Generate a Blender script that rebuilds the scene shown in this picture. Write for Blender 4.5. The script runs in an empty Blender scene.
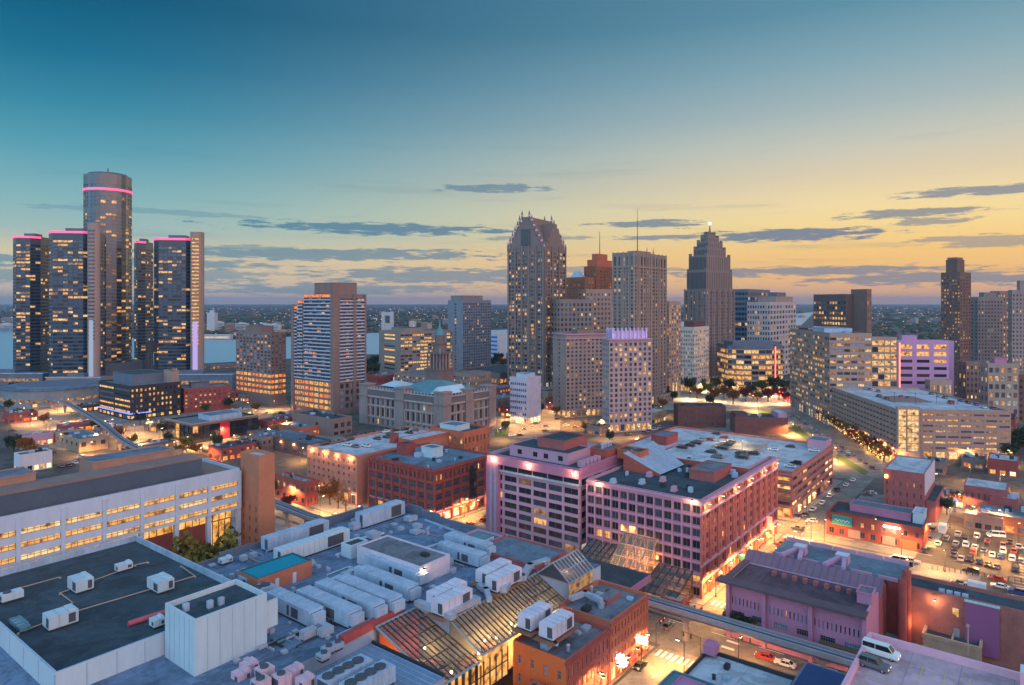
import bpy, math, random
from mathutils import Vector
random.seed(7)
sc = bpy.context.scene
# ---------------------------------------------------------------- camera
H, F, CX, HY = 85.0, 680.0, 512.0, 302.0      # eye height, focal length in pixels, principal column, horizon row
cam = bpy.data.cameras.new('camera'); camo = bpy.data.objects.new('camera', cam)
sc.collection.objects.link(camo); sc.camera = camo
camo.location = (0, 0, H); camo.rotation_euler = (math.pi/2, 0, 0)
cam.sensor_width = 36; cam.lens = 36*F/1024; cam.shift_y = -(342.5-HY)/1024
cam.clip_start = 1; cam.clip_end = 80000
sc.view_settings.view_transform = 'Standard'; sc.view_settings.look = 'None'
sc.view_settings.exposure = 0.0; sc.view_settings.gamma = 1.0; sc.view_settings.use_curve_mapping = False
sc.cycles.use_denoising = True; sc.cycles.max_bounces = 5; sc.cycles.diffuse_bounces = 2
sc.cycles.glossy_bounces = 2; sc.cycles.transparent_max_bounces = 8; sc.cycles.volume_bounces = 0
sc.cycles.sample_clamp_indirect = 4.0; sc.cycles.volume_step_rate = 20; sc.cycles.volume_max_steps = 32

def lin(r, g, b, k=1.0):
    f = lambda c: (c/255/12.92 if c/255 <= .04045 else ((c/255+.055)/1.055)**2.4)*k
    return (f(r), f(g), f(b), 1)

# ---------------------------------------------------------------- world: dusk sky (teal overhead, amber in the west, rose behind)
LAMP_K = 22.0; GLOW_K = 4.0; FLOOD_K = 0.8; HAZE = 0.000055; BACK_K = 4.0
world = bpy.data.worlds.new("World"); sc.world = world; world.use_nodes = True
nt = world.node_tree; N = nt.nodes; Lk = nt.links; N.clear()
def nd(t, **k):
    n = N.new(t)
    for a, v in k.items(): setattr(n, a, v)
    return n
def mth(op, a, b=None, c=None, clamp=False):
    n = nd('ShaderNodeMath', operation=op, use_clamp=clamp)
    for i, v in enumerate((a, b, c)):
        if v is None: continue
        if isinstance(v, (int, float)): n.inputs[i].default_value = v
        else: Lk.new(v, n.inputs[i])
    return n.outputs[0]
def ramp(fac, stops, interp='EASE'):
    n = nd('ShaderNodeValToRGB'); n.color_ramp.interpolation = interp
    e = n.color_ramp.elements
    while len(e) < len(stops): e.new(.5)
    for x, (p, c) in zip(e, stops): x.position = p; x.color = c
    Lk.new(fac, n.inputs[0]); return n.outputs[0]
def mixc(fac, a, b):
    n = nd('ShaderNodeMix', data_type='RGBA')
    if isinstance(fac, (int, float)): n.inputs[0].default_value = fac
    else: Lk.new(fac, n.inputs[0])
    for i, v in ((6, a), (7, b)):
        if isinstance(v, tuple): n.inputs[i].default_value = v
        else: Lk.new(v, n.inputs[i])
    return n.outputs[2]
tc = nd('ShaderNodeTexCoord'); sx = nd('ShaderNodeSeparateXYZ'); Lk.new(tc.outputs['Generated'], sx.inputs[0])
X, Y, Z = sx.outputs
az = mth('ARCTAN2', X, Y); el = mth('ARCSINE', Z)             # radians; azimuth 0 = view axis, + to the west glow
t = mth('MULTIPLY', el, 1/0.6, clamp=True)
S = lambda el_deg: math.radians(el_deg)/0.6
west = ramp(t, [(0, lin(240,178,132)), (S(1.6), lin(252,192,118)), (S(3.8), lin(255,206,124)), (S(6), lin(255,223,150)), (S(7.5), lin(249,223,166)), (S(9.7), lin(226,209,176)),
                (S(11.8), lin(204,203,187)), (S(14.5), lin(170,186,187)), (S(17.7), lin(136,170,182)), (S(21.5), lin(98,146,167)), (1, lin(60,105,140))], 'LINEAR')
east = ramp(t, [(0, lin(196,180,165)), (S(1.6), lin(216,198,170)), (S(3.6), lin(214,203,172)), (S(5.2), lin(162,190,186)), (S(7.4), lin(134,182,187)),
                (S(10.8), lin(90,160,179)), (S(14), lin(56,137,164)), (S(17.4), lin(28,112,146)), (S(21.5), lin(12,90,124)), (1, lin(40,95,140))], 'LINEAR')
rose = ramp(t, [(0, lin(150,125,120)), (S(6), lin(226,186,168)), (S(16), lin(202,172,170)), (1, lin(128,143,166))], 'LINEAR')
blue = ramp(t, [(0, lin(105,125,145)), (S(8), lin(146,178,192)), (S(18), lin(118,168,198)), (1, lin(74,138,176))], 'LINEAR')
def sstep(v, a, b):
    n = nd('ShaderNodeMapRange', interpolation_type='SMOOTHSTEP'); Lk.new(v, n.inputs[0])
    n.inputs[1].default_value = a; n.inputs[2].default_value = b; return n.outputs[0]
front = mixc(sstep(az, -.62, .58), east, west)
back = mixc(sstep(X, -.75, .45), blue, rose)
bk = nd("ShaderNodeVectorMath", operation="SCALE"); Lk.new(back, bk.inputs[0]); bk.inputs["Scale"].default_value = BACK_K  # sky behind the camera is brightened as added fill on the facades
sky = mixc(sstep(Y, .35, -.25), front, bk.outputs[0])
# clouds: stretched bands of noise plus a few long named streaks, all by direction
cmb = nd('ShaderNodeCombineXYZ'); Lk.new(mth('MULTIPLY', az, 3.2), cmb.inputs[0]); Lk.new(mth('MULTIPLY', el, 42), cmb.inputs[1])
nz = nd('ShaderNodeTexNoise'); nz.inputs['Scale'].default_value = 1.0; nz.inputs['Detail'].default_value = 6; nz.inputs['Roughness'].default_value = .6
Lk.new(cmb.outputs[0], nz.inputs['Vector'])
cm2 = nd('ShaderNodeCombineXYZ'); Lk.new(mth('MULTIPLY', az, 26), cm2.inputs[0]); Lk.new(mth('MULTIPLY', el, 190), cm2.inputs[1])
nz2 = nd('ShaderNodeTexNoise'); nz2.inputs['Scale'].default_value = 1.0; nz2.inputs['Detail'].default_value = 9; nz2.inputs['Roughness'].default_value = .65
Lk.new(cm2.outputs[0], nz2.inputs['Vector'])
nn = mth('SUBTRACT', nz.outputs[0], .5); n2 = mth('SUBTRACT', nz2.outputs[0], .5)
def streak(px, py, hw, hh, soft=1.0):
    a0 = math.atan((px-CX)/F); e0 = math.atan((HY-py)/F*math.cos(a0))
    u = mth('MULTIPLY', mth('SUBTRACT', az, a0), F/hw*1.05); v = mth('MULTIPLY', mth('SUBTRACT', mth('ADD', el, mth('MULTIPLY', nn, .016)), e0), F/hh)
    d = mth('ADD', mth('MULTIPLY', u, u), mth('MULTIPLY', v, v))
    d = mth('ADD', mth('SQRT', d), mth('MULTIPLY', n2, 3.4))
    n = nd('ShaderNodeMapRange', interpolation_type='SMOOTHSTEP'); Lk.new(d, n.inputs[0])
    n.inputs[1].default_value = 1.1; n.inputs[2].default_value = .62; n.inputs[4].default_value = soft; return n.outputs[0]
cl = None
for a in [(385,229,145,5.5,.95),(490,188,60,4,.8),(650,224,55,4,.85),(785,235,90,6,.95),(660,238,55,3,.8),(985,190,70,3.5,.8),(915,213,60,3.5,.8),(935,220,30,4,.7),(545,238,60,2.5,.6),(960,238,40,3,.6),
          (320,254,200,6,.8),(330,289,150,5,.7),(180,274,120,4,.6),(560,282,90,3,.5),(250,248,60,3,.6),(120,262,150,6,.75),(440,276,150,8,.75),(90,276,170,8,.65),(800,272,150,5,.8),(960,278,130,7,.8),(590,270,120,4,.6),(150,212,120,3,.4),(1000,242,60,3.5,.6)]:
    s = streak(*a); cl = s if cl is None else mth('MAXIMUM', cl, s)
wide = mth('MULTIPLY', sstep(nz.outputs[0], .52, .72), sstep(el, .36, .05)); cl = mth('MAXIMUM', cl, mth('MULTIPLY', wide, .3))
ccol = mixc(sstep(az, -.6, .5), lin(86,138,160), lin(122,134,152))
sky = mixc(mth('MULTIPLY', mth('MULTIPLY', cl, sstep(Z, 0, .01)), sstep(Y, 0, .3)), sky, ccol)
sky = mixc(sstep(Z, 0.0, -.06), sky, lin(60,70,85))
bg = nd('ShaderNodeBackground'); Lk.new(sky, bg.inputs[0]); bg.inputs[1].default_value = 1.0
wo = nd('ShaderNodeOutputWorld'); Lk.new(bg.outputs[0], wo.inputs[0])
sun = bpy.data.lights.new('sun', 'SUN'); suno = bpy.data.objects.new('sun', sun); sc.collection.objects.link(suno)
sun.energy = 0.15; sun.angle = math.radians(15); sun.color = (1, .68, .4)
suno.rotation_euler = (math.radians(86), 0, math.radians(180-35)); suno.location = (0, 0, 400)

# ---------------------------------------------------------------- helpers
def link(o): sc.collection.objects.link(o); return o
def tag(o, label=None, cat=None, group=None, kind=None):
    for k, v in (('label', label), ('category', cat), ('group', group), ('kind', kind)):
        if v: o[k] = v
    return o
def empty(name, loc, rz=0, parent=None):
    o = bpy.data.objects.new(name, None); o.empty_display_size = 1; o.location = loc; o.rotation_euler = (0, 0, rz); o.parent = parent
    return link(o)
def thing(name, label, cat, loc, rz=0, group=None): return tag(empty(name, loc, rz), label, cat, group)
def inst(name, mesh, parent, loc=(0,0,0), rz=0, sc_=None):
    o = bpy.data.objects.new(name, mesh); o.parent = parent; o.location = loc; o.rotation_euler = (0, 0, rz)
    if sc_: o.scale = sc_
    return link(o)
class MB:
    def __init__(s): s.v, s.f, s.m, s.st = [], [], [], []
    def poly(s, pts, m=0):
        i = len(s.v); s.v += [tuple(p) for p in pts]; s.f.append(tuple(range(i, i+len(pts)))); s.m.append(m)
    def box(s, x0, y0, z0, x1, y1, z1, m=0, mt=None, bottom=True):
        s.st.append((len(s.v), len(s.f)))
        p = [(x0,y0,z0),(x1,y0,z0),(x1,y1,z0),(x0,y1,z0),(x0,y0,z1),(x1,y0,z1),(x1,y1,z1),(x0,y1,z1)]
        i = len(s.v); s.v += p
        fs = [(0,1,5,4),(1,2,6,5),(2,3,7,6),(3,0,4,7),(4,5,6,7)] + ([(3,2,1,0)] if bottom else [])
        for k, f in enumerate(fs): s.f.append(tuple(i+q for q in f)); s.m.append(mt if (mt is not None and k == 4) else m)
        return s
    def bar(s, p, q, w, h, m=0):                                    # rectangular bar from p to q, up axis z
        s.st.append((len(s.v), len(s.f)))
        p, q = Vector(p), Vector(q); d = (q-p).normalized(); u = Vector((0,0,1)) if abs(d.z) < .95 else Vector((1,0,0))
        r = d.cross(u).normalized()*w/2; u = r.cross(d).normalized()*h/2
        i = len(s.v); s.v += [tuple(b+a*r+c*u) for b in (p, q) for a, c in ((-1,-1),(1,-1),(1,1),(-1,1))]
        for f in ((0,1,5,4),(1,2,6,5),(2,3,7,6),(3,0,4,7),(3,2,1,0),(4,5,6,7)): s.f.append(tuple(i+k for k in f)); s.m.append(m)
        return s
    def cyl(s, x, y, z0, z1, r0, r1=None, n=12, m=0):
        s.st.append((len(s.v), len(s.f)))
        r1 = r0 if r1 is None else r1; i = len(s.v)
        for z, r in ((z0, r0), (z1, r1)):
            for k in range(n): a = 2*math.pi*k/n; s.v.append((x+r*math.cos(a), y+r*math.sin(a), z))
        for k in range(n): s.f.append((i+k, i+(k+1)%n, i+n+(k+1)%n, i+n+k)); s.m.append(m)
        s.f.append(tuple(range(i+n, i+2*n))); s.m.append(m); s.f.append(tuple(range(i+n-1, i-1, -1))); s.m.append(m)
        return s
    def tube(s, p, q, r, r2=None, n=6, m=0):
        s.st.append((len(s.v), len(s.f)))
        p, q = Vector(p), Vector(q); r2 = r if r2 is None else r2; d = (q-p).normalized()
        u = d.cross(Vector((0,0,1)) if abs(d.z) < .9 else Vector((1,0,0))).normalized(); w = d.cross(u); i = len(s.v)
        for b, rr in ((p, r), (q, r2)):
            for k in range(n): a = 2*math.pi*k/n; s.v.append(tuple(b+u*rr*math.cos(a)+w*rr*math.sin(a)))
        for k in range(n): s.f.append((i+k, i+(k+1)%n, i+n+(k+1)%n, i+n+k)); s.m.append(m)
        s.f.append(tuple(range(i+n, i+2*n))); s.m.append(m)
        return s
    def prism(s, pts, z0, z1, m=0, mt=None):
        s.st.append((len(s.v), len(s.f)))
        n = len(pts); i = len(s.v); s.v += [(x,y,z0) for x,y in pts]+[(x,y,z1) for x,y in pts]
        for k in range(n): s.f.append((i+k, i+(k+1)%n, i+n+(k+1)%n, i+n+k)); s.m.append(m)
        s.f.append(tuple(range(i+n, i+2*n))); s.m.append(m if mt is None else mt); s.f.append(tuple(range(i+n-1, i-1, -1))); s.m.append(m)
        return s
    def mesh(s, name, mats):
        me = bpy.data.meshes.new(name); me.from_pydata(s.v, [], s.f)
        for m in (mats if isinstance(mats, (list, tuple)) else [mats]): me.materials.append(m)
        me.polygons.foreach_set('material_index', s.m); me.update(); return me
    def each(s, name, mats, parent=None):
        '''every box, bar or tube collected so far becomes an object of its own'''
        st = s.st+[(len(s.v), len(s.f))]
        for (v0, f0), (v1, f1) in zip(st, st[1:]):
            t = MB(); c = Vector((0,0,0))
            for p in s.v[v0:v1]: c += Vector(p)
            c /= v1-v0; c.z = min(p[2] for p in s.v[v0:v1]); t.v = [tuple(Vector(p)-c) for p in s.v[v0:v1]]; t.f = [tuple(i-v0 for i in f) for f in s.f[f0:f1]]; t.m = s.m[f0:f1]
            inst(name, t.mesh(name, mats), parent, c)
    def build(s, name, mats, parent=None, loc=(0,0,0), rz=0):
        return inst(name, s.mesh(name, mats), parent, loc, rz)

# ---------------------------------------------------------------- materials (all procedural)
def M(name, c, rough=.8, var=.18, scale=.25, metal=0.0, streak=0.0, spec=.4, fine=.5, seam=0.0, pond=0.0):
    m = bpy.data.materials.new(name); m.use_nodes = True; t = m.node_tree; b = t.nodes['Principled BSDF']
    b.inputs['Roughness'].default_value = rough; b.inputs['Metallic'].default_value = metal; b.inputs['Specular IOR Level'].default_value = spec
    tc = t.nodes.new('ShaderNodeTexCoord'); mp = t.nodes.new('ShaderNodeMapping'); t.links.new(tc.outputs['Object'], mp.inputs[0])
    mp.inputs['Scale'].default_value = (1, 1, .25 if streak else 1)
    oi = t.nodes.new('ShaderNodeObjectInfo'); av = t.nodes.new('ShaderNodeVectorMath'); av.operation = 'ADD'
    mu = t.nodes.new('ShaderNodeMath'); mu.operation = 'MULTIPLY'; mu.inputs[1].default_value = 50; t.links.new(oi.outputs['Random'], mu.inputs[0])
    t.links.new(mp.outputs[0], av.inputs[0]); t.links.new(mu.outputs[0], av.inputs[1])
    n1 = t.nodes.new('ShaderNodeTexNoise'); n1.inputs['Scale'].default_value = scale; n1.inputs['Detail'].default_value = 6; n1.inputs['Roughness'].default_value = .65
    t.links.new(av.outputs[0], n1.inputs['Vector'])
    n2 = t.nodes.new('ShaderNodeTexNoise'); n2.inputs['Scale'].default_value = scale*9; n2.inputs['Detail'].default_value = 3
    t.links.new(av.outputs[0], n2.inputs['Vector'])
    ad = t.nodes.new('ShaderNodeMath'); ad.operation = 'MULTIPLY_ADD'; ad.inputs[1].default_value = fine
    t.links.new(n2.outputs[0], ad.inputs[0]); t.links.new(n1.outputs[0], ad.inputs[2])
    r = t.nodes.new('ShaderNodeMapRange'); r.inputs[1].default_value = .5+.5*fine-.28; r.inputs[2].default_value = .5+.5*fine+.28
    r.inputs[3].default_value = 1-var; r.inputs[4].default_value = 1+var; t.links.new(ad.outputs[0], r.inputs[0])
    hs = t.nodes.new('ShaderNodeHueSaturation'); hs.inputs['Color'].default_value = (*c[:3], 1); t.links.new(r.outputs[0], hs.inputs['Value'])
    val = r.outputs[0]
    def mulv(a_, b_):
        q = t.nodes.new('ShaderNodeMath'); q.operation = 'MULTIPLY'; t.links.new(a_, q.inputs[0]); t.links.new(b_, q.inputs[1]); return q.outputs[0]
    if seam:
        bt = t.nodes.new('ShaderNodeTexBrick'); t.links.new(tc.outputs['Object'], bt.inputs['Vector']); bt.inputs['Scale'].default_value = 1; bt.inputs['Brick Width'].default_value = seam*2.4; bt.inputs['Row Height'].default_value = seam
        bt.inputs['Mortar Size'].default_value = .07; bt.inputs['Mortar Smooth'].default_value = .3; bt.inputs['Color1'].default_value = (1,1,1,1); bt.inputs['Color2'].default_value = (.86,.86,.86,1); bt.inputs['Mortar'].default_value = (.62,.62,.62,1)
        val = mulv(val, bt.outputs['Color'])
    if pond:
        n3 = t.nodes.new('ShaderNodeTexNoise'); n3.inputs['Scale'].default_value = .11; n3.inputs['Detail'].default_value = 7; n3.inputs['Roughness'].default_value = .7; n3.inputs['Distortion'].default_value = 1.2; t.links.new(av.outputs[0], n3.inputs['Vector'])
        r3 = t.nodes.new('ShaderNodeMapRange'); r3.inputs[1].default_value = .5; r3.inputs[2].default_value = .56; r3.inputs[3].default_value = 1; r3.inputs[4].default_value = 1-pond; t.links.new(n3.outputs[0], r3.inputs[0]); val = mulv(val, r3.outputs[0])
    if seam or pond: t.links.new(val, hs.inputs['Value'])
    t.links.new(hs.outputs[0], b.inputs['Base Color'])
    return m
def E(name, c, s):
    m = bpy.data.materials.new(name); m.use_nodes = True; t = m.node_tree; b = t.nodes['Principled BSDF']
    b.inputs['Base Color'].default_value = (.3,.3,.3,1); b.inputs['Emission Color'].default_value = (*c[:3], 1); b.inputs['Emission Strength'].default_value = s
    return m
def LIT(name, c1, c2, s, sc_=.55):
    """lit room behind glass: patchy warm emission, different for every window"""
    m = bpy.data.materials.new(name); m.use_nodes = True; t = m.node_tree; b = t.nodes['Principled BSDF']
    b.inputs['Base Color'].default_value = (.05,.05,.05,1); b.inputs['Roughness'].default_value = .2
    tc = t.nodes.new('ShaderNodeTexCoord'); oi = t.nodes.new('ShaderNodeObjectInfo'); mu = t.nodes.new('ShaderNodeMath'); mu.operation = 'MULTIPLY'; mu.inputs[1].default_value = 90
    t.links.new(oi.outputs['Random'], mu.inputs[0]); av = t.nodes.new('ShaderNodeVectorMath'); av.operation = 'ADD'
    t.links.new(tc.outputs['Object'], av.inputs[0]); t.links.new(mu.outputs[0], av.inputs[1])
    n = t.nodes.new('ShaderNodeTexNoise'); n.inputs['Scale'].default_value = sc_; n.inputs['Detail'].default_value = 4; t.links.new(av.outputs[0], n.inputs['Vector'])
    cr = t.nodes.new('ShaderNodeValToRGB'); e = cr.color_ramp.elements
    e[0].position = .34; e[0].color = (c1[0]*.15, c1[1]*.13, c1[2]*.1, 1); e[1].position = .66; e[1].color = (*c2, 1)
    k = e.new(.48); k.color = (*c1, 1); t.links.new(n.outputs[0], cr.inputs[0])
    t.links.new(cr.outputs[0], b.inputs['Emission Color']); b.inputs['Emission Strength'].default_value = s
    return m
LIT_A = LIT('lit_window_amber', (.9,.36,.06), (1,.62,.2), 1.05)
LIT_B = LIT('lit_window_pale', (.9,.46,.13), (1,.76,.38), 1.1)
LIT_C = LIT('lit_window_dim', (.42,.2,.06), (.8,.42,.15), .7)
LIT_O = LIT('lit_garage_orange', (1,.2,.025), (1,.36,.06), 1.0)
LIT_W = LIT('lit_window_cool', (.5,.45,.36), (.9,.88,.75), .8)
LIT_D = LIT('lit_window_low', (.2,.09,.03), (.4,.2,.08), .6)
LIT_S = LIT('lit_shopfront', (1,.5,.15), (1,.86,.5), 2.0, .35)
GL1 = M('dark_glass', (.022,.024,.034), .12, .3, .6, spec=.6)
GL2 = M('grey_glass', (.06,.065,.085), .18, .3, .6, spec=.6)
GL3 = M('blue_glass', (.06,.095,.145), .18, .25, .3, spec=.8, metal=.55)
GLM = M('half_blind_glass', (.13,.135,.16), .3, .4, .8)
GLP = M('pale_blind_glass', (.30,.32,.40), .35, .25, .6)
FRM = M('window_frame', (.16,.14,.15), .6)
FRW = M('pale_window_frame', (.5,.46,.48), .6)
ROOFD = M('dark_roof_membrane', (.045,.068,.085), .85, .35, .06, seam=3.2, pond=.3)
ROOFG = M('grey_roof_gravel', (.17,.18,.21), .9, .3, .08, seam=4, pond=.3)
ROOFL = M('pale_roof_membrane', (.46,.49,.54), .8, .2, .08, seam=4.5, pond=.28)
ROOFB = M('blue_grey_roof', (.13,.19,.25), .8, .3, .07, seam=3.4, pond=.3)
CONC = M('concrete', (.36,.34,.33), .85, .2, .12)
METW = M('white_panel_metal', (.47,.575,.63), .5, .1, .15, streak=1)
METG = M('galvanised_duct', (.42,.46,.54), .45, .2, .4, metal=.3)
METB = M('blue_grey_metal', (.35,.46,.58), .5, .28, .3, metal=.1, streak=1)
DKM = M('dark_metal', (.03,.033,.038), .6)
LOUV = M('louvre_dark', (.07,.075,.09), .6)

# ---------------------------------------------------------------- coordinates
def G(px, py, z=0.0):
    """ground-plan point seen at a pixel of the reference, on the level z"""
    D = (H-z)*F/(py-HY); return ((px-CX)/F*D, D)
AL = 38.0
sA, cA = math.sin(math.radians(AL)), math.cos(math.radians(AL))
GX, GY = 54.0, 194.6                                               # street corner that anchors the block grid
RG = math.radians(90-AL)
def gw(a, b, z=None):
    x, y = GX+sA*a-cA*b, GY+cA*a+sA*b
    return (x, y) if z is None else (x, y, z)
def gi(x, y): x, y = x-GX, y-GY; return (sA*x+cA*y, -cA*x+sA*y)
ORD = "first second third fourth fifth sixth seventh eighth ninth tenth eleventh twelfth thirteenth fourteenth fifteenth sixteenth seventeenth eighteenth nineteenth twentieth".split()
def nth(i):
    if i < 20: return ORD[i]
    tens = {2:'twenty',3:'thirty',4:'forty',5:'fifty',6:'sixty'}[(i+1)//10]
    return {2:'twentieth',3:'thirtieth',4:'fortieth',5:'fiftieth',6:'sixtieth'}[(i+1)//10] if (i+1) % 10 == 0 else tens+'-'+ORD[(i+1) % 10-1]

# ---------------------------------------------------------------- facades, windows, buildings
_wm = {}
def win_mesh(w, h, mat, style, depth, frm):
    k = (round(w,2), round(h,2), mat.name, style, depth, frm.name)
    if k not in _wm:
        mb = MB(); a, c, d = w/2, h/2, depth
        mb.poly([(-a,d,-c),(a,d,-c),(a,d,c),(-a,d,c)], 0)
        if style:
            f = .07 if style < 3 else .11
            for x0, z0, x1, z1 in ((-a,-c,a,-c+f),(-a,c-f,a,c),(-a,-c+f,-a+f,c-f),(a-f,-c+f,a,c-f)): mb.box(x0, d-.09, z0, x1, d-.01, z1, 1)
            nv = {1:1, 2:1, 3:3, 4:5}[style]
            for i in range(nv):
                x = -a+(i+1)*w/(nv+1); mb.box(x-f/2, d-.08, -c+f, x+f/2, d-.012, c-f, 1)
            if style in (2, 4): mb.box(-a+f, d-.075, -f/2+h*.12, a-f, d-.014, f/2+h*.12, 1)
        _wm[k] = mb.mesh('window', [mat, frm])
    return _wm[k]
def facade(mb, o, u, L, z0, bands, wins, frame, rnd):
    """o = left foot seen from outside, u = unit vector to the right; band = (height, rows, cols, wfrac, hfrac, lit, style, mat_index)"""
    n_in = Vector((-u.y, u.x, 0)); z = z0; rz = math.atan2(u.y, u.x)
    P = lambda x, zz, d=0: o+u*x+n_in*d+Vector((0,0,zz))
    def q(x0, a, x1, b, m):
        if x1-x0 > 1e-4 and b-a > 1e-4: mb.poly([P(x0,a), P(x1,a), P(x1,b), P(x0,b)], m)
    for bd in bands:
        hb, rows, cols, fw, fh, lit, style, m = (list(bd)+[0]*8)[:8]
        if not rows or not cols: q(0, z, L, z+hb, m); z += hb; continue
        rh, cw = hb/rows, L/cols; w, h = fw*cw, fh*rh; dep = .35
        for r in range(rows):
            zb = z+r*rh+(rh-h)*.45; zt = zb+h
            q(0, z+r*rh, L, zb, m); q(0, zt, L, z+(r+1)*rh, m)
            x = 0
            run = rnd.random() < lit
            for c in range(cols):
                xa = c*cw+(cw-w)/2; xb = xa+w; q(x, zb, xa, zt, m); x = xb
                mb.poly([P(xa,zb), P(xb,zb), P(xb,zb,dep), P(xa,zb,dep)], m); mb.poly([P(xb,zt), P(xa,zt), P(xa,zt,dep), P(xb,zt,dep)], m)
                mb.poly([P(xa,zt), P(xa,zb), P(xa,zb,dep), P(xa,zt,dep)], m); mb.poly([P(xb,zb), P(xb,zt), P(xb,zt,dep), P(xb,zb,dep)], m)
                if c % 3 == 0: run = rnd.random() < lit
                on = rnd.random() < (lit*.45+(.55 if run else 0))
                wins.append((P((xa+xb)/2, (zb+zt)/2), w, h, rz, on, style, dep))
            q(x, zb, L, zt, m)
        z += hb
    if abs(z-z0-sum(b_[0] for b_ in bands)) > .1: print('BAND')
class Bld: pass
def tower(name, label, cat, cx, cy, rz, poly, z1, faces, wall, roof=ROOFG, z0=0.0, par=.9, group=None, frame=FRM, dark=(GL2,GL2,GL1,GLM), lits=(LIT_A,LIT_A,LIT_B,LIT_C,LIT_D,LIT_W), seed=1,
          maxw=100, coping=None, ground=0.0, soffit=False):
    rnd = random.Random(seed); e = thing(name, label, cat, (cx, cy, ground), rz, group); h = z1-ground; b0 = z0-ground
    mb = MB(); wins = []; n = len(poly); ca, sa = math.cos(rz), math.sin(rz)
    for i in range(n):
        p, q_ = Vector((*poly[i], 0)), Vector((*poly[(i+1) % n], 0)); L = (q_-p).length; u = (q_-p)/L
        mid = (p+q_)/2; wx, wy = cx+mid.x*ca-mid.y*sa, cy+mid.x*sa+mid.y*ca; no = Vector((u.y, -u.x)); nw = (no.x*ca-no.y*sa, no.x*sa+no.y*ca)
        vis = nw[0]*-wx+nw[1]*-wy > 0
        fb = faces(i, L) if callable(faces) else faces.get(i)
        if fb and vis:
            fb = list(fb); tot = sum(x[0] for x in fb if x[0]); fb = [((h-b0-tot,)+tuple(x[1:]) if x[0] is None else x) for x in fb]
            facade(mb, p, u, L, b0, fb, wins, frame, rnd)
            if abs(sum(x[0] for x in fb)-(h-b0)) > .1 or min(x[0] for x in fb) <= 0: print('BAND MISMATCH', label, h-b0, [x[0] for x in fb])
        else: mb.poly([p+Vector((0,0,b0)), q_+Vector((0,0,b0)), q_+Vector((0,0,h)), p+Vector((0,0,h))])
    R = max(math.hypot(*p) for p in poly); inn = []
    for i in range(n):                                               # parapet inset .4 m
        p0, p1, p2 = Vector(poly[i-1]), Vector(poly[i]), Vector(poly[(i+1) % n]); d1, d2 = (p1-p0).normalized(), (p2-p1).normalized()
        n1, n2 = Vector((-d1.y, d1.x)), Vector((-d2.y, d2.x)); k = (n1+n2); k = k/max(.3, k.dot(n1)); inn.append(tuple(p1+k*.4))
    wm = wall if isinstance(wall, list) else [wall]
    if soffit: mb.poly([(*p, b0) for p in poly][::-1])
    mb.build('wall', wm, e)
    pb = MB()
    for i in range(n):
        j = (i+1) % n; A, B, C, D_ = poly[i], poly[j], inn[j], inn[i]
        pb.poly([(*A,h+.002),(*B,h+.002),(*C,h+.002),(*D_,h+.002)]); pb.poly([(*D_,h),(*C,h),(*C,h-par),(*D_,h-par)])
    pb.build('parapet', coping or wm[0], e)
    rb = MB(); rb.poly([(*p, h-par+.001) for p in inn]); rb.build('roof', roof, e)
    wl = []
    for w in wins:
        p = w[0]; X_, Y_ = cx+p.x*ca-p.y*sa, cy+p.x*sa+p.y*ca; wl.append((math.hypot(X_, Y_)+abs(p.z+ground-H)*.1, w))
    wl.sort(key=lambda t: t[0])
    rest = MB(); mats = list(lits)+list(dark)
    for k, (_, (p, w, hh, wr, on, st, dep)) in enumerate(wl):
        m = rnd.choice(lits if on else dark)
        if k < maxw: inst('window', win_mesh(w, hh, m, st, dep, frame), e, p, wr)
        else:
            u = Vector((math.cos(wr), math.sin(wr), 0)); c = p+Vector((-u.y, u.x, 0))*dep; zz = Vector((0,0,hh/2)); i_ = mats.index(m)
            rest.poly([c-u*w/2-zz, c+u*w/2-zz, c+u*w/2+zz, c-u*w/2+zz], i_)
            if st:
                for s_ in ((0,) if st < 3 else (-.25,0,.25)): rest.bar(c+u*w*s_-Vector((-u.y,u.x,0))*.04-zz, c+u*w*s_-Vector((-u.y,u.x,0))*.04+zz, .1, .05, len(mats))
    if rest.v: tag(rest.build('window', mats+[frame], e), kind='stuff')
    b = Bld(); b.e, b.h, b.cx, b.cy, b.rz, b.poly, b.par, b.b0 = e, h, cx, cy, rz, poly, par, b0; b.rf = h-par
    return b
def building(name, label, cat, near, R, L, faces, wall, D=None, z1=None, al=AL, ground=0.0, xy=None, **k):
    """near = pixel of the near top corner; R / L = pixel column where the right / left face ends (or -metres)"""
    if xy: x, y = xy; D = y
    else:
        px, py = near
        if D is None: D = (H-z1)*F/(py-HY)
        if z1 is None: z1 = H-(py-HY)*D/F
        x, y = (px-CX)/F*D, D
    a = math.radians(al); ax, ay = math.sin(a), math.cos(a); bx, by = -ay, ax
    def ln(t, dx, dy):
        if t < 0: return -t
        k_ = (t-CX)/F; return (k_*y-x)/(dx-k_*dy)
    La, Lb = ln(R, ax, ay), ln(L, bx, by)
    assert 1 < La < 400 and 1 < Lb < 400, (label, La, Lb)
    cx, cy = x+ax*La/2+bx*Lb/2, y+ay*La/2+by*Lb/2
    poly = [(-La/2,-Lb/2),(La/2,-Lb/2),(La/2,Lb/2),(-La/2,Lb/2)]
    fr = faces.get('R'); fl = faces.get('L')
    b = tower(name, label, cat, cx, cy, math.pi/2-a, poly, z1, {0: fr, 3: fl}, wall, ground=ground, z0=k.pop('z0', ground), **k)
    b.La, b.Lb, b.D = La, Lb, D; b.loc = lambda fa, fb: (-La/2+fa*La, -Lb/2+fb*Lb)
    return b
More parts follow.
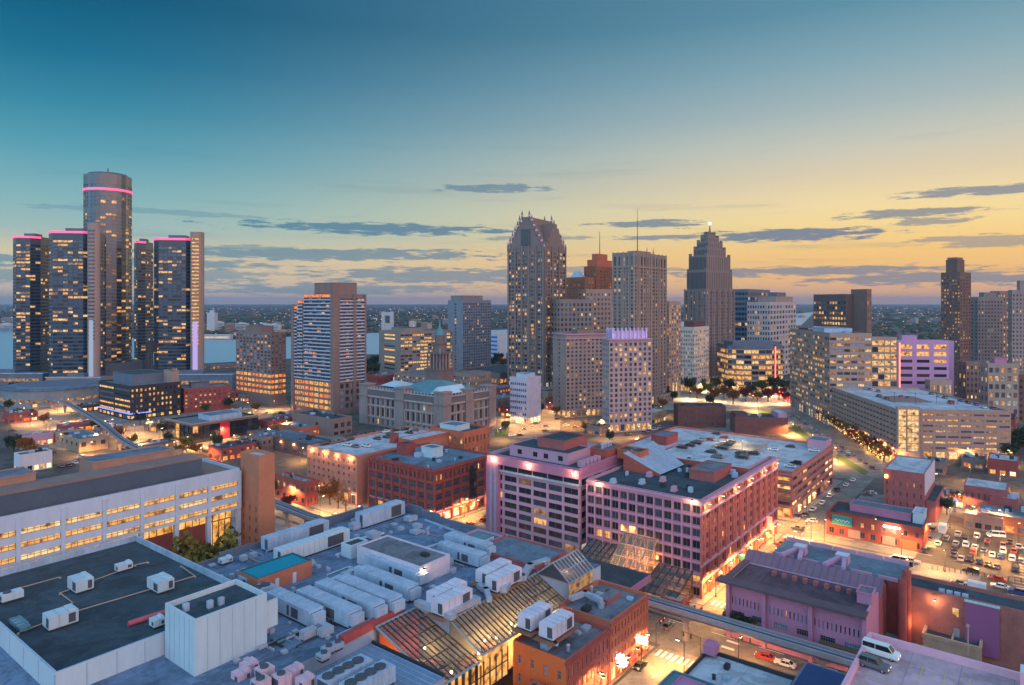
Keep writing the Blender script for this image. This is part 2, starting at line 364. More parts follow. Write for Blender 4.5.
def pent(b, a0, a1, b0, b1, h, mats, name='penthouse', z=None, trim=True):
    """box on a roof, in fractions of its right / left length"""
    x0, y0 = b.loc(a0, b0); x1, y1 = b.loc(a1, b1); z = b.rf if z is None else z
    mb = MB().box(x0, y0, z, x1, y1, z+h, 0, 1, bottom=False)
    mats = mats if isinstance(mats, list) else [mats, ROOFD]
    o = mb.build(name, mats, b.e)
    if trim and h > 1.5:
        t = MB(); t.box(x0-.15, y0-.15, z+h, x1+.15, y0+.15, z+h+.3); t.box(x0-.15, y0+.15, z+h, x0+.15, y1+.15, z+h+.3); t.box(x1-.15, y0+.15, z+h, x1+.15, y1+.15, z+h+.3); t.box(x0+.15, y1-.15, z+h, x1-.15, y1+.15, z+h+.3)
        t.build('coping', mats[0], o)
    return o
def clutter(b, n, seed, z=None, mats=(METG, METB, DKM), name='roof_vent', smin=.8, smax=2.6):
    r = random.Random(seed)
    for i in range(n):
        x, y = b.loc(r.uniform(.08,.9), r.uniform(.08,.9)); w, l, h = r.uniform(smin,smax), r.uniform(smin,smax), r.uniform(.7,1.8); z_ = b.rf if z is None else z
        mb = MB()
        if r.random() < .3: mb.cyl(x, y, z_, z_+h, .3*w).cyl(x, y, z_+h, z_+h+.25, .42*w, .1*w)
        else: mb.box(x-w/2, y-l/2, z_+.2, x+w/2, y+l/2, z_+h).box(x-w/2+.1, y-l/2+.1, z_, x+w/2-.1, y+l/2-.1, z_+.2).box(x-w*.3, y-l*.3, z_+h, x+w*.3, y+l*.3, z_+h+.12)
        mb.build(name, r.choice(mats), b.e)
def lpx(b, px, py, z):
    x, y = G(px, py, z); x -= b.cx; y -= b.cy; c, s = math.cos(b.rz), math.sin(b.rz); return (x*c+y*s, -x*s+y*c, z-b.e.location.z)
def gthing(name, label, cat, a, b, z=0, group=None): return thing(name, label, cat, gw(a, b, z), RG, group)
def flood(b, x, y, z, out, power, mount='wall_lamp', ang=100, aim=(0,0)):
    '''small lamp on an arm in front of a wall, shining down along it; out = (dx, dy) outward'''
    dx, dy = out; mb = MB().bar((x,y,z),(x+dx,y+dy,z+.1),.12,.12).box(x+dx-.35,y+dy-.35,z-.1,x+dx+.35,y+dy+.35,z+.12); o = mb.build(mount, DKM, b.e)
    MB().box(x+dx-.28,y+dy-.28,z-.2,x+dx+.28,y+dy+.28,z-.11).build('bulb', LAMPE, o); pt_light('wall_light', b.e, (x+dx*1.15,y+dy*1.15,z-.5), power, (1,.58,.24), .25)
def cornice(b, z, out, hh, mat, faces=(0, 3), name='cornice'):
    for i in faces:
        p, q = Vector(b.poly[i]), Vector(b.poly[(i+1) % len(b.poly)]); u = (q-p).normalized(); n = Vector((u.y,-u.x))
        e0 = out if i in (0,) else 0; c = MB()
        a, b2 = p-u*(out*.99 if i == 0 else 0), q+u*(0 if i == 0 else 0)
        c.prism([tuple(a+n*.01), tuple(a+n*out), tuple(b2+n*out), tuple(b2+n*.01)], z, z+hh); c.build(name, mat, b.e)
def pt_light(name, parent, loc, power, color=(1,.54,.2), r=.35, spot=None, rot=None):
    l = bpy.data.lights.new(name, 'SPOT' if spot else 'POINT'); l.energy = power*{'lamp_light':LAMP_K,'wall_light':FLOOD_K,'crown_light':.15,'sign_light':1.5}.get(name, GLOW_K); l.color = color; l.shadow_soft_size = r
    if spot: l.spot_size = math.radians(spot); l.spot_blend = .35
    o = bpy.data.objects.new(name, l); o.location = loc; o.parent = parent
    if rot: o.rotation_euler = rot
    return link(o)
# ---------------------------------------------------------------- ground, river, far shore
def flat(name, pts, z, mat, label=None):
    mb = MB(); mb.poly([(*p, z) for p in pts]); return tag(mb.build(name, mat), label, None, None, 'structure')
ASPH = M('asphalt', (.10,.095,.09), .85, .3, .05)
ASPL = M('worn_asphalt', (.20,.185,.165), .85, .35, .08, pond=.25)
PAVE = M('pavement', (.30,.275,.25), .85, .25, .12, seam=1.5, pond=.2)
GRASS = M('lawn', (.05,.10,.025), .9, .4, .2)
PAINT = M('road_paint', (.75,.73,.66), .7, .2, .5)
LAND = M('far_land', (.045,.06,.06), .95, .5, .004)
CITYG = M('city_ground', (.10,.09,.08), .9, .5, .03, pond=.35)
flat('ground', [(-30000,-2000),(30000,-2000),(30000,25000),(-30000,25000)], -1.2, LAND)
near_bank = [(-9000,-600),(-2500,300),(-900,740),(-611,805),(-413,955),(-236,1105),(-24,1120),(300,1500),(1064,2500),(2330,5250),(2500,5600)]
far_bank = [(2490,5680),(1800,4500),(700,2900),(-46,2080),(-384,1880),(-652,1530),(-1000,1650),(-1597,2160),(-3500,2000),(-9000,1500)]
flat('city_ground', near_bank[:1]+[(-9000,-1900),(20000,-1900),(20000,11000)]+near_bank[::-1][:-1], 0.0, CITYG)
m = bpy.data.materials.new('river_water'); m.use_nodes = True; tt = m.node_tree; b_ = tt.nodes['Principled BSDF']
b_.inputs['Base Color'].default_value = (.24,.38,.47,1); b_.inputs['Roughness'].default_value = .3; b_.inputs['Specular IOR Level'].default_value = 1  # blue of the reflected sky is put into the base colour
nz_ = tt.nodes.new('ShaderNodeTexNoise'); nz_.inputs['Scale'].default_value = .05; nz_.inputs['Detail'].default_value = 6
tc_ = tt.nodes.new('ShaderNodeTexCoord'); tt.links.new(tc_.outputs['Object'], nz_.inputs['Vector'])
bp = tt.nodes.new('ShaderNodeBump'); bp.inputs['Strength'].default_value = .5; bp.inputs['Distance'].default_value = 1.5; tt.links.new(nz_.outputs[0], bp.inputs['Height']); tt.links.new(bp.outputs[0], b_.inputs['Normal'])
flat('river_water', near_bank+far_bank, -.6, m)
mb = MB(); rr = random.Random(5)                                    # the wooded far side, too far off to count
def clump(mb, x, y, s, h, z=-1.2):
    i = len(mb.v); k = 5
    for j in range(k): a = 2*math.pi*j/k+rr.random(); mb.v.append((x+s*math.cos(a)*rr.uniform(.6,1.1), y+s*math.sin(a)*rr.uniform(.6,1.1), z+h*rr.uniform(.3,.6)))
    for j in range(k): mb.v.append((mb.v[i+j][0]*.85+x*.15, mb.v[i+j][1]*.85+y*.15, z))
    mb.v.append((x+rr.uniform(-.2,.2)*s, y, z+h)); mt = rr.choice((0,0,1,1,2))
    for j in range(k):
        mb.f.append((i+j, i+(j+1) % k, i+2*k)); mb.m.append(mt); mb.f.append((i+k+j, i+k+(j+1) % k, i+(j+1) % k, i+j)); mb.m.append(mt)
def fbank(x):
    pts = sorted(far_bank)
    for (x0,y0),(x1,y1) in zip(pts, pts[1:]):
        if x0 <= x <= x1: return y0+(y1-y0)*(x-x0)/(x1-x0)
    return 1e9
def dry(x, D, m=40): return D > fbank(x)+m or x/D > .452
for i in range(6500):
    az_ = rr.uniform(-.72, .72); D = 1250*math.exp(rr.random()**1.1*2.6); x = math.tan(az_)*D
    if not dry(x, D): continue
    s = rr.uniform(9, 22)*(D/2500)**.5; clump(mb, x, D, s, rr.uniform(6, 13)*(1 if D < 4000 else 1.5))
tag(mb.build('far_woods', [M('far_foliage', (.035,.055,.035), .9, .4, .01), M('far_foliage_rust', (.09,.06,.03), .9, .4, .01), M('far_foliage_dark', (.025,.04,.035), .9, .4, .01)]),
    'dark wooded land stretching to the horizon beyond the river', 'woods', None, 'stuff')
mb = MB(); mb2 = [1.0]
for i in range(1100):
    az_ = rr.uniform(-.70, .70); D = 1600*math.exp(rr.random()*1.7); x = math.tan(az_)*D
    if not dry(x, D, 10): continue
    r_ = rr.uniform(.35, .75)*(D/2200)**.9; z = rr.uniform(8, 20); k = rr.choice((0,0,0,1))
    mb.box(x-r_, D-r_, z, x+r_, D+r_, z+r_*1.6, k)
tag(mb.build('far_lights', [E('far_lamp_amber', (1,.55,.2), 3), E('far_lamp_white', (1,.85,.65), 3)]), 'tiny lamps scattered over the far shore', 'lights', None, 'stuff')
FARW = [M('far_pale_wall', (.45,.47,.5), .8), M('far_grey_wall', (.25,.27,.3), .8), M('far_brown_wall', (.25,.19,.16), .8)]
for i in range(60):
    if i < 34: px = rr.uniform(196, 290) if i < 20 else rr.uniform(2, 9)
    else: px = rr.uniform(365, 512) if i < 48 else rr.uniform(765, 945)
    base = 1560 if px < 300 else 2000
    D = base*math.exp(rr.random()*.55); x = (px-CX)/F*D; D = D if px > 815 else max(D, fbank(x)+rr.uniform(15, 220)); x = (px-CX)/F*D
    w, d, h = rr.uniform(14, 45), rr.uniform(12, 25), rr.choice((6,7,8,12,18,26))
    ty = rr.randrange(3)
    mb = MB(); mb.box(-w/2,-d/2,0,w/2,d/2,h).box(-w/4,-d/4,h,w/4,d/4,h+2)
    for f_ in range(max(1, int(h/4))): mb.box(-w*.45, -d/2-.2, 1.5+f_*4, w*.45, -d/2, 3.2+f_*4, 1)
    o = mb.build('far_building', [FARW[ty], GL2 if rr.random() < .6 else LIT_C], None, (x, D, -1.2), rr.uniform(-.4,.4))
    tag(o, ['small pale building on the far shore across the river', 'small grey building on the far shore across the river', 'small brown building on the far shore across the river'][ty], 'building',
        ['pale buildings across the river', 'grey buildings across the river', 'brown buildings across the river'][ty])
# two lit waterfront sheds and a tall white block across the water at the left
for px, py, w, h, lab in ((214,339,70,9,'long white waterfront shed with floodlights across the river left'),(245,337,60,10,'long pale waterfront hall across the river behind the brown low tower')):
    x, D = G(px, py); o = MB().box(-w/2,0,-1,w/2,18,h).box(-w/2-1,-1,h,w/2+1,19,h+1).box(-w*.46,-.3,2,w*.46,-.02,5,1).build('waterfront_shed', [FARW[0], LIT_B], None, (x, D+5, 0)); tag(o, lab, 'building')
x, D = G(205, 333); o = MB().box(-11,0,-1,11,20,55).box(-5,4,55,5,14,62).build('far_tower', FARW[0], None, (x, 1900, 0)); tag(o, 'tall pale block rising on the far shore right of the tower cluster', 'tower')
for px, w, h, lab in ((397,14,58,'slim white open framed tower top behind the beige office block'),(431,10,40,'slim brown chimney behind the beige office block')):
    x = (px-CX)/F*1150; o = MB()
    if px < 400: o.box(-9,0,0,-4,8,h+12).box(4,0,0,9,8,h+12).box(-4,0,h+6,4,8,h+11).box(-4,1,0,4,7,h-6)
    else: o.cyl(0,0,0,h+14,7,5,10)
    tag(o.build('far_tower' if px < 400 else 'chimney', FARW[0] if px < 400 else FARW[2], None, (x, 1060, 0)), lab, 'tower' if px < 400 else 'chimney')

# ---------------------------------------------------------------- streets and blocks on the grid
def gq(name, a0, a1, b0, b1, z, mat): return flat(name, [gw(a0,b0), gw(a1,b0), gw(a1,b1), gw(a0,b1)], z, mat)
gq('road', -260, 420, -13, -2.5, .004, ASPL)                         # restaurant street
gq('road', -31, -17, -160, 330, .008, ASPL)                        # street under the guideway
gq('road', 72.5, 86.5, -190, 330, .008, ASPL)
gq('road', -260, 420, 82, 103, .004, ASPL)
def block(a0, a1, b0, b1):
    mb = MB(); c = [gw(a0,b0), gw(a1,b0), gw(a1,b1), gw(a0,b1)]; mb.prism(c, -.05, .13); tag(mb.build('pavement', PAVE), None, None, None, 'structure')
for q_ in ((-220,-33,-1.8,96),(-260,-33,119,190),(-15.5,71,-2.2,81),(-15.5,71,104,190),(-15.5,70.5,-62,-14),(88,165,-2.2,81),(88,150,-48,-14),(-130,-33,-95,-14),(88,165,104,170)): block(*q_)
LOTS = M('lot_asphalt', (.085,.078,.07), .85, .35, .06)
flat('parking_lot', [G(893,598), G(1060,655), G(1080,560), G(935,520)], .012, LOTS)
lb = MB()                                                            # painted bays of the near lot, crosswalks, lane lines
def stripe(p, q, w, z=.02):
    p, q = Vector(p), Vector(q); d = (q-p).normalized(); n = Vector((-d.y,d.x))*w/2; lb.poly([(*(p-n),z),(*(q-n),z),(*(q+n),z),(*(p+n),z)])
for k in range(16): a = 50+k*2.9; stripe(gw(a,-70), gw(a,-76), .22)
for k in range(14): a = 50+k*2.9; stripe(gw(a,-88), gw(a,-93), .22)
for k in range(7): stripe(gw(-29.5+k*1.1*3.6*.9,-14.6), gw(-29.5+k*1.1*3.6*.9,-17.8), 1.0)
for k in range(7): stripe(gw(-36.5,-12.2+k*1.4), gw(-33.2,-12.2+k*1.4), .7)
for k in range(7): stripe(gw(-1.8,-12.2+k*1.4), gw(1.6,-12.2+k*1.4), .7)
for k in range(7): stripe(gw(68.5,-12.2+k*1.4), gw(71.5,-12.2+k*1.4), .7)
for k in range(30):
    if not -38 < -150+k*8 < 2: stripe(gw(-150+k*8,-7.6), gw(-146.5+k*8,-7.6), .2)
for k in range(26): stripe(gw(-17,-100+k*12), gw(-17,-94+k*12), .2); stripe(gw(79.5,-60+k*12), gw(79.5,-54+k*12), .2)
for k in range(40): stripe(gw(-150+k*10,92.5), gw(-146+k*10,92.5), .25)
stripe(gw(5,-11.6), gw(66,-11.6), .15); stripe(gw(-140,-11.6), gw(-40,-11.6), .15)
for k in range(12):
    p = [Vector(G(868-k*6.2, 466-k*4.4)), Vector(G(865-k*6.2, 463.9-k*4.4))]; stripe(p[0],p[1],.35,.03)
for k in range(9): p = [Vector(G(700+k*22,463.5)), Vector(G(710+k*22,463.7))]; stripe(p[0],p[1],.3,.03)
for k in range(14): stripe(gw(-24,200+k*10), gw(-24,205+k*10), .3, .03)
tag(lb.build('road_markings', PAINT), None, None, None, 'structure')
# boulevard beside the big garage with its grass median, the plaza beyond it
flat('road', [G(905,478), G(800,400), G(745,404), G(835,478)], .016, ASPL)
flat('road', [G(880,464), G(905,478), G(700,470), G(690,455)], .020, ASPL)
flat('median_lawn', [G(864,475), G(869,472), G(839,454), G(832,457)], .03, GRASS)
flat('median_lawn', [G(808,441), G(813,438), G(796,425), G(788,428)], .03, GRASS); flat('median_lawn', [G(760,417), G(776,417), G(770,410), G(758,411)], .03, GRASS)
flat('plaza', [G(660,410), G(800,412), G(795,380), G(672,380)], .024, PAVE); flat('median_lawn', [G(494,437), G(508,437), G(509,428), G(496,429)], .03, GRASS)
flat('road', [G(20,450), G(250,450), G(300,425), G(240,395), G(0,395)], .006, ASPL)
flat('road', [G(490,436), G(560,440), G(560,400), G(500,400)], .006, ASPL)

# ---------------------------------------------------------------- walls
BRK = M('red_brick', (.37,.085,.062), .9, .25, .35); BRK2 = M('dark_red_brick', (.31,.068,.058), .9, .25, .35); BRKO = M('orange_brick', (.46,.13,.07), .9, .2, .35)
BRKP = M('plum_brick', (.33,.10,.095), .9, .25, .35); BRKT = M('tan_brick', (.40,.27,.18), .9, .22, .35)
PINK = M('rose_painted_wall', (.40,.155,.25), .8, .15, .2); PINKL = M('pale_rose_trim', (.48,.27,.36), .8, .12, .2); MAUV = M('mauve_panel', (.46,.19,.30), .75, .12, .2)
BEI = M('beige_stone', (.34,.245,.20), .85, .18, .15, streak=1); GREY = M('grey_stone', (.28,.222,.205), .85, .18, .12, streak=1); TAN = M('tan_precast', (.36,.255,.215), .85, .14, .12, streak=1)
DKB = M('dark_brown_stone', (.16,.095,.08), .85, .2, .12, streak=1); BRN = M('brown_concrete', (.24,.16,.14), .85, .18, .15, streak=1); WHT = M('white_precast', (.60,.58,.62), .8, .1, .12, streak=1)
SLT = M('blue_slate_panel', (.12,.15,.20), .6, .2, .1); BLK = M('black_cladding', (.03,.03,.038), .5, .2, .2); LAV = M('lavender_panel', (.50,.27,.46), .75, .08, .1)
SAND = M('old_sandstone', (.27,.21,.20), .9, .25, .25, streak=1); COPR = M('verdigris_copper', (.10,.22,.25), .7, .3, .2); MALL = M('blue_grey_panel', (.30,.36,.44), .7, .15, .15)
NEONP = E('pink_neon', (1,.015,.2), 1.3); LAMPE = E('lamp_glow', (1,.78,.45), 14); LAVE = E('violet_strip', (.5,.3,.9), .7); REDE = E('red_lamp', (1,.1,.05), 4); BLUE_E = E('blue_strip', (.15,.2,1), 2)

# ================================================================ riverfront tower cluster
def ngon(n, r, a0=0): return [(r*math.cos(a0+2*math.pi*i/n), r*math.sin(a0+2*math.pi*i/n)) for i in range(n)]
D = 720; hz = H+(HY-177)*D/F
cyl_b = lambda i, L: [(20,0,0),(hz-20-40,44,1,.96,.55,.2,0),(5,0,0),(25,6,1,.86,.7,.1,0),(None,0,0)]
TD = M('tower_dark_cladding', (.04,.062,.09), .35, .2, .05, spec=.6); TDG = M('tower_bronze_cladding', (.13,.135,.15), .3, .15, .05, metal=.6)
b = tower('hotel_tower', 'tall round glass tower with pink ring standing above four dark towers', 'tower', (108-CX)/F*D, D, 0, ngon(28, 22.2), hz, cyl_b, TDG, roof=ROOFD, dark=(GL3,TDG,GL3), lits=(LIT_A,LIT_C,LIT_D), seed=11)
MB().cyl(0,0,hz-17,hz-14.6,22.8,n=40).build('light_ring', NEONP, b.e); MB().cyl(0,0,b.rf,hz+2.5,18,n=28).build('penthouse', SLT, b.e); MB().tube((0,0,hz+2.5),(0,0,hz+9),.5).build('antenna', DKM, b.e)
MB().cyl(0,0,0,22,32,n=32).build('podium', SLT, b.e)
def cham(w, d, c): return [(-w/2+c,-d/2),(w/2-c,-d/2),(w/2,-d/2+c),(w/2,d/2-c),(w/2-c,d/2),(-w/2+c,d/2),(-w/2,d/2-c),(-w/2,-d/2+c)]
for (l, r, ty, Dd, lab, sd, shafts) in ((9,45,236,730,'dark glass office tower with pink roof line, leftmost of the riverfront cluster',1,()),(45,98,231,655,'dark glass office tower with two bright shafts left of the round tower',2,((90,223,5.4),)),
                             (131,152,241,800,'narrow dark tower with lit floors seen just right of the round tower',3,()),(151,201,238,680,'dark glass office tower with violet lit shaft, rightmost of the riverfront cluster',4,((194,232,6.4),))):
    r -= 11; l -= 1; w = (r-l)/F*Dd; h = H+(HY-ty)*Dd/F; x = ((l+r)/2-CX)/F*Dd
    fb = lambda i, L, h=h, sd=sd: [(16,0,0),(h-16-8,36,max(1,int(L/4.2)),.96,.55,(.5 if sd in (1,3) else .24) if i in (0,) else .15,0),(None,0,0)]
    b = tower('office_tower', lab, 'tower', x, Dd+18, .12, cham(w, 36, 7), h, fb, TD, roof=ROOFD, dark=(GL3,GL1,GL3), lits=(LIT_A,LIT_A,LIT_B,LIT_C), seed=20+sd)
    c = cham(w+.8, 36.8, 7.2); mb = MB()
    for i in (7,0,1): p, q_ = c[i], c[(i+1) % 8]; mb.bar((*p,h-1),(*q_,h-1),.8,2.2)
    mb.build('light_strip', NEONP, b.e); MB().box(-w*.2,-6,b.rf,w*.2,8,h+4).build('penthouse', SLT, b.e)
    for spx, sy, rad in shafts:
        sx_ = (spx-CX)/F*Dd-x; sh = H+(HY-sy)*Dd/F; mb = MB(); mb.cyl(sx_, -18, 0, sh, rad, n=18); sf = mb.build('stair_shaft', TAN if sd != 4 else BEI, b.e)
        mb = MB(); 
        for k in range(30): mb.box(sx_-rad*.5,-18-rad-.15,sh-8-k*3.6,sx_+rad*.5,-18-rad+1.2,sh-6.6-k*3.6)
        mb.build('shaft_glazing', LIT_A if sd == 4 else GL3, sf)
        mb = MB(); mb.box(sx_-rad*.35,-18-rad-.6,4,sx_+rad*.35,-18-rad+.9,sh*.42); mb.build('lit_lift_strip', LAVE if sd == 4 else E('pale_lift_strip',(.4,.52,.75),.4), sf)
for l, r, ty, by_, Dd, lab, mt in ((-40,42,374,392,690,'low teal roofed podium at the foot of the leftmost dark tower',SLT),(45,100,378,396,640,'low glazed podium with lit band beneath the second dark tower',TAN),(150,232,375,384,660,'low podium roof below the rightmost dark tower',SLT)):
    x0, x1 = (l-CX)/F*Dd, (r-CX)/F*Dd; h = H-(ty-HY)*Dd/F; e = thing('podium_building', lab, 'building', ((x0+x1)/2, Dd+10, 0)); w = (x1-x0)/2
    MB().box(-w,-9,0,w,12,h,0,1).build('wall', [mt, ROOFB], e); MB().box(-w*.9,-9.3,h*.35,w*.9,-9.02,h*.6).build('window_band', LIT_C, e); MB().box(-w-.5,-9.5,h,w+.5,-8.5,h+.9).each('parapet', METB, e)
    MB().box(-w*.4,-2,h,w*.2,6,h+3.5).build('penthouse', SLT, e)
x, D = G(28, 408); e = thing('round_hall', 'low curved concrete hall behind the looping guideway', 'building', (x-4, D+42, 0))
mb = MB().cyl(0,0,0,13,40,n=36); mb.build('wall', M('weathered_concrete',(.22,.24,.26),.85), e); MB().cyl(0,0,13,14,41,n=36).build('roof', ROOFB, e); MB().cyl(0,0,14,14.8,30,29,n=36).build('raised_roof', SLT, e)
mb = MB()
for k in range(18,36): a = 2*math.pi*(k+.5)/36; mb.bar((40.1*math.cos(a-.06),40.1*math.sin(a-.06),5),(40.1*math.cos(a+.06),40.1*math.sin(a+.06),5),.4,2.2)
mb.build('window_band', LIT_C, e)

# ================================================================ left middle ground
fl = lambda base, rows, cols, fw, fh, lit, st=0, top=1.5, bl=.8, bc=None: [(base, 1, bc or max(2, cols//2), .8, .7, bl, 0), (None, rows, cols, fw, fh, lit, st), (top, 0, 0)]
b = building('office_building', 'dark glass office block with warm lit rows and blue strip at street level', 'office', (130.4,386), 180.8, 98.8, {'R': [(4,1,12,.8,.5,.6,0),(None,5,12,.45,.5,.55,0),(1.6,0,0)], 'L': [(4,1,8,.8,.5,.6,0),(None,5,2,.94,.36,.6,0),(1.6,0,0)]}, BLK, D=488, seed=31, lits=(LIT_A,LIT_B,LIT_A))
pent(b,.25,.98,.3,.95,7,[SLT,ROOFD]); pent(b,.86,1.0,.05,.3,9,[BEI,ROOFD],'lift_house'); x0,y0 = b.loc(0,0); x1,y1 = b.loc(.4,1)
MB().box(x0-.5,y0-.5,4.2,x1,y0-.02,4.9).box(x0-.5,y0-.02,4.2,x0-.02,y1,4.9).build('light_strip', BLUE_E, b.e)
b = building('brick_building', 'red brick office block with square windows right of the dark glass block', 'office', (184,389), 231, 178, {'R': [(3,0,0),(None,5,10,.42,.5,.5,1),(1.6,0,0)], 'L': [(3,0,0),(None,5,5,.42,.5,.2,1),(1.6,0,0)]}, BRK2, D=521, roof=ROOFG, seed=32, al=55)
pent(b,.2,.6,.4,.8,3.5,[SLT,ROOFD])
b = building('casino_hall', 'low black glass hall with red banner and overhanging pale roof', 'hall', (192.5,424.5), 258, 166.8, {'R': [(1.6,0,0),(None,2,12,.96,.94,.12,0),(1.4,0,0,0,0,0,0,1)], 'L': [(1.6,0,0),(None,2,6,.96,.94,.06,0),(1.4,0,0,0,0,0,0,1)]}, [BLK,TAN], D=407, roof=ROOFG, seed=33, dark=(GL1,GL1,GL3))
pent(b,.35,.85,.25,.7,3,[METB,ROOFB],'plant_room'); x0,y0 = b.loc(.40,0); x1,_ = b.loc(.54,0); MB().box(x0,y0-.6,.4,x1,y0-.05,b.h-1.2).build('banner', M('red_banner',(.55,.03,.06),.6,.05), b.e)
x0,y0 = b.loc(0,0); x1,y1 = b.loc(1,1); MB().box(x0-2,y0-2,b.h+.01,x1+1,y0,b.h+.5).box(x0-2,y0,b.h+.01,x0,y1,b.h+.5).build('roof_overhang', TAN, b.e)
b = building('workshop_building', 'small tan brick building with lit right face beside the guideway', 'building', (79,439.6), 108, 55.5, {'R': [(2.2,0,0),(None,1,3,.5,.6,.3,1),(1,0,0)], 'L': [(2.2,0,0),(None,1,5,.35,.5,.1,1),(1,0,0)]}, BRKT, D=383, roof=ROOFB, seed=34); clutter(b,5,1)
b = building('brick_building', 'brown brick building with tan end wall behind the dark uplit club', 'building', (333,419), 352, 292, {'R': [(3.5,1,3,.7,.6,.5,1),(None,1,3,.6,.5,.2,1),(1.6,0,0)], 'L': [(None,0,0)]}, [BRN], D=429, roof=ROOFD, seed=35); clutter(b,6,2)
b = building('club_building', 'dark walled club with two orange wall lamps', 'building', (309,443.8), 331, 247, {'R': [(2,0,0),(None,1,3,.5,.5,.3,1),(1.4,0,0)], 'L': [(4,1,7,.35,.45,.2,1),(None,0,0)]}, M('sooty_brick',(.09,.07,.075),.9), D=370, roof=ROOFB, seed=36); clutter(b,9,3); pent(b,.3,.8,.3,.6,2.5,[SLT,ROOFB])
for f_ in (.22,.42,.93):
    x0,y0 = b.loc(0,f_); MB().box(x0-.6,y0-.4,5.4,x0-.05,y0+.4,6.1).build('wall_lamp', E('orange_lamp',(1,.35,.08),18), b.e); pt_light('wall_light', b.e, (x0-1.6,y0,5.2), 900, (1,.33,.08))
b = building('brick_building', 'small low red brick building beside the tan stair tower', 'building', (306,482), 318, 275, {'L': [(None,2,5,.4,.45,.25,1),(1.2,0,0)], 'R': [(None,2,3,.4,.45,.3,1),(1.2,0,0)]}, BRK, z1=10.4, roof=ROOFB, seed=37)
b.e.location.z = 0; clutter(b,4,4)
for (px, py, zz, R_, L_, lab, mt, sd) in ((20,455,9,-14,-9,'pale panelled low building at the left edge beside trees',WHT,1),(22,436,7,-16,-8,'teal roofed shop with pink lit gable at the far left',PINKL,2),(47,434,5.5,-20,-10,'low shop row with red and amber lit fronts left of the guideway',BRKO,3),
                              (62,426,5,-22,-9,'flat roofed store with magenta sign light behind the shop row',BRK2,4),(300,428,6,-16,-24,'low orange lit deli below the balcony tower',BRKO,5),(280,415,7,-14,-9,'small dark kiosk building at the foot of the balcony tower',BRN,6)):
    b = building('shop_building', lab, 'shop', (px,py), R_, L_, {'R': [(3.2,1,5,.75,.75,.8,1),(None,0,0)], 'L': [(3.2,1,4,.7,.7,.6,1),(None,0,0)]}, mt, z1=zz, roof=ROOFB if sd != 2 else COPR, seed=40+sd, lits=(LIT_S,LIT_A,LIT_O), par=.5); clutter(b,4,10+sd)

# balcony towers
APW = M('balcony_slate_wall', (.13,.125,.15), .8, .15, .2)  # plain dark slate wall colour behind the balcony rails
b = building('apartment_tower', 'tall apartment tower with white balcony rails and brick piers above orange parking floors', 'tower', (334,294), 365, 304, {
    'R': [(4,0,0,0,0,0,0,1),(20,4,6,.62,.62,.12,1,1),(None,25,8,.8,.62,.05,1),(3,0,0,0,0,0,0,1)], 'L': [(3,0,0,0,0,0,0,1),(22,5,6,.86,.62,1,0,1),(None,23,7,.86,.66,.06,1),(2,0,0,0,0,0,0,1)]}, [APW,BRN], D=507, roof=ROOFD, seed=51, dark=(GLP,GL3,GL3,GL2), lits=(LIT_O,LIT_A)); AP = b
pent(b,.1,.85,.12,.75,9.5,[BRN,ROOFD])
def balc(b, zs, ze, n, face):
    m_ = M('pale_balcony_rail',(.46,.48,.58),.6)
    for k in range(n):
        z = zs+k*(ze-zs)/n
        if face == 'L': x0,y0 = b.loc(0,.03); _,y1 = b.loc(0,.97); MB().box(x0-1.3,y0,z,x0-.02,y1,z+.18).box(x0-1.36,y0,z+.18,x0-1.26,y1,z+1.0).build('balcony', m_, b.e)
        else: x0,y0 = b.loc(.14,0); x1,_ = b.loc(.96,0); MB().box(x0,y0-1.0,z,x1,y0-.02,z+.18).box(x0,y0-1.06,z+.18,x1,y0-.96,z+1.0).build('balcony', m_, b.e)
balc(b,25.6,b.h-2,23,'L'); balc(b,24.6,b.h-3,25,'R')
x0,y0 = b.loc(0,0); x1,y1 = b.loc(1,1); xm,ym = b.loc(.62,.0)
MB().box(x0-1.7,y0-1.4,0,x0+4.2,y0+.8,b.h).box(x0-1.7,y0+.8,0,x0-.01,y0+2.2,b.h).box(xm-1,y0-1.4,0,xm+1.6,y0-.01,b.h).box(x1-1.2,y0-1.4,0,x1+.3,y0-.01,b.h).each('pier', BRN, b.e)
MB().box(x0-.9,y0+3,b.h-2.4,x0-.02,y1,b.h-.3).build('lit_soffit', LIT_O, b.e)
wx, wy = x0, y1; ca, sa = math.cos(b.rz), math.sin(b.rz); wx, wy = b.cx+wx*ca-wy*sa, b.cy+wx*sa+wy*ca
for k,(h_,lb_,lab) in enumerate(((b.h-4.5,7.5,'first shoulder of the balcony tower, one step lower with lit soffit'),(b.h-9,7,'outer shoulder of the balcony tower ending in a brown brick pier'))):
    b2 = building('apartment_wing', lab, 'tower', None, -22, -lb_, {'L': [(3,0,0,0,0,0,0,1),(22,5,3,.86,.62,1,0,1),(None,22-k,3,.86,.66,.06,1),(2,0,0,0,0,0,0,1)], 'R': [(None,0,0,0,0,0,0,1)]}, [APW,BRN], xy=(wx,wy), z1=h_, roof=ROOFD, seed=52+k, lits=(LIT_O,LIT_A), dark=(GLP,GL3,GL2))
    balc(b2,25.6,b2.h-2,22-k,'L'); x0,y0 = b2.loc(0,0); _,y1 = b2.loc(0,1); MB().box(x0-.9,y0+.5,b2.h-2.4,x0-.02,y1-1,b2.h-.3).build('lit_soffit', LIT_O, b2.e)
    if k: MB().box(x0-1.7,y1-3,0,x0-.01,y1+.3,b2.h+1).build('pier', BRN, b2.e)
    wx, wy = wx+lb_*-cA, wy+lb_*sA
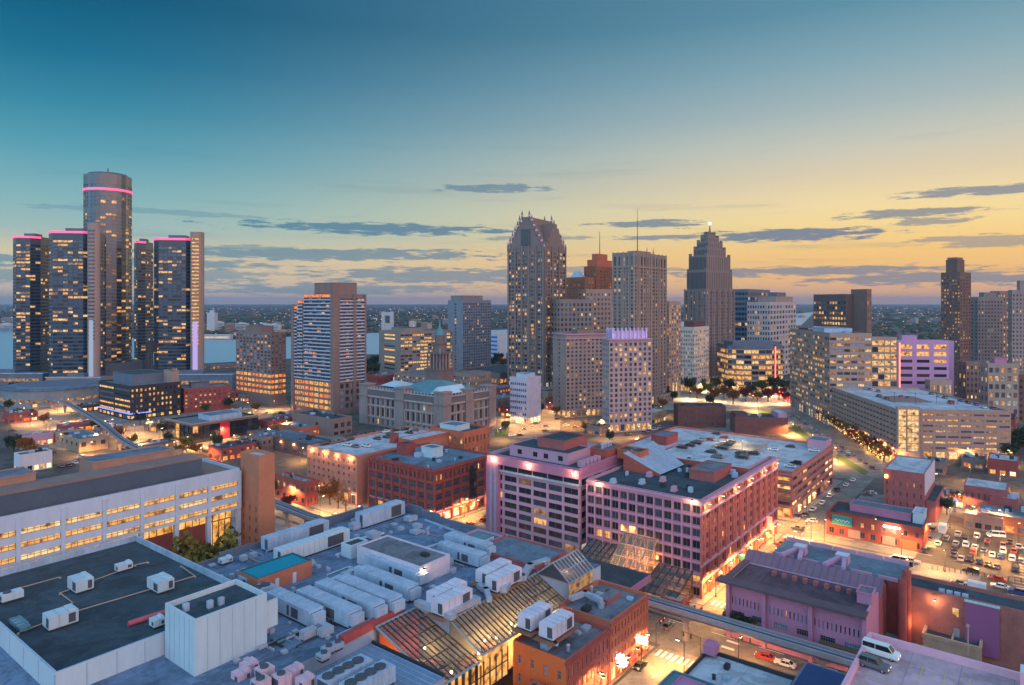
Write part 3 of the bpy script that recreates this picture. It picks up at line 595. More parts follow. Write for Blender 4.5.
b = building('apartment_block', 'lower dark apartment block with orange parking floors left of the balcony tower', 'tower', (271,333), 286, 236, {'L': [(8,0,0),(18,4,9,.85,.55,1,0),(None,12,10,.6,.6,.12,1),(1.5,0,0)], 'R': [(8,0,0),(18,4,4,.85,.55,1,0),(None,12,4,.5,.45,.05,1),(1.5,0,0)]}, BRN, D=560, roof=ROOFD, seed=53, lits=(LIT_O,LIT_A), dark=(GLP,GL3,GL2))
pent(b,.1,.9,.3,.75,6,[BRN,ROOFD])
x, D = G(236,375); e = thing('water_tank', 'black roof water tank on legs left of the dark apartment block', 'tank', (x-18, 640, 0)); mb = MB()
MB().cyl(0,0,38,47,5,5,14).cyl(0,0,47,49.5,5.3,.4,14).build('tank', DKM, e)
for k in range(4): a = math.pi/4+k*math.pi/2; mb.tube((4.5*math.cos(a),4.5*math.sin(a),0),(4*math.cos(a),4*math.sin(a),38),.5)
mb.build('leg_frame', DKM, e)

# ================================================================ old county building with its tower
b = building('county_building', 'old sandstone courthouse with teal hipped roof, corner pavilions and spire', 'courthouse', (443.5,397), 494, 361.5, {
    'L': [(6,1,16,.35,.6,.1,1),(7.5,1,16,.42,.75,.12,1),(6,1,16,.42,.72,.1,1),(None,0,0)], 'R': [(6,1,9,.35,.6,.1,1),(7.5,1,9,.42,.75,.12,1),(6,1,9,.42,.72,.15,1),(None,0,0)]}, SAND, D=430, roof=ROOFB, seed=61)
CB = b
SANDL = M('pale_sandstone_trim', (.42,.34,.31), .85, .2, .3); SANDD = M('sooty_mansard', (.15,.12,.125), .85, .25, .3)
for z_, o_, h_ in ((5.6,.6,.6),(13.3,.6,.6),(19.4,1.3,.9),(b.h-.6,.8,.7)): cornice(b, z_, o_, h_, SANDL)
cornice(b, 20.4, .5, b.h-21.2, SANDD, name='attic_band')
bal = MB(); x0,y0 = b.loc(0,0)
for k in range(26): yy = -b.Lb/2+b.Lb*(k+.5)/26; bal.box(x0-.5,yy-.35,b.h+.1,x0+.1,yy+.35,b.h+1.5)
for k in range(16): xx = -b.La/2+b.La*(k+.5)/16; bal.box(xx-.35,y0-.5,b.h+.1,xx+.35,y0+.1,b.h+1.5)
bal.each('baluster', SANDL, b.e)
col_ = MB(); x0,y0 = b.loc(0,0)
for k in range(17): yy = -b.Lb/2+b.Lb*(k+.0)/16; col_.cyl(x0-.5,yy,6.3,13.2,.42,.36,8)
for k in range(10): xx = -b.La/2+b.La*k/9; col_.cyl(xx,y0-.5,6.3,13.2,.42,.36,8)
col_.each('column', SANDL, b.e)
for fa, fb_ in ((0,0),(0,.46),(0,.92),(.9,0),(.42,0)):
    x0,y0 = b.loc(fa,fb_); w1, w2 = (.1*b.La+1, .08*b.Lb+1); mb = MB().box(x0-1.2,y0-1.2,0,x0+w1,y0+w2,b.h+2.2).box(x0-1.8,y0-1.8,b.h+2.2,x0+w1+.6,y0+w2+.6,b.h+3).box(x0-1.8,y0-1.8,19.5,x0+w1+.6,y0+w2+.6,20.3); mb.build('pavilion', SAND, b.e)
def hip(b, a0, a1, c0, c1, z, h, mat, name='hip_roof', ridge='y', inset=.3):
    x0,y0 = b.loc(a0,c0); x1,y1 = b.loc(a1,c1); mb = MB()
    if ridge == 'y': r0, r1 = ((x0+x1)/2, y0+(y1-y0)*inset, z+h), ((x0+x1)/2, y1-(y1-y0)*inset, z+h); mb.poly([(x0,y0,z),(x1,y0,z),r0]); mb.poly([(x1,y1,z),(x0,y1,z),r1]); mb.poly([(x0,y1,z),(x0,y0,z),r0,r1]); mb.poly([(x1,y0,z),(x1,y1,z),r1,r0])
    else: r0, r1 = (x0+(x1-x0)*inset,(y0+y1)/2,z+h), (x1-(x1-x0)*inset,(y0+y1)/2,z+h); mb.poly([(x0,y0,z),(x1,y0,z),r1,r0]); mb.poly([(x1,y1,z),(x0,y1,z),r0,r1]); mb.poly([(x0,y1,z),(x0,y0,z),r0]); mb.poly([(x1,y0,z),(x1,y1,z),r1])
    return mb.build(name, mat, b.e)
hip(b,.1,.9,.12,.62,b.h-.2,7,COPR); hip(b,.02,.5,.02,.16,b.h+1,4.5,METW,'pediment_roof','x',.02); hip(b,.3,.7,.75,.97,b.h,3,METW,'skylight','y',.2)
tx, ty_ = b.loc(.62,.42); tw = MB(); tw.box(tx-7,ty_-7,b.h-1,tx+7,ty_+7,b.h+13); tw.box(tx-7.6,ty_-7.6,b.h+13,tx+7.6,ty_+7.6,b.h+14)
tw.box(tx-4.6,ty_-4.6,b.h+14,tx+4.6,ty_+4.6,b.h+24); tw.box(tx-6.6,ty_-6.6,b.h+24,tx+6.6,ty_+6.6,b.h+25.2); tw.cyl(tx,ty_,b.h+25.2,b.h+31,5.2,4.6,8); tw.cyl(tx,ty_,b.h+31,b.h+32,5.2,5.2,8); tw.cyl(tx,ty_,b.h+32,b.h+37,3.6,3.2,8)
tp = tw.build('tower', M('tower_stone',(.17,.12,.11),.9,.25), b.e); tw = MB()
for s1 in (-1,1):
    for k in range(5): tw.cyl(tx-6+k*3,ty_+s1*6,b.h+14,b.h+24,.55,.5,8); tw.cyl(tx+s1*6,ty_-6+k*3,b.h+14.01,b.h+24,.55,.5,8)
tw.each('tower_column', SAND, tp); MB().cyl(tx,ty_,b.h+37,b.h+42,3.4,1.2,8).cyl(tx,ty_,b.h+42,b.h+48,1.0,.1,8).build('spire', COPR, tp)
for k in range(4): a = k*math.pi/2+.78; MB().cyl(tx+7.6*math.cos(a),ty_+7.6*math.sin(a),b.h+25.2,b.h+28.5,.8,.3,6).build('statue', COPR, tp)
gx_, gy_ = b.loc(.55,.04); MB().cyl(gx_,gy_,b.h,b.h+4,1.7,1.1,8).cyl(gx_,gy_,b.h+4,b.h+5.5,1.0,.2,8).build('statue_group', COPR, b.e)

# ================================================================ downtown, left to right
b = building('office_building', 'beige office slab with glowing ribbon windows behind the courthouse spire', 'office', (400.5,331.5), 454, 379, {'R': [(6,0,0),(None,11,14,.9,.55,.5,1),(2.5,0,0)], 'L': [(6,0,0),(None,10,1,.5,.45,.6,1),(2.5,0,0)]}, BEI, D=770, al=52, seed=71, dark=(GLP,GL2), lits=(LIT_B,LIT_A))
pent(b,.15,.5,.2,.8,4,[BEI,ROOFD])
b = building('annex_building', 'low tan annex with lit windows in front of the beige office slab', 'building', (431,376), 460, 394, {'L': [(None,4,12,.45,.5,.5,1),(1.5,0,0)], 'R': [(None,4,8,.45,.5,.4,1),(1.5,0,0)]}, TAN, D=640, seed=72)
b = building('annex_building', 'pale low annex with many windows right of the courthouse spire', 'building', (470,374), 491, 455, {'L': [(None,4,8,.45,.5,.3,1),(1.5,0,0)], 'R': [(None,4,12,.45,.5,.4,1),(1.5,0,0)]}, BEI, D=600, seed=73)
b = building('convention_hall', 'low wide hall with flat dark roof and lit eaves between grey tower and gothic tower', 'hall', (500,373), 545, 458, {'L': [(None,1,14,.8,.4,.9,0),(3,0,0)], 'R': [(None,1,14,.8,.4,.9,0),(3,0,0)]}, BRN, D=690, roof=ROOFD, seed=74)
b = building('office_tower', 'plain grey blue tower with blank left wall left of the gothic tower', 'tower', (463,300), 491, 448, {'L': [(4,0,0),(None,22,1,.12,.5,.1,0),(3,0,0)], 'R': [(4,0,0),(None,24,16,.6,.6,.06,0),(3,0,0)]}, [M('grey_tower_panel',(.22,.235,.28),.7)], D=800, seed=75, al=42)
pent(b,.05,.75,.1,.9,6,[GREY,ROOFD])
b = building('waterfront_block', 'white block with blue stripes seen by the water right of the grey tower', 'building', (498,334), 506, 490, {'R': [(None,0,0)], 'L': [(None,6,1,.8,.5,0,0),(2,0,0)]}, WHT, D=1000, seed=76, dark=(M('blue_stripe_panel',(.08,.16,.55),.5),))

# gothic crowned tower
D = 640; ST1 = M('granite_cladding', (.215,.16,.145), .7, .15, .1, streak=1)
b = building('gothic_tower', 'gothic crowned granite skyscraper with stepped gables and violet lit pinnacles', 'tower', (544,247), 565.6, 508, {
    'L': [(10,1,6,.6,.7,.9,0),(None,34,11,.7,.6,.34,1),(3,0,0)], 'R': [(10,1,4,.6,.7,.9,0),(None,34,7,.7,.6,.34,1),(3,0,0)]}, ST1, D=D, al=30, roof=ROOFD, seed=81, par=.3)
zc = b.h; top = 88*D/F-55*D/F; La, Lb = b.La, b.Lb
def gable_mass(f0, f1, g0, g1, z0_, z1_): x0,y0 = b.loc(f0,g0); x1,y1 = b.loc(f1,g1); return (x0,y0,z0_,x1,y1,z1_)
cr = MB()
for k, (i_, hh) in enumerate(((.06,5),(.13,10),(.2,15),(.27,20),(.33,25),(.4,29.5))):
    cr.box(*gable_mass(.0, 1.0, i_, 1-i_, zc-(0 if k == 0 else -[5,10,15,20,25,29.5][k-1]), zc+hh), bottom=False)
crown = cr.build('stepped_gable', ST1, b.e); cr = MB()
for k, (i_, hh) in enumerate(((.08,5),(.17,10),(.26,15),(.34,20),(.42,24))): cr.box(*gable_mass(i_, 1-i_, -.004, 1.004, zc+([0,5,10,15,20][k]), zc+hh), bottom=False)
cr.build('stepped_gable', ST1, b.e)
pin = MB(); pl = MB()
for i_, hh in ((0,0),(.06,5),(.13,10),(.2,15),(.27,20),(.33,25),(.4,29.5)):
    for g_ in (i_, 1-i_):
        for f_ in (0, 1.0): x0,y0 = b.loc(f_,g_); pin.cyl(x0,y0,zc+hh-3,zc+hh+3,1.0,.9,6).cyl(x0,y0,zc+hh+3,zc+hh+6.5,.9,.1,6); pl.box(x0-.9,y0-.9,zc+hh+.5,x0+.9,y0+.9,zc+hh+2.2)
pin.each('pinnacle', ST1, b.e); pl.build('violet_lamp', E('violet_lamp',(.6,.2,.6),.35), b.e)
pier = MB()
for k in range(6): x0,y0 = b.loc(0,k/5*.96+.02); pier.box(x0-1.1,y0-.9,0,x0-.02,y0+.9,zc+2)
for k in range(4): x0,y0 = b.loc(k/3*.94+.03,0); pier.box(x0-.9,y0-1.1,0,x0+.9,y0-.02,zc+2)
pier.each('pier', ST1, b.e)
mb = MB(); x0,y0 = b.loc(-.004,.36); _,y1 = b.loc(0,.64); 
for k in range(4): mb.box(x0-.25,y0+k*(y1-y0)/4+.4,zc+2,x0-.02,y0+(k+1)*(y1-y0)/4-.4,zc+18)
mb.each('gable_window', GL1, b.e)

b = building('office_building', 'small white office block with violet roof edge and lit ground floor', 'office', (526.5,378), 541, 510, {'L': [(5,1,6,.8,.7,1,0),(None,6,8,.7,.42,.05,1),(2.5,0,0)], 'R': [(5,1,4,.8,.7,1,0),(None,0,0)]}, M('white_lilac_precast',(.52,.46,.55),.75), D=470, seed=82, lits=(LIT_S,LIT_A)); pent(b,.2,.8,.2,.8,3,[METW,ROOFB])
b = building('hotel_tower', 'plain brown brick apartment tower with bright cornice left of the white crowned tower', 'tower', (566,334), 611, 552.7, {'L': [(6,1,3,.7,.7,.9,0),(None,16,1,.1,.4,.0,0),(3,0,0)], 'R': [(6,1,9,.7,.7,.9,0),(None,18,11,.5,.58,.16,1),(3,0,0)]}, M('hotel_brick',(.36,.235,.20),.85,.2,.12,streak=1), D=498, seed=83, al=68, lits=(LIT_A,LIT_B,LIT_C,LIT_D)); cornice(b,b.h-4,.6,.8,PINKL); cornice(b,b.h-.8,.9,.8,PINKL); pent(b,.35,.75,.3,.7,3.5,[BRN,ROOFD])
b = building('crowned_tower', 'slim stone tower with violet lit ornamental crown', 'tower', (609,339), 652, 602, {'L': [(6,1,3,.7,.7,.8,1),(None,15,4,.45,.5,.2,1),(2,0,0)], 'R': [(6,1,8,.7,.7,.8,1),(None,16,9,.52,.62,.26,1),(2,0,0)]}, M('rosy_stone',(.40,.275,.265),.85,.15,.15,streak=1), D=441, seed=84, al=72, lits=(LIT_A,LIT_A,LIT_B))
CRW = M('violet_crown_stone', (.55,.42,.62), .7, .1); pent(b,.12,.88,.12,.88,5.5,[CRW,ROOFB],'crown'); mb = MB()
for k in range(9): x0,y0 = b.loc(.12+k*.76/8,.1); mb.box(x0-.5,y0-.5,b.rf,x0+.5,y0+.3,b.rf+8)
for k in range(4): x0,y0 = b.loc(.1,.12+k*.76/3); mb.box(x0-.5,y0-.5,b.rf,x0+.3,y0+.5,b.rf+8)
mb.each('crown_finial', CRW, b.e)
for k in range(4): x0,y0 = b.loc(.1+.25*k,.0); pt_light('crown_light', b.e, (x0,y0-1.5,b.h+2), 900, (.55,.3,1), .5)
cornice(b,b.h-.8,.9,.8,PINKL); cornice(b,13,.4,.5,PINKL)
b = building('office_building', 'grey stone block between gothic tower and the brown apartment tower', 'office', (560,299), 592, 551, {'R': [(None,18,8,.5,.55,.15,1),(3,0,0)], 'L': [(None,18,3,.5,.55,.1,1),(3,0,0)]}, GREY, D=640, seed=85, al=60)
b = building('office_building', 'mid height stone block with lit windows left of the tall grey slab tower', 'office', (586,289), 618, 578, {'R': [(None,20,9,.5,.5,.3,1),(3,0,0)], 'L': [(None,20,2,.5,.5,.5,1),(3,0,0)]}, BEI, D=670, seed=86, al=62)
b = building('brick_tower', 'dark orange brick tower with stepped top and mast behind the stone blocks', 'tower', (596,266), 615, 584, {'R': [(None,36,6,.4,.5,.12,1),(4,0,0)], 'L': [(None,36,4,.4,.5,.12,1),(4,0,0)]}, M('orange_brown_brick',(.24,.095,.05),.85,.2,.1,streak=1), D=750, seed=87, lits=(LIT_O,LIT_C))
pent(b,.1,.9,.1,.9,8,[BRKO,DKB],'upper_stage'); pent(b,.25,.75,.25,.75,15,[BRKO,DKB],'upper_stage'); x0,y0 = b.loc(.5,.5); MB().tube((x0,y0,b.h),(x0,y0,b.h+40),.7,.25).build('antenna', DKM, b.e)
b = building('brick_block', 'lower dark orange brick wing of the stepped brick tower', 'tower', (585,277), 598, 566, {'L': [(None,34,8,.4,.5,.1,1),(4,0,0)], 'R': [(None,34,4,.4,.5,.1,1),(4,0,0)]}, M('orange_brown_brick_dim',(.28,.115,.06),.85,.2,.1), D=735, seed=88, lits=(LIT_O,LIT_C)); hip(b,.2,.8,.5,.95,b.h,8,METB,'domed_roof')
b = building('slab_tower', 'tall grey slab tower with vertical piers and a tall roof mast', 'tower', (634,252), 666, 613, {'L': [(8,1,4,.6,.7,.8,0),(None,36,5,.5,.6,.08,1),(9,1,5,.5,.8,.05,0),(2,0,0)], 'R': [(8,1,8,.6,.7,.8,0),(None,36,11,.48,.6,.1,1),(9,1,11,.48,.8,.05,0),(2,0,0)]}, M('grey_buff_brick',(.26,.20,.175),.85,.15,.12,streak=1), D=535, seed=89)
mb = MB()
for k in range(9): x0,y0 = b.loc(k/8,0); mb.box(x0-.45,y0-.6,0,x0+.45,y0-.02,b.h+.5)
for k in range(5): x0,y0 = b.loc(0,k/4); mb.box(x0-.6,y0-.45,0,x0-.02,y0+.45,b.h+.5)
mb.each('pier', BEI, b.e); cornice(b,b.h-12,.7,.7,BEI)
x0,y0 = b.loc(.35,.4); MB().tube((x0,y0,b.rf),(x0,y0,b.rf+38),.45,.12).build('antenna', DKM, b.e); pent(b,.3,.7,.3,.8,3,[GREY,ROOFD])
for k in range(6): x0,y0 = b.loc(.55+.07*k,.3+.08*(k % 3)); MB().tube((x0,y0,b.rf),(x0,y0,b.rf+4+2*(k % 3)),.25,.1).build('antenna', DKM, b.e)
b = building('office_building', 'warmly lit arcaded block between the grey slab tower and white lit block', 'office', (669,301), 681, 660, {'R': [(14,1,4,.6,.8,1,0),(None,20,5,.5,.6,.6,1),(3,0,0)], 'L': [(14,1,3,.6,.8,1,0),(None,20,4,.5,.6,.5,1),(3,0,0)]}, TAN, D=600, seed=90, lits=(LIT_A,LIT_B,LIT_C,LIT_D)); 
b = building('bank_building', 'pale gridded block with floodlit front at the foot of the tall stepped tower', 'office', (694,327), 709, 680.5, {'R': [(7,1,6,.7,.8,1,0),(None,13,8,.5,.5,.4,1),(2.5,0,0)], 'L': [(7,1,6,.7,.8,1,0),(None,13,8,.5,.5,.35,1),(2.5,0,0)]}, M('pale_limestone',(.55,.48,.42),.8,.1,.15), D=640, seed=91, lits=(LIT_B,LIT_A)); pent(b,.15,.9,.2,.9,5,[M('dark_red_metal',(.14,.05,.05),.6),ROOFD])

# stepped art deco tower with orb
D = 700; AD = M('art_deco_limestone', (.215,.165,.15), .8, .15, .1, streak=1)
b = building('art_deco_tower', 'tall stepped stone tower with red mast and glowing orb on top', 'tower', (706,290), 734, 685, {'R': [(8,1,6,.6,.7,.8,0),(None,26,10,.42,.6,.06,1),(1,0,0)], 'L': [(8,1,5,.6,.7,.8,0),(None,26,8,.42,.6,.06,1),(1,0,0)]}, AD, D=D, seed=92, al=48, par=.2)
zb = b.h; lv = [(.035,20),(.075,36),(.17,44),(.235,51),(.31,56.5),(.38,60)]; pz = 0
for i_, hh in lv:
    x0,y0 = b.loc(i_,i_); x1,y1 = b.loc(1-i_,1-i_); o = MB().box(x0,y0,zb+pz-.4,x1,y1,zb+hh,bottom=False).build('setback_stage', AD, b.e); mb = MB(); n_ = max(2,int((x1-x0)/3.4))
    for q_ in range(n_):
        xx = x0+(q_+.5)*(x1-x0)/n_; mb.box(xx-.45,y0-.12,zb+pz+1.5,xx+.45,y0-.01,zb+hh-1.5); yy = y0+(q_+.5)*(y1-y0)/n_; mb.box(x0-.12,yy-.45,zb+pz+1.5,x0-.01,yy+.45,zb+hh-1.5)
    mb.build('window_strip', GL2, o); t_ = MB()
    for c0 in (0,1):
        for c1 in (0,1): t_.box([x0,x1-2.5][c0],[y0,y1-2.5][c1],zb+hh,[x0+2.5,x1][c0],[y0+2.5,y1][c1],zb+hh+2.5)
    t_.each('corner_block', AD, o); pz = hh
x0,y0 = b.loc(.5,.5); MB().tube((x0,y0,zb+60),(x0,y0,zb+70),1.3,.4,8).build('mast', M('red_steel',(.4,.08,.05),.6), b.e)
mb = MB(); 
for k in range(6): a0, a1 = -math.pi/2+k*math.pi/6, -math.pi/2+(k+1)*math.pi/6; mb.cyl(x0,y0,zb+71.5+1.6*math.sin(a0),zb+71.5+1.6*math.sin(a1),max(.05,1.6*math.cos(a0)),max(.05,1.6*math.cos(a1)),10)
mb.build('orb', E('orb_glow',(1,.92,.85),3), b.e)
mb = MB()
for k in range(6): x0,y0 = b.loc(0,k/5); mb.box(x0-.9,y0-.8,0,x0-.02,y0+.8,zb+1.2); x0,y0 = b.loc(k/5,0); mb.box(x0-.8,y0-.9,0,x0+.8,y0-.02,zb+1.2)
mb.each('pier', AD, b.e)

b = building('office_building', 'dark glass office slab just right of the stepped stone tower', 'office', (748,289), 770, 728, {'R': [(None,16,10,.9,.55,.18,0),(2.5,0,0)], 'L': [(None,16,6,.9,.55,.18,0),(2.5,0,0)]}, SLT, D=820, seed=93, dark=(GL3,GL2))
b = building('office_building', 'pale stone office block with setback top right of the dark glass slab', 'office', (770,302), 796, 747, {'R': [(None,14,9,.6,.55,.25,1),(2.5,0,0)], 'L': [(None,14,9,.6,.55,.35,1),(2.5,0,0)]}, M('pale_grey_stone',(.44,.40,.40),.8,.12,.15), D=750, seed=94, lits=(LIT_A,LIT_C)); pent(b,.3,.95,.1,.9,7,[BEI,ROOFD],'upper_stage'); pent(b,.5,.85,.3,.7,12,[SLT,ROOFD])
# rounded glass office by the plaza
D = 640; x0, x1 = (733-CX)/F*D, (790-CX)/F*D; h = H-(346-HY)*D/F; w = x1-x0
pl_ = [(-w/2,-4)]+[(-w/2+w*k/8, -4-9*math.sin(math.pi*k/8)**.7) for k in range(1,8)]+[(w/2,-4),(w/2,30),(-w/2,30)]
b = tower('curved_office', 'low curved glass office with bright floors and dark roof facing the plaza', 'office', (x0+x1)/2, D+20, 0, pl_, h, lambda i, L: [(5,1,max(1,int(L/4)),.9,.8,.9,0),(None,7,max(1,int(L/3.6)),.94,.62,.6,0),(3.5,0,0,0,0,0,0,1)], [BEI,SLT], roof=ROOFD, seed=95, lits=(LIT_A,LIT_B,LIT_A))
o = MB().box(-w*.4,-3,b.h-.8,w*.45,25,b.h+3).build('penthouse', SLT, b.e)
x, D = G(775,392); e = thing('red_beacon_mast', 'tall slim red lit mast at the plaza edge', 'mast', (x, D, 0)); MB().box(-.8,-.8,0,.8,.8,44).build('mast', DKM, e); MB().box(-.55,-1.1,8,.55,-.83,43).build('light_strip', E('red_strip',(1,.16,.06),2.5), e)
b = building('office_block', 'dark brown office block with lit rows on the river side of the skyline', 'office', (846,294), 853, 813.5, {'L': [(4,0,0),(None,12,12,.7,.5,.6,0),(8,0,0)], 'R': [(None,0,0)]}, DKB, D=900, seed=96, al=75)
b = building('slab_block', 'plain brown slab beside the dark lit office block', 'office', (867,289), 871.5, 851, {'L': [(None,0,0)], 'R': [(None,10,2,.4,.4,.1,0),(3,0,0)]}, M('brown_brick_slab',(.24,.13,.10),.85,.12,.1), D=880, seed=97, al=75)

# wide precast headquarters and lavender block
b = building('headquarters_building', 'wide tan precast office with many lit ribbon windows beside the boulevard', 'office', (829.6,333), 872, 790, {'R': [(7,1,6,.6,.75,.4,0),(None,14,6,.84,.48,.5,3),(2,0,0)], 'L': [(7,1,16,.6,.75,.6,0),(None,14,18,.82,.48,.55,3),(2,0,0)]}, M('rosy_brown_precast',(.38,.24,.19),.85,.14,.12,streak=1), D=464, al=95.9, seed=98, lits=(LIT_A,LIT_B,LIT_C,LIT_W,LIT_D), dark=(GL2,GL1,GLP), roof=ROOFB); clutter(b,16,21,smin=2,smax=6); pent(b,.2,.9,.3,.6,3,[METB,ROOFB],'plant_room'); HQ = b
b = building('glass_link', 'brightly lit glass bay joining the tan and lavender offices', 'office', (872,337), 897, 868, {'R': [(8,0,0),(None,11,4,.92,.75,.8,3),(1.5,0,0)], 'L': [(None,0,0)]}, TAN, D=466, al=95.9, seed=99, lits=(LIT_B,LIT_A), roof=ROOFB)
b = building('office_building', 'lavender office block with dark ribbon windows and lit top floors', 'office', (954,341), -14, 944, {'L': [(None,0,0)], 'R': [(None,10,3,.5,.6,.6,0),(2,0,0)]}, LAV, D=510, al=20, seed=100)  # walls carry one even lavender colour
bx = building('office_building', 'lavender panelled office with long dark window slots right of the glass bay', 'office', (897.5,340), 949, 893, {'R': [(9,0,0),(36,7,3,.74,.42,.04,0),(10.5,2,3,.74,.6,1,0),(None,0,0)], 'L': [(None,0,0)]}, LAV, D=492, al=95.9, seed=101, lits=(LIT_A,), dark=(GL1,M('slot_glass',(.05,.03,.05),.3)), roof=ROOFB); pent(bx,.1,.4,.2,.8,4,[LAV,ROOFB])
x0,y0 = bx.loc(.0,0); MB().box(x0+1,y0-.5,4,x0+1.8,y0-.03,bx.h-2).build('light_strip', E('orange_strip',(1,.3,.12),1.6), bx.e)
b = building('pavilion_building', 'small lit stone pavilion in front of the lavender office', 'building', (930,380), 952, 925, {'R': [(None,3,7,.5,.6,.8,1),(1.4,0,0)], 'L': [(None,3,3,.5,.6,.5,1),(1.4,0,0)]}, TAN, D=471, al=88, seed=102, roof=ROOFG)
# right skyline
b = building('art_deco_tower', 'slender dark brown tower with many lit windows and narrow top', 'tower', (960,272), 971, 941, {'L': [(None,38,7,.45,.5,.42,1),(3,0,0)], 'R': [(None,38,4,.4,.5,.25,1),(3,0,0)]}, DKB, D=600, al=55, seed=103, lits=(LIT_A,LIT_A,LIT_C,LIT_D)); pent(b,.1,.75,.2,.8,12,[DKB,ROOFD],'upper_stage'); pent(b,.15,.7,.25,.75,14,[BRN,ROOFD],'upper_stage')
b = building('office_tower', 'grey beige slab tower right of the slender brown tower', 'tower', (978,297), 1003, 970, {'R': [(None,26,8,.45,.55,.06,1),(3,0,0)], 'L': [(None,26,2,.4,.5,.05,1),(3,0,0)]}, GREY, D=640, al=88, seed=104); pent(b,.3,.8,.2,.8,5,[GREY,ROOFD])
b = building('office_tower', 'brown tower with lit window column behind the grey beige slab', 'tower', (1000,291), 1012, 990, {'R': [(None,26,4,.5,.5,.5,1),(3,0,0)], 'L': [(None,26,4,.45,.5,.1,1),(3,0,0)]}, BRN, D=690, al=70, seed=105)
b = building('office_tower', 'stone tower cut off by the right edge of the view', 'tower', (1012,290), 1040, 1008, {'R': [(None,26,8,.45,.55,.06,1),(3,0,0)], 'L': [(None,26,2,.4,.5,.05,1),(3,0,0)]}, GREY, D=600, al=88, seed=106); pent(b,.3,.9,.1,.9,9,[GREY,ROOFD],'upper_stage')
b = building('theater_block', 'brown brick block with amber street glow below the slender brown tower', 'building', (966,362), 990, 958, {'R': [(5,1,6,.8,.8,1,0),(None,7,6,.4,.5,.3,1),(2,0,0)], 'L': [(None,6,2,.4,.5,.2,1),(2,0,0)]}, BRN, D=525, al=92, seed=107, lits=(LIT_A,LIT_S))
b = building('loft_building', 'tan loft block with tall lit windows near the right edge', 'building', (988,363), 1018.5, 980, {'R': [(5,1,5,.8,.8,1,0),(None,6,5,.62,.6,.6,4),(2,0,0)], 'L': [(None,6,2,.4,.5,.2,1),(2,0,0)]}, TAN, D=480, al=97, seed=108, lits=(LIT_A,LIT_B,LIT_C,LIT_W,LIT_D)); pent(b,.3,.7,.3,.7,4,[MAUV,ROOFB]); clutter(b,5,23)
b = building('loft_building', 'dark brick block cut by the right edge below the stone tower', 'building', (1018.5,375), 1050, 1012, {'R': [(None,7,6,.5,.5,.25,1),(2,0,0)], 'L': [(None,0,0)]}, DKB, D=485, al=97, seed=109)
# filler blocks seen in the gaps behind the first row
for (px, py, Dd, R_, L_, h_lab, mt, sd) in ((660,395,560,-26,-18,'low stone block at the foot of the grey slab tower',BEI,1),(540,398,580,-30,-20,'low brown block below the gothic tower',BRN,2),(560,408,530,-20,-14,'low brick shop block left of the brown apartment tower',BRK2,3),
        (500,388,600,-26,-18,'low dark brick block beside the small white office',BRK2,4),(800,350,900,-40,-30,'grey block behind the curved glass office',GREY,5),(370,392,600,-30,-24,'low brown block between the courthouse and balcony tower',BRN,6),
        (250,392,640,-30,-20,'low brick warehouse on the waterfront left of the dark apartment block',BRK2,7),(212,366,860,-40,-24,'low brown shed on the near bank of the river',BRN,8),(1015,420,400,-30,-16,'low brick building behind the right end of the big garage',BRK2,9),(640,412,480,-22,-16,'low block between crowned tower and plaza',GREY,10)):
    b = building('low_building', h_lab, 'building', (px,py), R_, L_, {'R': [(None,2,7,.5,.5,.45,1),(1,0,0)], 'L': [(None,2,5,.5,.5,.4,1),(1,0,0)]}, mt, D=Dd, seed=120+sd, roof=ROOFD if sd % 2 else ROOFB) if H-(py-HY)*Dd/F > 4 else building('low_building', h_lab, 'building', (px,HY+(H-9)*F/Dd), R_, L_, {'R': [(None,2,7,.5,.5,.45,1),(1,0,0)], 'L': [(None,2,5,.5,.5,.4,1),(1,0,0)]}, mt, D=Dd, seed=120+sd, roof=ROOFD if sd % 2 else ROOFB)

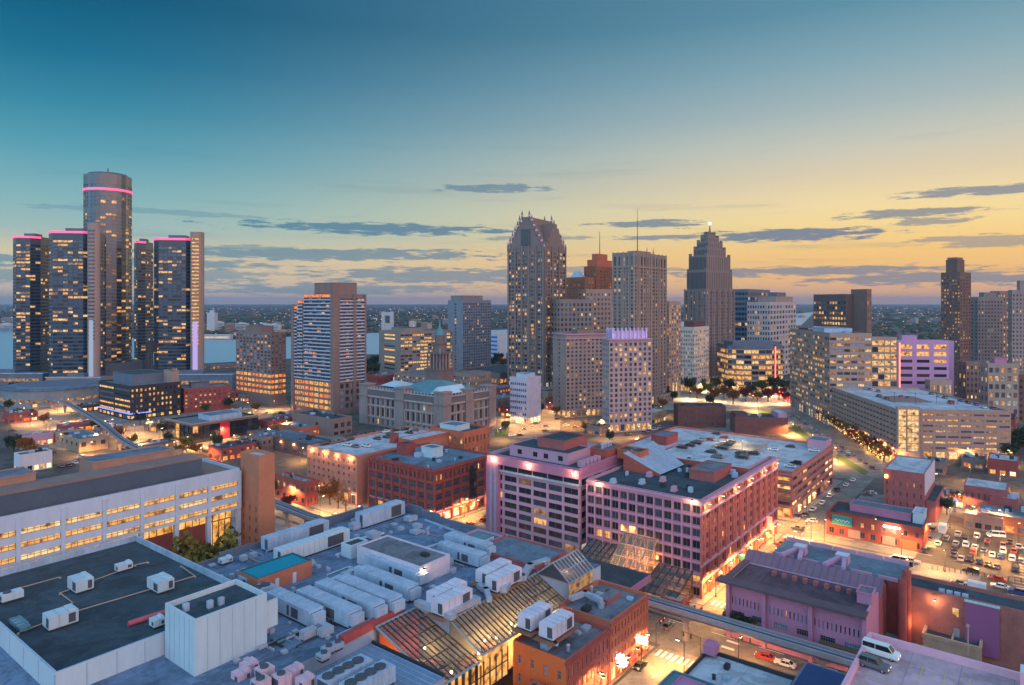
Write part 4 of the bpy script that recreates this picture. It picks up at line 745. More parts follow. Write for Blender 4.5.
# more low blocks that fill the district between the towers
FW = {'brick':BRK2,'tan':BRKT,'grey':GREY,'dark':M('smoked_brick',(.10,.075,.07),.9),'white':WHT,'orange':BRKO,'brown':BRN}; FRF = {'dark':ROOFD,'pale':ROOFL,'blue':ROOFB,'grey':ROOFG}
for k,(px,py,h_,La,Lb,w_,r_,lab) in enumerate((
    (32,408,6,30,14,'tan','dark','tan depot with dark roof beside the bright road at far left'),(8,424,7,18,12,'brick','blue','red brick shop with blue roof cut by the left edge'),(100,436,5,16,10,'grey','pale','grey shed with pale roof under the guideway bend'),
    (150,432,4.5,14,9,'brown','dark','brown hut with dark roof in front of the dark glass office'),(135,458,6,22,11,'dark','blue','dark block with blue roof behind the white office penthouse'),(160,462,5,12,10,'tan','grey','tan block with grey roof behind the white office penthouse'),
    (222,462,7,20,14,'brick','dark','brick garage with dark roof left of the tan stair tower'),(240,455,6,16,12,'dark','grey','dark workshop with grey roof just above the tan stair tower'),(262,452,8,16,14,'brown','blue','brown club annex with blue roof beside the orange lamps'),
    (268,432,7,22,12,'brick','dark','brick hall with dark roof between black hall and brown block'),(296,446,6,14,9,'orange','grey','orange brick shop with grey roof below the dark club'),(212,404,8,24,14,'brick','blue','brick warehouse with blue roof behind the black glass hall'),
    (245,402,6,26,12,'grey','dark','grey market shed with dark roof at the foot of the dark apartment block'),(232,418,5,16,10,'tan','pale','tan pump house with pale roof right of the red banner hall'),(82,412,5,24,10,'dark','grey','dark ticket hall with grey roof inside the guideway loop'),
    (515,418,8,20,14,'brick','dark','brick block with dark roof left of the small white office'),(498,412,10,24,16,'brown','blue','brown block with blue roof by the courthouse end'),(548,402,9,22,16,'tan','dark','tan block with dark roof at the foot of the gothic tower'),
    (535,393,12,24,18,'grey','grey','grey block with grey roof behind the small white office'),(600,436,6,16,10,'brown','dark','brown kiosk row with dark roof before the crowned tower'),(655,424,8,18,12,'tan','pale','tan block with pale roof right of the crowned tower'),
    (690,420,7,16,10,'dark','dark','dark block behind the umber brick block near the plaza'),(972,452,6,22,12,'dark','blue','dark shed with blue roof right of the long garage'),(1005,446,7,20,14,'brick','grey','brick shed with grey roof under trees at the right edge'),
    (985,470,5,18,10,'brown','dark','brown shed with dark roof above the two storey red house'),(1018,478,8,16,12,'brick','pale','brick house with pale roof at the right edge'),(945,475,6,12,10,'brown','grey','brown yard building with grey roof beside the tall warehouse'),
    (350,405,7,16,10,'tan','dark','tan kiosk with dark roof below the balcony tower'),(378,388,12,26,16,'brick','blue','brick block with blue roof left of the courthouse'),(165,398,6,20,10,'grey','dark','grey loading dock behind the red brick office'))):
    b = building('low_building', lab, 'building', None, -La, -Lb, {'R': [(3.2,1,max(2,int(La/4)),.7,.7,.75,1),(None,1 if h_ > 5.5 else 0,max(2,int(La/3)),.45,.5,.25,1),(.8,0,0)], 'L': [(3.2,1,max(2,int(Lb/4)),.6,.65,.5,1),(None,0,0)]}, FW[w_], xy=G(px,py), z1=h_, seed=300+k, roof=FRF[r_], par=.6, lits=(LIT_A,LIT_S,LIT_O,LIT_C)); clutter(b, 5, 400+k, smin=.8, smax=2.2)
# ================================================================ centre blocks
CRT = M('ornate_rose_brick', (.45,.135,.11), .9, .22, .3)
b = building('office_building', 'rose painted loft office with gridded windows and long brick street front', 'office', (701,500), 776, -38.2, {
    'L': [(3.6,1,13,.7,.65,.35,1),(None,7,13,.78,.66,.05,1),(1.3,0,0)],
    'R': [(4.6,1,12,.8,.8,.95,1,1),(1.0,0,0,0,0,0,0,1),(3.2,1,22,.5,.72,.25,2,1),(.9,0,0,0,0,0,0,1),(None,5,22,.46,.62,.06,2,1),(2.4,1,22,.42,.6,.03,1,1),(1.6,0,0,0,0,0,0,1)]}, [PINK,CRT], D=194.6, seed=201, lits=(LIT_S,LIT_A,LIT_A), dark=(GL1,GL1,GL2), roof=ROOFD, coping=PINKL, frame=FRM, maxw=100)
C = b
x0,y0 = b.loc(0,0); x1,y1 = b.loc(1,1)
mb = MB()
for k in range(14): yy = y0+(y1-y0)*k/13; mb.box(x0-.22,yy-.16,0,x0-.003,yy+.16,b.h-1.3)
mb.each('pier', PINKL, b.e)
for k in range(8): z_ = 3.6+k*(b.h-4.9)/7; MB().box(x0-.12,y0,z_-.25,x0-.004,y1,z_+.12).build('sill_course', PINKL, b.e)
mb = MB()
for k in range(12): xx = x0+(x1-x0)*k/11; mb.box(xx-.55,y0-.45,0,xx+.55,y0-.004,b.h-1.6)
mb.each('pilaster', CRT, b.e)
for z_, o_, h_ in ((4.7,.6,.7),(9.2,.6,.5),(b.h-4.4,.7,.5),(b.h-1.2,1.1,.9)): cornice(b, z_, o_, h_, M('cream_terracotta',(.55,.40,.33),.8) if z_ < 5 else PINKL, (0,))
cornice(b, b.h-.9, .5, .6, PINKL, (3,))
for f_ in (.05,.2,.39,.58,.78,.97): xx,_ = b.loc(f_,0); flood(b, xx, y0, b.h-1.6, (0,-1.3), 1500)
for f_ in (.06,.88): _,yy = b.loc(0,f_); flood(b, x0, yy, b.h-.2, (-1.3,0), 1400)
for k in range(8): xx,_ = b.loc(.06+k*.125,0); flood(b, xx, y0, 4.4, (0,-1.0), 420, 'shop_lamp')
mb = MB()
for k, f_ in enumerate((.3,.42,.66,.8)): xx,_ = b.loc(f_,0); a_ = MB(); a_.poly([(xx-2,y0-.5,4.2),(xx+2,y0-.5,4.2),(xx+2,y0-2.4,3.2),(xx-2,y0-2.4,3.2)]); a_.poly([(xx-2,y0-2.4,3.2),(xx+2,y0-2.4,3.2),(xx+2,y0-2.4,2.8),(xx-2,y0-2.4,2.8)]); a_.build('awning', [M('awning_red',(.4,.05,.05),.7),M('awning_green',(.05,.2,.1),.7)][k % 2], b.e)
xx,_ = b.loc(.83,0); MB().box(xx-.25,y0-2.2,5,xx+.25,y0-.5,9.5).build('projecting_sign', E('red_sign_face',(1,.22,.1),1.5), b.e); pt_light('sign_light', b.e, (xx-1,y0-2.5,7), 500, (1,.25,.1))
# roof pieces of the loft office
p = [lpx(b,*q_) for q_ in ((623.4,453,b.h+5),(652.7,441,b.h+5),(684,464.7,b.h-.3),(660.5,474.5,b.h-.3))]; f2 = b.rf
mb = MB(); mb.poly(p[::-1],0); mb.poly([p[0],p[3],(*p[3][:2],f2),(*p[0][:2],f2)],1); mb.poly([p[1],p[0],(*p[0][:2],f2),(*p[1][:2],f2)],1); mb.poly([p[2],p[1],(*p[1][:2],f2),(*p[2][:2],f2)],1)
sh = mb.build('shed_roof', [METG,BRK], b.e); sm = MB()
for k in range(9): q0 = Vector(p[0]).lerp(Vector(p[1]),k/8); q1 = Vector(p[3]).lerp(Vector(p[2]),k/8); sm.bar(q0+Vector((0,0,.08)),q1+Vector((0,0,.08)),.12,.2)
sm.build('roof_seam', METB, sh)
pent(b,.34,.56,.14,.36,3.0,[BRKP,ROOFG],'lift_house'); pent(b,.62,.98,.05,.93,1.4,[PINKL,ROOFL],'raised_deck')
x0_,y0_ = b.loc(.6,.02); MB().box(x0_,y0_,b.rf,x0_+.4,b.loc(0,.97)[1],b.rf+1.6).build('parapet_wall', BRK, b.e)
for i,(fa,fb_) in enumerate(((.1,.3),(.12,.6),(.22,.5),(.55,.12),(.6,.2),(.5,.07),(.26,.66),(.05,.8),(.58,.32))): x_,y_ = b.loc(fa,fb_); MB().box(x_-1.2,y_-.8,b.rf,x_+1.2,y_+.8,b.rf+.5).box(x_-1,y_-.6,b.rf+.5,x_+1,y_+.6,b.rf+1.5).each('roof_vent', METB if i % 2 else PINKL, b.e)
clutter(C, 16, 91, smin=.6, smax=1.6)
# left wing
b = building('office_building', 'tall rose office wing with large dark windows, floodlit fascia and stepped penthouses', 'office', None, -31, -37.6, {
    'L': [(3.5,0,0,0,0,0,0,1),(None,7,6,.86,.66,.05,1),(1.0,0,0),(2.0,1,6,.96,.96,0,0),(3.2,0,0,0,0,0,0,1)], 'R': [(None,8,4,.6,.6,.05,1),(3,0,0,0,0,0,0,1)]}, [PINKL,PINK], xy=gw(-.6,40.6), z1=31.2, seed=202, dark=(GL1,GL2,GL1), roof=ROOFD, coping=PINKL); CL = b
x0,y0 = b.loc(0,0); _,y1 = b.loc(0,1); MB().box(x0-1.4,y1-5,0,x0-.003,y1+.4,b.h-3).build('stair_pier', PINK, b.e)
mb = MB()
for k in range(2): mb.box(x0-1.6,y1-4.2+k*2,.5,x0-1.403,y1-3.3+k*2,b.h-4)
mb.each('stair_glazing', GLP, b.e)
MB().box(x0-1.0,y0-.5,b.h-3.2,x0-.004,y1+.5,b.h-.3).build('fascia', PINK, b.e); MB().box(x0-.9,y0-.3,b.h-5.5,x0-.004,y1,b.h-5.1).build('ledge', METB, b.e)
for f_ in (.03,.52,.93): _,yy = b.loc(0,f_); flood(b, x0-1, yy, b.h-.9, (-1.0,0), 1500)
o = pent(b,.16,.62,.2,.86,3.6,[PINKL,ROOFD]); x2,_ = b.loc(.16,0)
for f_ in (.28,.44,.56,.74): _,yy = b.loc(0,f_); MB().box(x2-.12,yy-.9,b.rf+1.1,x2-.01,yy+.9,b.rf+2.7).build('window', GL1, o)
pent(b,.3,.78,.32,.62,6.6,[BRKP,ROOFD],'lift_house'); pent(b,.62,.95,.02,.22,3.2,[BRK,ROOFG],'plant_house'); pent(b,.66,.9,.25,.5,2.4,[LAV,METB],'plant_house'); pent(b,.8,1.,-.24,.0,3.0,[BRKO,ROOFD],'plant_house')
mb = MB()
for k in range(5): x_,y_ = b.loc(.2+.08*k,.08); mb.box(x_-.9,y_-1,b.rf,x_+.9,y_+1,b.rf+1.9)
mb.each('cooling_unit', PINKL, b.e); mb = MB()
for k in range(4): x_,y_ = b.loc(.72+.06*k,.12); mb.cyl(x_,y_,b.rf+3.2,b.rf+4.6,.5).cyl(x_,y_,b.rf+4.6,b.rf+5,.9,.2)
mb.each('roof_vent', METG, b.e)
# glass atrium against the loft office
e = gthing('glass_atrium', 'glowing sloped glass entrance atrium against the rose loft office', 'atrium', -7.5, 18)
GLR = bpy.data.materials.new('roof_glass'); GLR.use_nodes = True; t_ = GLR.node_tree; t_.nodes.clear()
o1 = t_.nodes.new('ShaderNodeOutputMaterial'); mx = t_.nodes.new('ShaderNodeMixShader'); tr = t_.nodes.new('ShaderNodeBsdfTransparent'); gl = t_.nodes.new('ShaderNodeBsdfPrincipled')
tr.inputs[0].default_value = (.75,.72,.62,1); gl.inputs['Base Color'].default_value = (.13,.14,.15,1); gl.inputs['Roughness'].default_value = .15; mx.inputs[0].default_value = .66
t_.links.new(tr.outputs[0], mx.inputs[1]); t_.links.new(gl.outputs[0], mx.inputs[2]); t_.links.new(mx.outputs[0], o1.inputs[0])
def glass_slope(e, p0, p1, q0, q1, nb, nr, name='glass_roof', bar=DKM, w=.1):
    """glazed slope between top edge p0-p1 and foot q0-q1 with bars on both faces"""
    p0,p1,q0,q1 = map(Vector,(p0,p1,q0,q1)); mb = MB(); mb.poly([p0,p1,q1,q0]); g = mb.build(name, GLR, e); fb_ = MB(); n = (p1-p0).cross(q0-p0).normalized(); n = n if n.z > 0 else -n
    for k in range(nb+1): a_, c_ = p0.lerp(p1,k/nb), q0.lerp(q1,k/nb); fb_.bar(a_+n*.1,c_+n*.1,w,.28)
    for k in range(nr+1): a_, c_ = p0.lerp(q0,k/nr), p1.lerp(q1,k/nr); fb_.bar(a_+n*.07,c_+n*.07,w*.7,.2)
    fb_.build('glazing_bar', bar, g); return g
for y0,y1,zt,zf,xo,nb in ((-16,-5.5,7.5,3.6,-5.5,5),(-5,6,14.5,4.2,-6,5),(6.5,18,9.5,5.2,-5,6)):
    glass_slope(e, (6.8,y0,zt),(6.8,y1,zt),(xo,y0,zf),(xo,y1,zf),nb,4,'glass_roof',BRKT if zt > 10 else DKM,.2); wb = MB(); wb.poly([(xo,y0,0),(xo,y1,0),(xo,y1,zf),(xo,y0,zf)]); g_ = wb.build('glass_wall', LIT_C, e)
    sb = MB(); sb.poly([(xo,y0,0),(6.8,y0,0),(6.8,y0,zt),(xo,y0,zf)]); sb.poly([(6.8,y1,0),(xo,y1,0),(xo,y1,zf),(6.8,y1,zt)]); sb.build('glass_side', GLR, e)
    fl_ = MB(); fl_.box(xo+.2,y0+.2,.2,6.6,y1-.2,.4); fl_.box(xo+2,y0+1,.4,6,y1-1,2.2); fl_.build('atrium_floor', BRKT, e)
    ib = MB()
    for k in range(5): ib.box(6.3,y0+.6+k*(y1-y0-1.4)/4,.4,6.6,y0+.85+k*(y1-y0-1.4)/4,zt-.8).box(6.25,y0+.4,1.8+k*(zt-3)/5,6.62,y1-.4,2.05+k*(zt-3)/5)
    ib.build('inner_frame', M('atrium_inner_frame',(.5,.36,.2),.7), e)
    n_ = 3 if zt > 10 else 1
    for k in range(n_): pt_light('atrium_light', e, (3-2*k,(y0+y1)/2+(k-1)*2,min(zt*.6,6.5)), 1900 if zt > 10 else 350, (1,.5,.13), .4)
b = building('kiosk_building', 'small red brick entrance lodge with pale flat roof at the loft office corner', 'kiosk', None, -5.5, -6, {'L': [(None,1,3,.5,.6,.7,1),(.6,0,0)], 'R': [(None,1,3,.5,.6,.7,1),(.6,0,0)]}, BRK2, xy=gw(-14.5,-.5), z1=4.2, roof=TAN, seed=203, par=.3)

# brick parking garage behind, another with floodlit wall, red loft blocks
b = building('parking_garage', 'brick parking garage with banded open decks and cars on its pale roof', 'garage', (792.4,472), 833, -78, {
    'R': [(4.2,1,9,.75,.8,.9,1),(None,4,9,.86,.42,.5,0),(1.5,0,0)], 'L': [(4.2,1,10,.75,.8,.8,1),(None,4,10,.8,.42,.6,0),(1.5,0,0)]}, CRT, D=266, seed=204, lits=(LIT_A,LIT_C,LIT_S), roof=ROOFL, par=1.1); G1 = b
for k in range(6): cornice(b, 4.4+k*(b.h-5.9)/4, .18, .4, TAN) if k < 5 else None
x0,y0 = b.loc(.42,.32); x1,y1 = b.loc(.75,.56); MB().box(x0,y0,b.rf,x1,y0+.3,b.rf+1.1).box(x0,y1-.3,b.rf,x1,y1,b.rf+1.1).box(x0,y0+.3,b.rf,x0+.3,y1-.3,b.rf+1.1).build('ramp_wall', TAN, b.e); MB().box(x0+.31,y0+.31,b.rf+.01,x1,y1-.31,b.rf+.06).build('ramp_floor', PAVE, b.e)
for fa,fb_ in ((.5,.4),(.68,.5)): x_,y_ = b.loc(fa,fb_); MB().tube((x_,y_,b.rf),(x_,y_,b.rf+4.5),.12).box(x_-.4,y_-.2,b.rf+4.5,x_+.4,y_+.2,b.rf+4.7).build('lamp_post', DKM, b.e); pt_light('deck_light', b.e, (x_,y_,b.rf+4.2), 1400, (1,.75,.4))
pent(b,.84,.99,.01,.11,4,[PINKL,ROOFB],'stair_house'); pent(b,.3,.5,.8,.9,4,[BRK2,ROOFB],'stair_house'); x0,y0 = b.loc(.25,0); _,_ = b.loc(0,0)
for f_ in (.12,.45,.8): xx,_ = b.loc(f_,0); flood(b, xx, b.loc(0,0)[1], 4.2, (0,-1.2), 700, 'shop_lamp')
b = building('parking_garage', 'brick garage with four bright uplights on its left wall and blue grey roof deck', 'garage', (357,456), 458, 307, {
    'L': [(5,1,7,.55,.75,.35,1),(None,5,10,.32,.4,.3,1),(1.5,0,0)], 'R': [(None,0,0)]}, M('salmon_brick',(.48,.19,.13),.9,.2,.3), D=283, seed=205, roof=ROOFL, par=1.1, lits=(LIT_C,LIT_A)); P1 = b
for f_ in (.12,.37,.62,.88): _,yy = b.loc(0,f_); flood(b, b.loc(0,0)[0], yy, b.h-.8, (-1.0,0), 1500)
for f_ in (.05,.45,.7): _,yy = b.loc(0,f_); flood(b, b.loc(0,0)[0], yy, 5, (-1.0,0), 600, 'shop_lamp')
pent(b,.5,.95,.0,.25,2.5,[BRKO,ROOFL],'ramp_house'); pent(b,.48,.53,.3,.38,4,[BRK2,ROOFD],'stair_house')
b = building('loft_building', 'dark red brick loft block with large steel windows and arched top storey', 'building', (434.6,469.5), 492, 369, {
    'L': [(4.5,1,8,.75,.7,.5,3),(None,3,8,.74,.66,.05,4),(3.6,1,16,.45,.62,.15,2),(1.8,0,0)], 'R': [(4.5,1,7,.75,.7,.95,3),(None,3,7,.74,.66,.05,4),(3.6,1,14,.45,.62,.1,2),(1.8,0,0)]}, [BRK2], D=259, seed=206, roof=ROOFB, dark=(GL2,GL1,GL2), frame=FRM, lits=(LIT_S,LIT_A)); P2 = b
x0,y0 = b.loc(0,0); mb = MB()
for k in range(9): yy = y0+b.Lb*k/8; mb.box(x0-.35,yy-.45,0,x0-.003,yy+.45,b.h-1.2)
for k in range(8): xx = x0+b.La*k/7; mb.box(xx-.45,y0-.35,0,xx+.45,y0-.003,b.h-1.2)
mb.each('pilaster', BRK2, b.e); cornice(b,b.h-5.5,.4,.4,BRK); cornice(b,b.h-1.1,.7,.6,BRK2); cornice(b,4.6,.3,.4,PINKL)
pent(b,.45,.62,.42,.6,4,[METW,ROOFB],'plant_room'); pent(b,.35,.5,.75,.9,4.5,[BRK2,ROOFD],'stair_house'); clutter(b,12,31)
for f_ in (.12,.4,.7): xx,_ = b.loc(f_,0); flood(b, xx, y0, 4.4, (0,-1.2), 800, 'shop_lamp')
x_,y_ = b.loc(.62,0); mb = MB(); mb.box(x_-1.5,y_-.5,6,x_+1.5,y_-.4,19)
for k in range(4): mb.box(x_-2.5,y_-1.6,6.5+k*3.6,x_+2.5,y_-.36,6.7+k*3.6).bar((x_-2.2,y_-1,6.7+k*3.6),(x_+2.2,y_-1,10.1+k*3.6),.6,.1)
mb.build('fire_escape', DKM, b.e)
b = building('loft_building', 'red brick corner block with rooftop ducts behind the dark red loft', 'building', (464,432), 490, -22, {'R': [(None,4,7,.4,.5,.3,1),(1.5,0,0)], 'L': [(None,4,6,.4,.5,.2,1),(1.5,0,0)]}, BRKO, D=320, seed=207, roof=ROOFD); pent(b,.1,.6,.3,.8,2.5,[METW,ROOFB],'plant_room'); clutter(b,8,33)
b = building('brick_building', 'low plain dark brick block on the left behind the garage roof', 'building', (678,406), 726, -16, {'R': [(None,3,9,.22,.36,.2,1),(1.2,0,0)], 'L': [(None,0,0)]}, M('umber_brick',(.15,.06,.055),.9,.25,.3), D=462, al=93, seed=208, roof=ROOFD); clutter(b,4,35)
b = building('brick_building', 'low plain dark brick block with pale end gable beside the median', 'building', (735,417), 788, -15, {'L': [(None,0,0)], 'R': [(None,0,0)]}, M('umber_red_brick',(.19,.075,.065),.9,.25,.3), D=440, al=95, seed=209, roof=ROOFD); pent(b,.82,.985,.03,.97,3.4,[PINKL,ROOFL],'gable_wall'); pent(b,.02,.25,.03,.9,2.6,[M('umber_red_wall',(.17,.065,.06),.9),ROOFD]); clutter(b,4,36)
# long tan garage with lit stair tower
b = building('parking_garage', 'long tan precast parking garage with lit glass stair tower along the boulevard', 'garage', (896.7,409), 1011, 831, {
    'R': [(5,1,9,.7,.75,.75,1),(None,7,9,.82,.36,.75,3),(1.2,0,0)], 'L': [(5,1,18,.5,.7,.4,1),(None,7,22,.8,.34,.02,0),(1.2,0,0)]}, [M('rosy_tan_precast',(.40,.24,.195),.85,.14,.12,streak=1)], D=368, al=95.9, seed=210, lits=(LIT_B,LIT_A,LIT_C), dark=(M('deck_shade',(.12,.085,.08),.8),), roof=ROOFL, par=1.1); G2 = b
x0,y0 = b.loc(0,0); st = MB().box(x0-.5,y0-2.2,0,x0+11,y0-.003,b.h+1.5).build('stair_tower', TAN, b.e)
mb = MB(); mb.box(x0+.1,y0-2.5,5,x0+3.6,y0-2.21,b.h); mb.box(x0+4.4,y0-2.5,5,x0+10,y0-2.21,b.h); mb.each('stair_glazing', LIT_B, st); mb = MB()
for k in range(7): mb.box(x0+4.3,y0-2.62,6+k*3,x0+10.1,y0-2.51,6.35+k*3); mb.bar((x0+4.6,y0-2.58,6.4+k*3),(x0+9.8,y0-2.58,8.9+k*3),.3,.1); mb.box(x0+.05,y0-2.62,6+k*3,x0+3.7,y0-2.51,6.3+k*3)
for k in range(4): mb.box(x0+4.3+k*1.9,y0-2.64,5,x0+4.45+k*1.9,y0-2.52,b.h)
mb.build('stair_frame', TAN, st); xa,ya = b.loc(.22,.35); xb,yb = b.loc(.6,.6); MB().box(xa,ya,b.rf+.01,xb,yb,b.rf+.5).build('ramp_wall', BRN, b.e)
for k in range(4): x_,y_ = b.loc(.2+.2*k,.3); MB().tube((x_,y_,b.rf),(x_,y_,b.rf+6),.1).box(x_-.6,y_-.15,b.rf+6,x_+.6,y_+.15,b.rf+6.2).build('lamp_post', DKM, b.e)

# ================================================================ right foreground
b = building('brick_building', 'tall red brick warehouse with pale flat roof and white rendered side', 'warehouse', (924.5,474), 934.5, 883.7, {'L': [(None,4,6,.22,.42,.12,2),(3,0,0)], 'R': [(None,0,0)]}, [BRKP], z1=18.7, seed=221, roof=ROOFL, par=.3)
x1,y0 = b.loc(1,0); x0,_ = b.loc(0,0); MB().box(x0+.3,y0-.14,b.h-8.5,x1,y0-.01,b.h).build('render_panel', M('white_render',(.55,.50,.56),.85), b.e)
pent(b,.05,1.0,-.25,-.01,8,[BRKP,ROOFD],'annex',z=0); _,yy = b.loc(0,.93); MB().cyl(b.loc(0,0)[0]-.35,yy,b.h-3.4,b.h-2.2,.6).build('wall_lamp', E('orange_lamp_disc',(1,.5,.1),6), b.e)
b = building('brick_building', 'two storey red brick house with pale sloping roof behind the car park', 'building', (1007,490.7), -15, 963.5, {'L': [(None,2,7,.3,.5,.15,2),(1.5,0,0)], 'R': [(None,0,0)]}, BRKP, z1=10.6, seed=222, roof=ROOFL, par=.2)
b = building('brick_building', 'long low brick bar building with teal sign and bright wall floodlight', 'building', None, -17, -30.5, {'L': [(3.6,1,9,.5,.6,.1,1),(None,1,9,.3,.5,.12,2),(1.0,0,0)], 'R': [(None,2,4,.3,.4,.2,1)]}, BRK2, xy=gw(81.2,-45), z1=8.2, seed=223, roof=ROOFD); II = b
x0,y0 = b.loc(0,0); _,yt = b.loc(0,.93); o = MB().box(x0-.5,yt-6.5,4.4,x0-.05,yt,7.3).build('sign_board', M('teal_sign_face',(.03,.30,.32),.5), b.e)
mb = MB()
for k in range(14): a_, c_ = yt-.9-k*.34, yt-.9-(k+1)*.34; mb.bar((x0-.56,a_,5.9+.35*math.sin(k*1.7)),(x0-.56,c_,5.9+.35*math.sin((k+1)*1.7)),.12,.22)
mb.build('sign_script', M('sign_white',(.8,.8,.75),.6), o); MB().box(x0-.58,yt-6.6,4.2,x0-.05,yt+.1,4.4).box(x0-.58,yt-6.6,7.3,x0-.05,yt+.1,7.5).build('sign_frame', M('sign_green_edge',(.1,.4,.12),.6), o)
_,yy = b.loc(0,.3); MB().box(x0-1.0,yy-2.6,6.6,x0-.6,yy+2.6,7.1).build('wall_lamp', E('floodlight_bar',(1,.82,.5),16), b.e); pt_light('wall_light', b.e, (x0-1.7,yy,6.2), 2600, (1,.72,.36), .5)
for yy_,w_ in ((-5,4),(-11,5),(6,4)): MB().box(x0-.08,yy_-w_/2,.3,x0-.01,yy_+w_/2,3.2).build('roller_door', M('rusty_door',(.35,.14,.07),.7) if w_ > 4 else TAN, b.e)
pent(b,.5,.92,.15,.8,2.6,[MAUV,M('teal_metal_roof',(.06,.14,.17),.5)],'roof_lounge'); pent(b,.45,.9,.02,.13,3.6,[METW,ROOFL],'stair_house'); pent(b,.1,.3,.5,.9,1.2,[BRK2,ROOFD],'planter_wall')
for (px,py,zz,La,Lb,lab,mt,rf,sd,lit) in ((1003,519,5.5,-12,-12,'small dark steel fronted bar with grey roof beside the car park',BRN,ROOFG,1,.5),(1030,520,6,-14,-16,'orange lit brick shop with blue roof at the right edge',BRKO,ROOFB,2,.3),(1018,500,8,-10,-9,'violet roofed brick block stepped up behind the orange lit shop',BRKP,METB,3,.1),
                              (1005,425,5,-40,-16,'dark low shed roof right of the long tan garage',DKB,ROOFD,4,.1),(975,500,4.5,-9,-14,'blue lit bar front hidden in the yard between two brick houses',SLT,ROOFD,5,.9),(950,497,4,-14,-12,'yard building with lit terrace behind the tall brick warehouse',BRN,ROOFG,6,.9)):
    b = building('bar_building', lab, 'building', (px,py), La, Lb, {'L': [(3,1,4,.7,.7,lit,1),(None,0,0)], 'R': [(None,0,0)]}, mt, z1=zz, seed=230+sd, roof=rf, par=.4, lits=(LIT_A,LIT_S)); clutter(b,4,50+sd)
    if sd in (2,5,6): pt_light('wall_light', b.e, (b.loc(0,0)[0]-1.5,0,3.4), 1100, (1,.5,.18) if sd != 5 else (.2,.5,1))
b = building('brick_building', 'weathered brick wall block with floodlit patch and purple billboard panel', 'building', None, -9, -50, {'L': [(None,0,0)], 'R': [(None,0,0)]}, M('patched_brick',(.33,.12,.10),.9,.3,.3), xy=gw(8.8,-99.6), z1=14, seed=240, roof=ROOFD); MM_ = b
x0,y0 = b.loc(0,0); A_ = lpx(b,963,609,13)[1]; B_ = lpx(b,998,622,13)[1]
o = MB().box(x0-.5,B_,1.5,x0-.02,A_,b.h-.6).build('billboard_panel', M('plum_billboard',(.26,.09,.20),.7,.05), b.e); MB().box(x0-.7,B_-.1,b.h-.6,x0-.02,A_+.1,b.h-.2).build('billboard_lamp_rail', M('pale_teal_rail',(.4,.55,.55),.6), o)
yl = lpx(b,935,600,12)[1]; flood(b, x0, yl, b.h-1.6, (-1.2,0), 750)
for yy_,zz in ((yl-4.2,10),(yl-9,9.2),(yl-4.4,5.2),(yl-9,4.8)): MB().box(x0-.1,yy_-.6,zz-1,x0-.01,yy_+.6,zz+1).build('window', LIT_B if zz == 10 else GLP, b.e)
_,ye = b.loc(0,.99); MB().box(x0-5,yl-9.5,0,x0-.02,yl+2,4.2,0,1).box(x0-5.2,yl-9.7,4.2,x0-4.6,yl+2.2,5.2).box(x0-4.6,yl+1.6,4.2,x0-.02,yl+2.2,5.2).box(x0-4.6,yl-9.7,4.2,x0-.02,yl-9.1,5.2).box(x0-4.6,yl-4,4.2,x0-.02,yl-3.6,4.9).build('annex', [BRKT,ROOFD], b.e)
for k in range(4): x_,y_ = x0+2, yl-6+k*1.6; MB().box(x_-.6,y_-.6,b.rf,x_+.6,y_+.6,b.rf+1.1).each('roof_vent', METB, b.e)
# mauve modern block with gabled roof and the parapeted brick behind it
b = building('office_building', 'mauve concrete office with slit windows and dark overhanging roof beside the guideway', 'office', (865.5,616), -15.7, 727, {
    'L': [(1.4,0,0),(2.4,1,9,.22,.6,.05,2),(1.2,0,0),(2.4,1,6,.6,.6,.1,4),(1.0,0,0),(2.2,1,34,.3,.8,.1,0),(None,0,0)], 'R': [(None,0,0)]}, [MAUV], z1=14, seed=241, roof=M('plum_dark_roof',(.09,.06,.085),.85,.3,.1,seam=3,pond=.25), par=.2, dark=(GL1,GLP,GL2), coping=PINKL); KK = b
x0,y0 = b.loc(0,0); x1,y1 = b.loc(1,1); MB().box(x0-2.4,y0-.3,b.h+.01,x0+1.5,y1+2.2,b.h+.55).box(x0+1.5,y1-.4,b.h+.01,x1,y1+1.2,b.h+.55).build('eave', [M('plum_dark_eave',(.10,.07,.09),.85)], b.e)
mb = MB()
for f_ in (0,.36,.7,.98): _,yy = b.loc(0,f_); mb.box(x0-1.0,yy-.35,0,x0-.01,yy+.55,b.h)
mb.each('pier', MAUV, b.e); mb = MB()
for k in range(9): x_,y_ = b.loc(.72,.1+.08*k); mb.box(x_-.7,y_-.5,b.rf,x_+.7,y_+.5,b.rf+1.0)
mb.each('roof_vent', BRKP, b.e); pent(b,.45,.75,-.0,.1,2.4,[MAUV,ROOFG],'stair_house'); MB().box(x0-1.5,y0+.3,5.6,x0-.02,y0+b.Lb*.3,5.9).build('canopy', M('olive_canopy',(.14,.10,.06),.7), b.e)
e = gthing('gabled_hall', 'long hall with mauve standing seam gable roof behind the mauve office', 'hall', *gi(b.cx, b.cy)); LbK = b.Lb
xa, xb_, zr = b.La/2+.2, b.La/2+10.5, 15.6; yA, yB = -LbK/2, LbK/2+1.5
mb = MB(); mb.box(xa,yA,0,xb_,yB,12.6,0); mb.poly([(xa,yA,12.6),(xb_,yA,12.6),((xa+xb_)/2,yA,zr)]); mb.poly([(xb_,yB,12.6),(xa,yB,12.6),((xa+xb_)/2,yB,zr)]); mb.build('wall', BRKP, e)
mb = MB(); MR = M('mauve_seam_roof',(.19,.11,.155),.6,.12,.2); xm = (xa+xb_)/2
